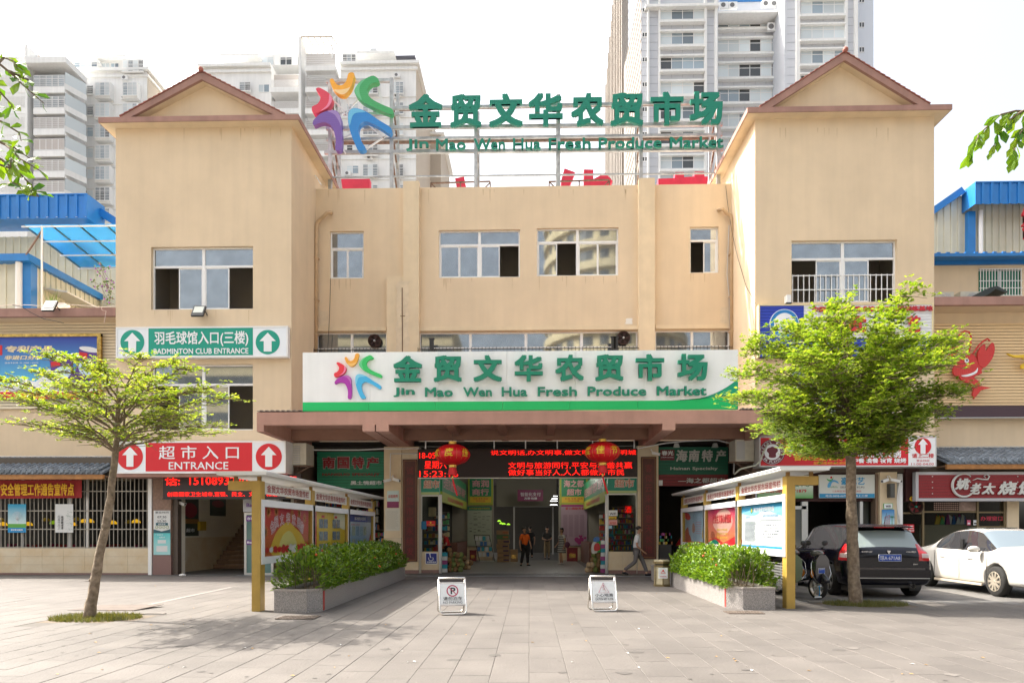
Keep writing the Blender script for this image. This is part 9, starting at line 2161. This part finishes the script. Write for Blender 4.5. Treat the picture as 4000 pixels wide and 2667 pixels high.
# ================= BACKGROUND APARTMENTS =================
rb_ = random.Random(77)
def bld(nm, lab, x, y): return thing(nm, lab, 'building', (x, y, 0))
def px_box(par, name, u0, v0, u1, v1, Y, d, mat, z0=None):
 x0, x1, a, b = RC(u0, v0, u1, v1, Y); m = MB(); m.box(x0, x1, Y, Y+d, a if z0 is None else z0, b, mat); return m.build(name, par)
def awin(par, u0, v0, u1, v1, Y, nx=2, split=.32, grille=0, dark=None, cur=True, dep=.25):
 x0, x1, z0, z1 = RC(u0, v0, u1, v1, Y); fr = .07
 f = MB(); f.box(x0,x1,Y-.03,Y+.05,z0,z0+fr,PVC); f.box(x0,x1,Y-.03,Y+.05,z1-fr,z1,PVC)
 for k in range(nx+1): c = x0+(x1-x0)*k/nx; f.box(max(x0,c-fr/2),min(x1,c+fr/2),Y-.035,Y+.05,z0+fr,z1-fr,PVC)
 if split: zz = z1-(z1-z0)*split; f.box(x0,x1,Y-.032,Y+.05,zz-.03,zz+.03,PVC)
 w = f.build('window', par)
 for k in range(nx):
  a = x0+(x1-x0)*k/nx; b = x0+(x1-x0)*(k+1)/nx; q = rb_.random()
  m = MB(); m.box(a+.02,b-.02,Y-.008,Y,z0+fr,z1-fr,(CURT if (cur and q < .55) else APTGL if q < .85 else GLASSD) if dark is None else dark); m.build('pane', w)
 if grille:
  m = MB(); n = int((x1-x0)/.16)
  for k in range(n+1): c = x0+(x1-x0)*k/n; m.box(c-.012,c+.012,Y-dep-.02,Y-dep,z0,z1,PVC)
  for k in range(6): c = z0+(z1-z0)*k/5; m.box(x0,x1,Y-dep-.022,Y-dep-.002,c-.015,c+.015,PVC)
  m.build('grille', w, kind='stuff')
  m = MB(); m.box(x0-.1,x1+.1,Y-dep-.06,Y,z0-.12,z0,APT); m.build('sill', w)
 return w
def acsmall(par, u, v, Y, w=.85, h=.6):
 x = PX(u,Y); z = PZ(v,Y,u); m = MB(); m.box(x-w/2,x+w/2,Y-.4,Y-.05,z,z+h,WHITE); o = m.build('air_conditioner', par)
 m = MB(); m.lathe([(h*.36,-.01),(h*.36,0)], M('ac_dark',(.15,.15,.15),.6), 14, (x-w*.1,Y-.4,z+h/2), 'y'); m.build('fan_grille', o)
# --- A: left block (two volumes) ---
Y = 94; P = 82.0
A = bld('apartment_block', 'white apartment block with barred bay windows behind the left tower', PX(450,Y), Y)
x0, x1 = PX(285,Y), PX(575,Y); zt = PZ(282,Y,430)
m = MB(); m.box(x0,x1,Y,Y+24,0,zt,APT); m.build('wall', A)
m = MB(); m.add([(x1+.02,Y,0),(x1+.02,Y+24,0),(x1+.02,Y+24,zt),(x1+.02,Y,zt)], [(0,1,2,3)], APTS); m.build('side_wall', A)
m = MB(); m.box(x0,x1+.4,Y-.4,Y+24,zt,zt+.35,APT); m.box(x0,x1+.25,Y-.2,Y+24,zt-.8,zt-.5,APT); m.build('cornice', A)
px_box(A, 'penthouse', 300, 232, 560, 280, Y+3, 12, APT); px_box(A, 'penthouse_roof', 348, 213, 490, 222, Y+1.5, 10, APT); px_box(A, 'penthouse', 365, 222, 480, 268, Y+2.4, 5, APT)
px_box(A, 'rooftop_eave', 270, 236, 385, 244, Y+1.5, 6, APT)
awin(A, 290, 244, 380, 264, Y+1.3, 4, .4); awin(A, 398, 247, 428, 265, Y+2.3, 2, 0); awin(A, 434, 247, 464, 265, Y+2.3, 2, 0); awin(A, 480, 235, 560, 283, Y-.3, 4, .4, 1)
for r_ in range(8):
 v = 334+P*r_
 awin(A, 317, v, 364, v+38, Y-.02, 2, .3, 1 if r_ in (0,1) else 0)
 w = awin(A, 372, v-12, 428, v+40, Y-.9, 3, .25, 1, dep=.1)
 x_ = RC(370, v-14, 430, v+48, Y-.88); m = MB(); m.box(x_[0],x_[1],Y-.88,Y,x_[2]-.05,x_[3],APT); m.build('bay', A)
 if r_ < 3: awin(A, 480, v-12, 535, v+40, Y-.9, 3, .25, 1, dep=.1); x_ = RC(478, v-14, 537, v+48, Y-.88); m = MB(); m.box(x_[0],x_[1],Y-.88,Y,x_[2]-.05,x_[3],APT); m.build('bay', A)
 px_box(A, 'string_course', 285, v+70, 575, v+74, Y-.12, .12, APT)
 if r_ in (1,2,4,6): acsmall(A, 398 if r_ > 2 else 490, v-22, Y)
acsmall(A, 492, 318, Y)
Y = 90
B = bld('apartment_block', 'white balconied apartment wing at the far left with caged balconies', PX(130,Y), Y)
x0, x1 = PX(-400,Y), PX(280,Y); zt = PZ(275,Y,200)
m = MB(); m.box(x0,PX(118,Y),Y,Y+16,0,PZ(222,Y,60),APT); m.build('wall', B)
m = MB(); m.box(PX(128,Y),PX(255,Y),Y+1.2,Y+16,0,zt,APT); m.build('wall', B)
m = MB(); m.box(PX(118,Y),PX(128,Y),Y-1,Y+12,0,PZ(196,Y,120),APT); m.build('fin_wall', B)
m = MB(); a = PX(128,Y); m.prism([(0,0),(4.0,0),(0,2.6)], TF(a,Y+1,PZ(270,Y,130)), 0, -.4, APTS); m.build('stair_gable', B)
m = MB(); m.box(PX(128,Y),PX(285,Y),Y-1.5,Y+3,zt-.0,zt+.8,APT); m.build('roof_slab', B)
m = MB()
for k in range(9): u = -50+k*28; m.tube([(PX(u,Y),Y,PZ(226,Y,u)),(PX(u,Y),Y,PZ(214,Y,u))], .03, PVC, 4)
m.tube([(PX(-60,Y),Y,PZ(214,Y,0)),(PX(118,Y),Y,PZ(213,Y,118))], .03, PVC, 4); m.build('roof_rail', B, kind='stuff')
for r_ in range(7):
 v = 295+P*r_+ (2 if r_ > 2 else 0)
 Yb = Y-.8
 for (u0, u1) in ((130,252),(-60,114)):
  if u0 < 0: Yb = Y-.05
  else: Yb = Y-.8
  o = px_box(B, 'balcony', u0, v+45, u1, v+68, Yb, 2.2, APT)
  px_box(B, 'balcony_recess', u0+2, v-2, u1, v+45, Yb+1.0, .1, M('balcony_shade',(.25,.22,.20),.9) if r_ > 1 else APTGL)
  dk = None
  w = awin(B, u0+2, v, u1, v+44, Yb+.1, 5, .3 if r_ < 2 else 0, 0, dark=(APTGL if r_ < 2 else M('cage_void',(.50,.46,.43),.9)))
  if r_ != 3:
   x0_, x1_, z0_, z1_ = RC(u0+2, v, u1, v+44, Yb); m = MB(); n = 26
   for k in range(n+1): c = x0_+(x1_-x0_)*k/n; m.box(c-.014,c+.014,Yb,Yb+.03,z0_,z1_,PVC)
   for k in range(7): c = z0_+(z1_-z0_)*k/6; m.box(x0_,x1_,Yb-.01,Yb+.01,c-.02,c+.02,PVC)
   m.build('cage', w, kind='stuff')
 x_ = PX(252,Y-.8); 
 m = MB(); m.add([(x_,Y-.8,PZ(v+45,Y,250)),(x_+1.3,Y+1.8,PZ(v+45,Y,250)),(x_+1.3,Y+1.8,PZ(v+68,Y,250)),(x_,Y-.8,PZ(v+68,Y,250))], [(0,1,2,3)], APT)
 m.add([(x_,Y-.7,PZ(v,Y,250)),(x_+1.2,Y+1.8,PZ(v,Y,250)),(x_+1.2,Y+1.8,PZ(v+44,Y,250)),(x_,Y-.7,PZ(v+44,Y,250))], [(0,1,2,3)], CURT); m.build('corner_glazing', B)
x0_, x1_, z0_, z1_ = RC(160,560,232,580,Y-.5)
for k, (a, b, c_) in enumerate(((162,185,M('cloth_pale',(.6,.6,.6),.8)),(205,215,M('cloth_pink',(.7,.08,.25),.8)),(215,232,M('cloth_pale')),(170,205,M('cloth_rose',(.6,.35,.42),.8)))):
 o = px_box(B, 'laundry', a, 560 if k < 3 else 586, b, 582 if k < 3 else 602, Y-.6+.05*k, .03, c_)
# --- C: centre block ---
Y = 96; P = 80.5
Cb = bld('apartment_block', 'white apartment block with barred balconies behind the rooftop emblem', PX(1250,Y), Y)
xl_, xr_ = PX(790,Y), PX(1625,Y); zt = PZ(262,Y,1200)
m = MB(); m.box(xl_,PX(1060,Y),Y,Y+18,0,zt,APT); m.build('wall', Cb); m = MB(); m.box(PX(1060,Y),PX(1330,Y),Y+1.5,Y+18,0,zt,APT); m.build('wall', Cb); m = MB(); m.box(PX(1330,Y),xr_,Y,Y+22,0,zt,APT); m.build('wall', Cb)
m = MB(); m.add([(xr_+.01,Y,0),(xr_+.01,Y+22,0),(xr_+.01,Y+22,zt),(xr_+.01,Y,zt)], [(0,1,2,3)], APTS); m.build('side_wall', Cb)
m = MB(); m.box(xl_-.5,PX(1060,Y),Y-.5,Y+18,zt,zt+.4,APT); m.box(PX(1330,Y),xr_+.5,Y-.5,Y+22,zt,zt+.4,APT); m.box(xl_-.2,PX(1060,Y),Y-.25,Y,zt-.7,zt-.35,APT); m.box(PX(1330,Y),xr_+.25,Y-.25,Y,zt-.7,zt-.35,APT); m.build('cornice', Cb)
px_box(Cb, 'penthouse', 890, 212, 1185, 256, Y+2, 8, APT); px_box(Cb, 'penthouse_eave', 858, 209, 1010, 217, Y+.5, 6, APT); px_box(Cb, 'penthouse', 1340, 205, 1535, 250, Y+2, 8, APT); px_box(Cb, 'penthouse_eave', 1392, 198, 1540, 208, Y+.5, 6, APT); px_box(Cb, 'penthouse', 1540, 222, 1615, 250, Y+2.5, 8, APT)
px_box(Cb, 'chimney', 1446, 189, 1470, 199, Y+4, 1, ALU); px_box(Cb, 'dark_roof_edge', 1545, 217, 1622, 222, Y+1.5, 9, M('dark_roof',(.1,.1,.12),.7))
for u0, u1 in ((1020,1068),(1095,1140),(1164,1182)): awin(Cb, u0, 224, u1, 256, Y+1.9, 2, .25)
awin(Cb, 1338, 212, 1390, 258, Y+.5, 3, .3, 1)
# pergola and fin
m = MB(); m.box(PX(1181,Y),PX(1190,Y),Y-1.6,Y+6,0,PZ(176,Y,1185),APT); m.build('fin_wall', Cb)
m = MB(); u0, u1 = 1190, 1310
for k in range(6): u = u0+(u1-u0)*k/5; m.bar((PX(u,Y),Y-1.5,PZ(174,Y,u)),(PX(u+10,Y),Y+2.5,PZ(206,Y+2,u)),.12,.12,M('cream_beam',(.6,.52,.42),.7))
m.bar((PX(u0,Y),Y-1.5,PZ(174,Y,1200)),(PX(u1,Y),Y-1.5,PZ(174,Y,1300)),.14,.14,M('cream_beam')); m.bar((PX(u1,Y),Y-1.5,PZ(174,Y,1300)),(PX(u1,Y),Y-1.5,PZ(256,Y,1300)),.14,.14,APT); m.build('pergola', Cb)
for r_ in range(8):
 v = 262+ (P+3)*r_
 for (u0, u1, Yb) in ((1192,1310,Y-1.4),)+(((1055,1180,Y-1.2),) if r_ else ()):
  x0_, x1_, z0_, z1_ = RC(u0, v-50 if u0 > 1100 else v-32, u1, v-8, Yb)
  px_box(Cb, 'balcony', u0, v-6, u1, v+14, Yb, 2.6, APT)
  px_box(Cb, 'balcony_recess', u0, v-52, u1, v-6, Yb+2.2, .1, M('cage_void'))
  m = MB(); n = 30
  for k in range(n+1): c = x0_+(x1_-x0_)*k/n; m.box(c-.018,c+.018,Yb,Yb+.03,z0_,z1_,PVC)
  for k in range(6): c = z0_+(z1_-z0_)*k/5; m.box(x0_,x1_,Yb-.01,Yb+.012,c-.02,c+.02,PVC)
  m.build('cage', Cb, kind='stuff')
 v = 320+P*r_
 if r_ < 2: awin(Cb, 935, v, 978, v+38, Y-.5, 2, .25, 1); awin(Cb, 1010, v+10, 1052, v+42, Y-.02, 2, 0)
 for u0, u1, g_ in ((1355,1400,0),(1418,1475,1),(1532,1575,1)): awin(Cb, u0, v+(0 if g_ else 5), u1, v+(46 if g_ else 38), Y-(.5 if g_ else .02), 2 if not g_ else 3, .3, g_, dep=.1)
 if r_ in (0,1,3,5): acsmall(Cb, 1552, v-12, Y)
 if r_ in (2,4): acsmall(Cb, 1445, v-14, Y)
 px_box(Cb, 'string_course', 1330, v+56, 1625, v+60, Y-.12, .12, APT)
acsmall(Cb, 1360, 690, Y)
Dn = bld('apartment_block', 'small pale stepped block just right of the centre apartments', PX(1690,110), 110)
Yd = 110
px_box(Dn, 'wall', 1625, 520, 1722, 740, Yd, 12, APTS, 0); px_box(Dn, 'roof_slab', 1620, 515, 1735, 524, Yd-.5, 13, APT)
for r_ in range(4): awin(Dn, 1650, 545+r_*72, 1668, 580+r_*72, Yd-.02, 1, 0, dark=GLASSD)
# --- D: right high tower ---
Y = 80; P = 97.0
Dt = bld('high_tower', 'tall pale grey clad residential tower behind the right of the market', PX(2950,Y), Y)
def clad(nm, u0, u1, Yc, dd, vtop=-60, mat=None, n=1, v1=760):
 x0, x1 = PX(u0,Yc), PX(u1,Yc); m = MB(); r = 12; 
 zt, zb = PZ(vtop,Yc,2800), 0
 m.box(x0,x1,Yc,Yc+dd,zb,zt,mat or APTG); return m.build(nm, Dt)
xf = PX(2505,Y)
clad('wall', 2505, 2805, Y, 30); clad('wall', 2805, 3065, Y+3, 26); clad('wall', 3065, 3350, Y-1, 30, -200); clad('wall', 3350, 3412, Y+1, 28, -200, M('pale_tile_wall',(.66,.70,.76),.6))
# cladding joints: horizontal panels on the piers
m = MB()
for u0, u1, Yc in ((2505,2580,Y),(2755,2803,Y),(3075,3125,Y-1),(3300,3345,Y-1)):
 for k in range(24): x0, x1, z0, z1 = RC(u0, 4+32.3*k, u1, 5+32.3*k, Yc-.01); m.box(x0,x1,Yc-.02,Yc+.01,z0,z1,M('joint_grey',(.36,.38,.42),.8))
m.build('cladding_joints', Dt, kind='stuff')
for u0, u1, Yc, dd in ((2529,2537,Y,.35),(2573,2580,Y,.35),(2752,2762,Y,.4),(2793,2803,Y,.4),(3112,3126,Y-1,.4),(3302,3312,Y-1,.4),(3340,3352,Y-1,.4)):
 x0, x1 = PX(u0,Yc-dd), PX(u1,Yc-dd); m = MB(); m.box(x0,x1,Yc-dd,Yc,0,PZ(-60 if u1 < 3100 else -200,Yc,2800),APT); m.build('rib', Dt)
for r_ in range(8):
 for (u0, u1, v0, v1, Yc, nx) in ((2580,2752,28,78,Y,4),(2803,3055,55,107,Y+3,6),(3128,3302,1,55,Y-1,4)):
  v = v0+P*r_; vv = v1+P*r_
  if u0 == 3128 and r_ > 3: continue
  if v > 740: continue
  awin(Dt, u0, v, u1, vv, Yc-.05, nx, .35)
  px_box(Dt, 'ledge', u0-2, vv, u1+4, vv+7, Yc-.6, .6, APT); px_box(Dt, 'ledge', u0-2, v-10, u1+4, v-4, Yc-.45, .45, APT)
  for k in range(1, nx+1):
   c = PX(u0+(u1-u0)*k/nx-((u1-u0)/nx/2 if nx == 6 else 0), Yc); m = MB(); m.box(c-.015,c+.015,Yc-.015,Yc,PZ(v+P-12,Yc,u0),PZ(vv+8,Yc,u0),M('joint_grey')); m.build('panel_joint', Dt)
 awin(Dt, 2509, 30+P*r_, 2528, 50+P*r_, Y-.02, 2, 0, dark=GLASSD)
 if r_ < 3: awin(Dt, 3356, 88+P*r_-98, 3376, 110+P*r_-98, Y+.98, 2, 0, dark=GLASSD)
px_box(Dt, 'cornice', 2522, 14, 2810, 24, Y-.7, .8, APT); px_box(Dt, 'cornice', 2800, 42, 3070, 50, Y+1, 2, APT); px_box(Dt, 'sky_glass', 2812, 0, 3060, 6, Y+2.9, .1, BLUE)
for u, v in ((2825,42),(2860,42),(2990,36),(3022,36)): acsmall(Dt, u, v, Y+2, 1.0, .75)
acsmall(Dt, 3011, 128, Y+2.4, 1.0, .9); acsmall(Dt, 3069, 65, Y+2); acsmall(Dt, 3069, 255, Y+2); acsmall(Dt, 3069, 280, Y+2)
# lit side flank running back on the left, cream wall then balcony ribs
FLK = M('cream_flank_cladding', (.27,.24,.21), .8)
m = MB()
for k in range(60): m.box(xf-.06,xf-.02,Y,Y+dF if 0 else Y+12.5,1.2*k+1,1.2*k+1.1,M('flank_joint',(.11,.10,.09),.9))
m.build('flank_joints', Dt, kind='stuff')
dF = Y*( (2505-2067)/(2437-2067)-1)
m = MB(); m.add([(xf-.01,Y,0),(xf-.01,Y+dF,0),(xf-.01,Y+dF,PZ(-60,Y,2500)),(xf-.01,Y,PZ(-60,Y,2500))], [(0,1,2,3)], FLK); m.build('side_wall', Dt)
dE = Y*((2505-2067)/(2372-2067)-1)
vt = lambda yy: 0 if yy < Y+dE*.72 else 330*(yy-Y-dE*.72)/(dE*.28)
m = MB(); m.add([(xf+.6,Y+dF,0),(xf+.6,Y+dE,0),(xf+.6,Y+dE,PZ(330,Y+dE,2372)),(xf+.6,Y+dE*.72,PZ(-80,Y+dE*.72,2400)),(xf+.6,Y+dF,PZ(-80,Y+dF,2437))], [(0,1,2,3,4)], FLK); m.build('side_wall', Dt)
for k in range(12):
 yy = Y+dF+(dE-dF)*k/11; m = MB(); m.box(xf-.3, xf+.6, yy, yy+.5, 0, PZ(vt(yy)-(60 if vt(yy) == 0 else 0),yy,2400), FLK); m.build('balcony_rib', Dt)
for r_ in range(23):
 z = 3*r_+2; m = MB(); m.box(xf-.0, xf+.59, Y+dF+.6, Y+dE*(.72 if r_ > 17 else .98), z, z+.5, M('balcony_slab_tan',(.35,.27,.18),.8)); m.build('balcony_slab', Dt)  # slabs in a browner tan than the flank
# homes across the street, seen mirrored in the market windows
Rf = bld('curved_tower', 'cream curved residential tower standing across the street behind the viewer', 14, -62)
YW_ = M('yellow_cream_wall', (.55,.45,.27), .8)
m = MB(); m.lathe([(11,0),(11,58)], YW_, 36, (14,-62,0)); m.build('wall', Rf)
for k in range(17): m = MB(); m.lathe([(11.1,3.2*k+2),(11.6,3.2*k+2),(11.6,3.2*k+3.2),(11.1,3.2*k+3.2)], YW_, 36, (14,-62,0)); m.lathe([(11.05,3.2*k+3.3),(11.05,3.2*k+4.8)], GLASSD, 24, (14,-62,0), cap=False); m.build('balcony_ring', Rf)
Rg = bld('street_block', 'plain cream apartment slab across the street behind the viewer', -34, -80)
m = MB(); m.box(-62,-14,-92,-74,0,40,YW_); m.build('wall', Rg)
for k in range(12): m = MB(); m.box(-62,-14,-74,-73.9,3.2*k+1.4,3.2*k+3,GLASSD); m.build('window_band', Rg)
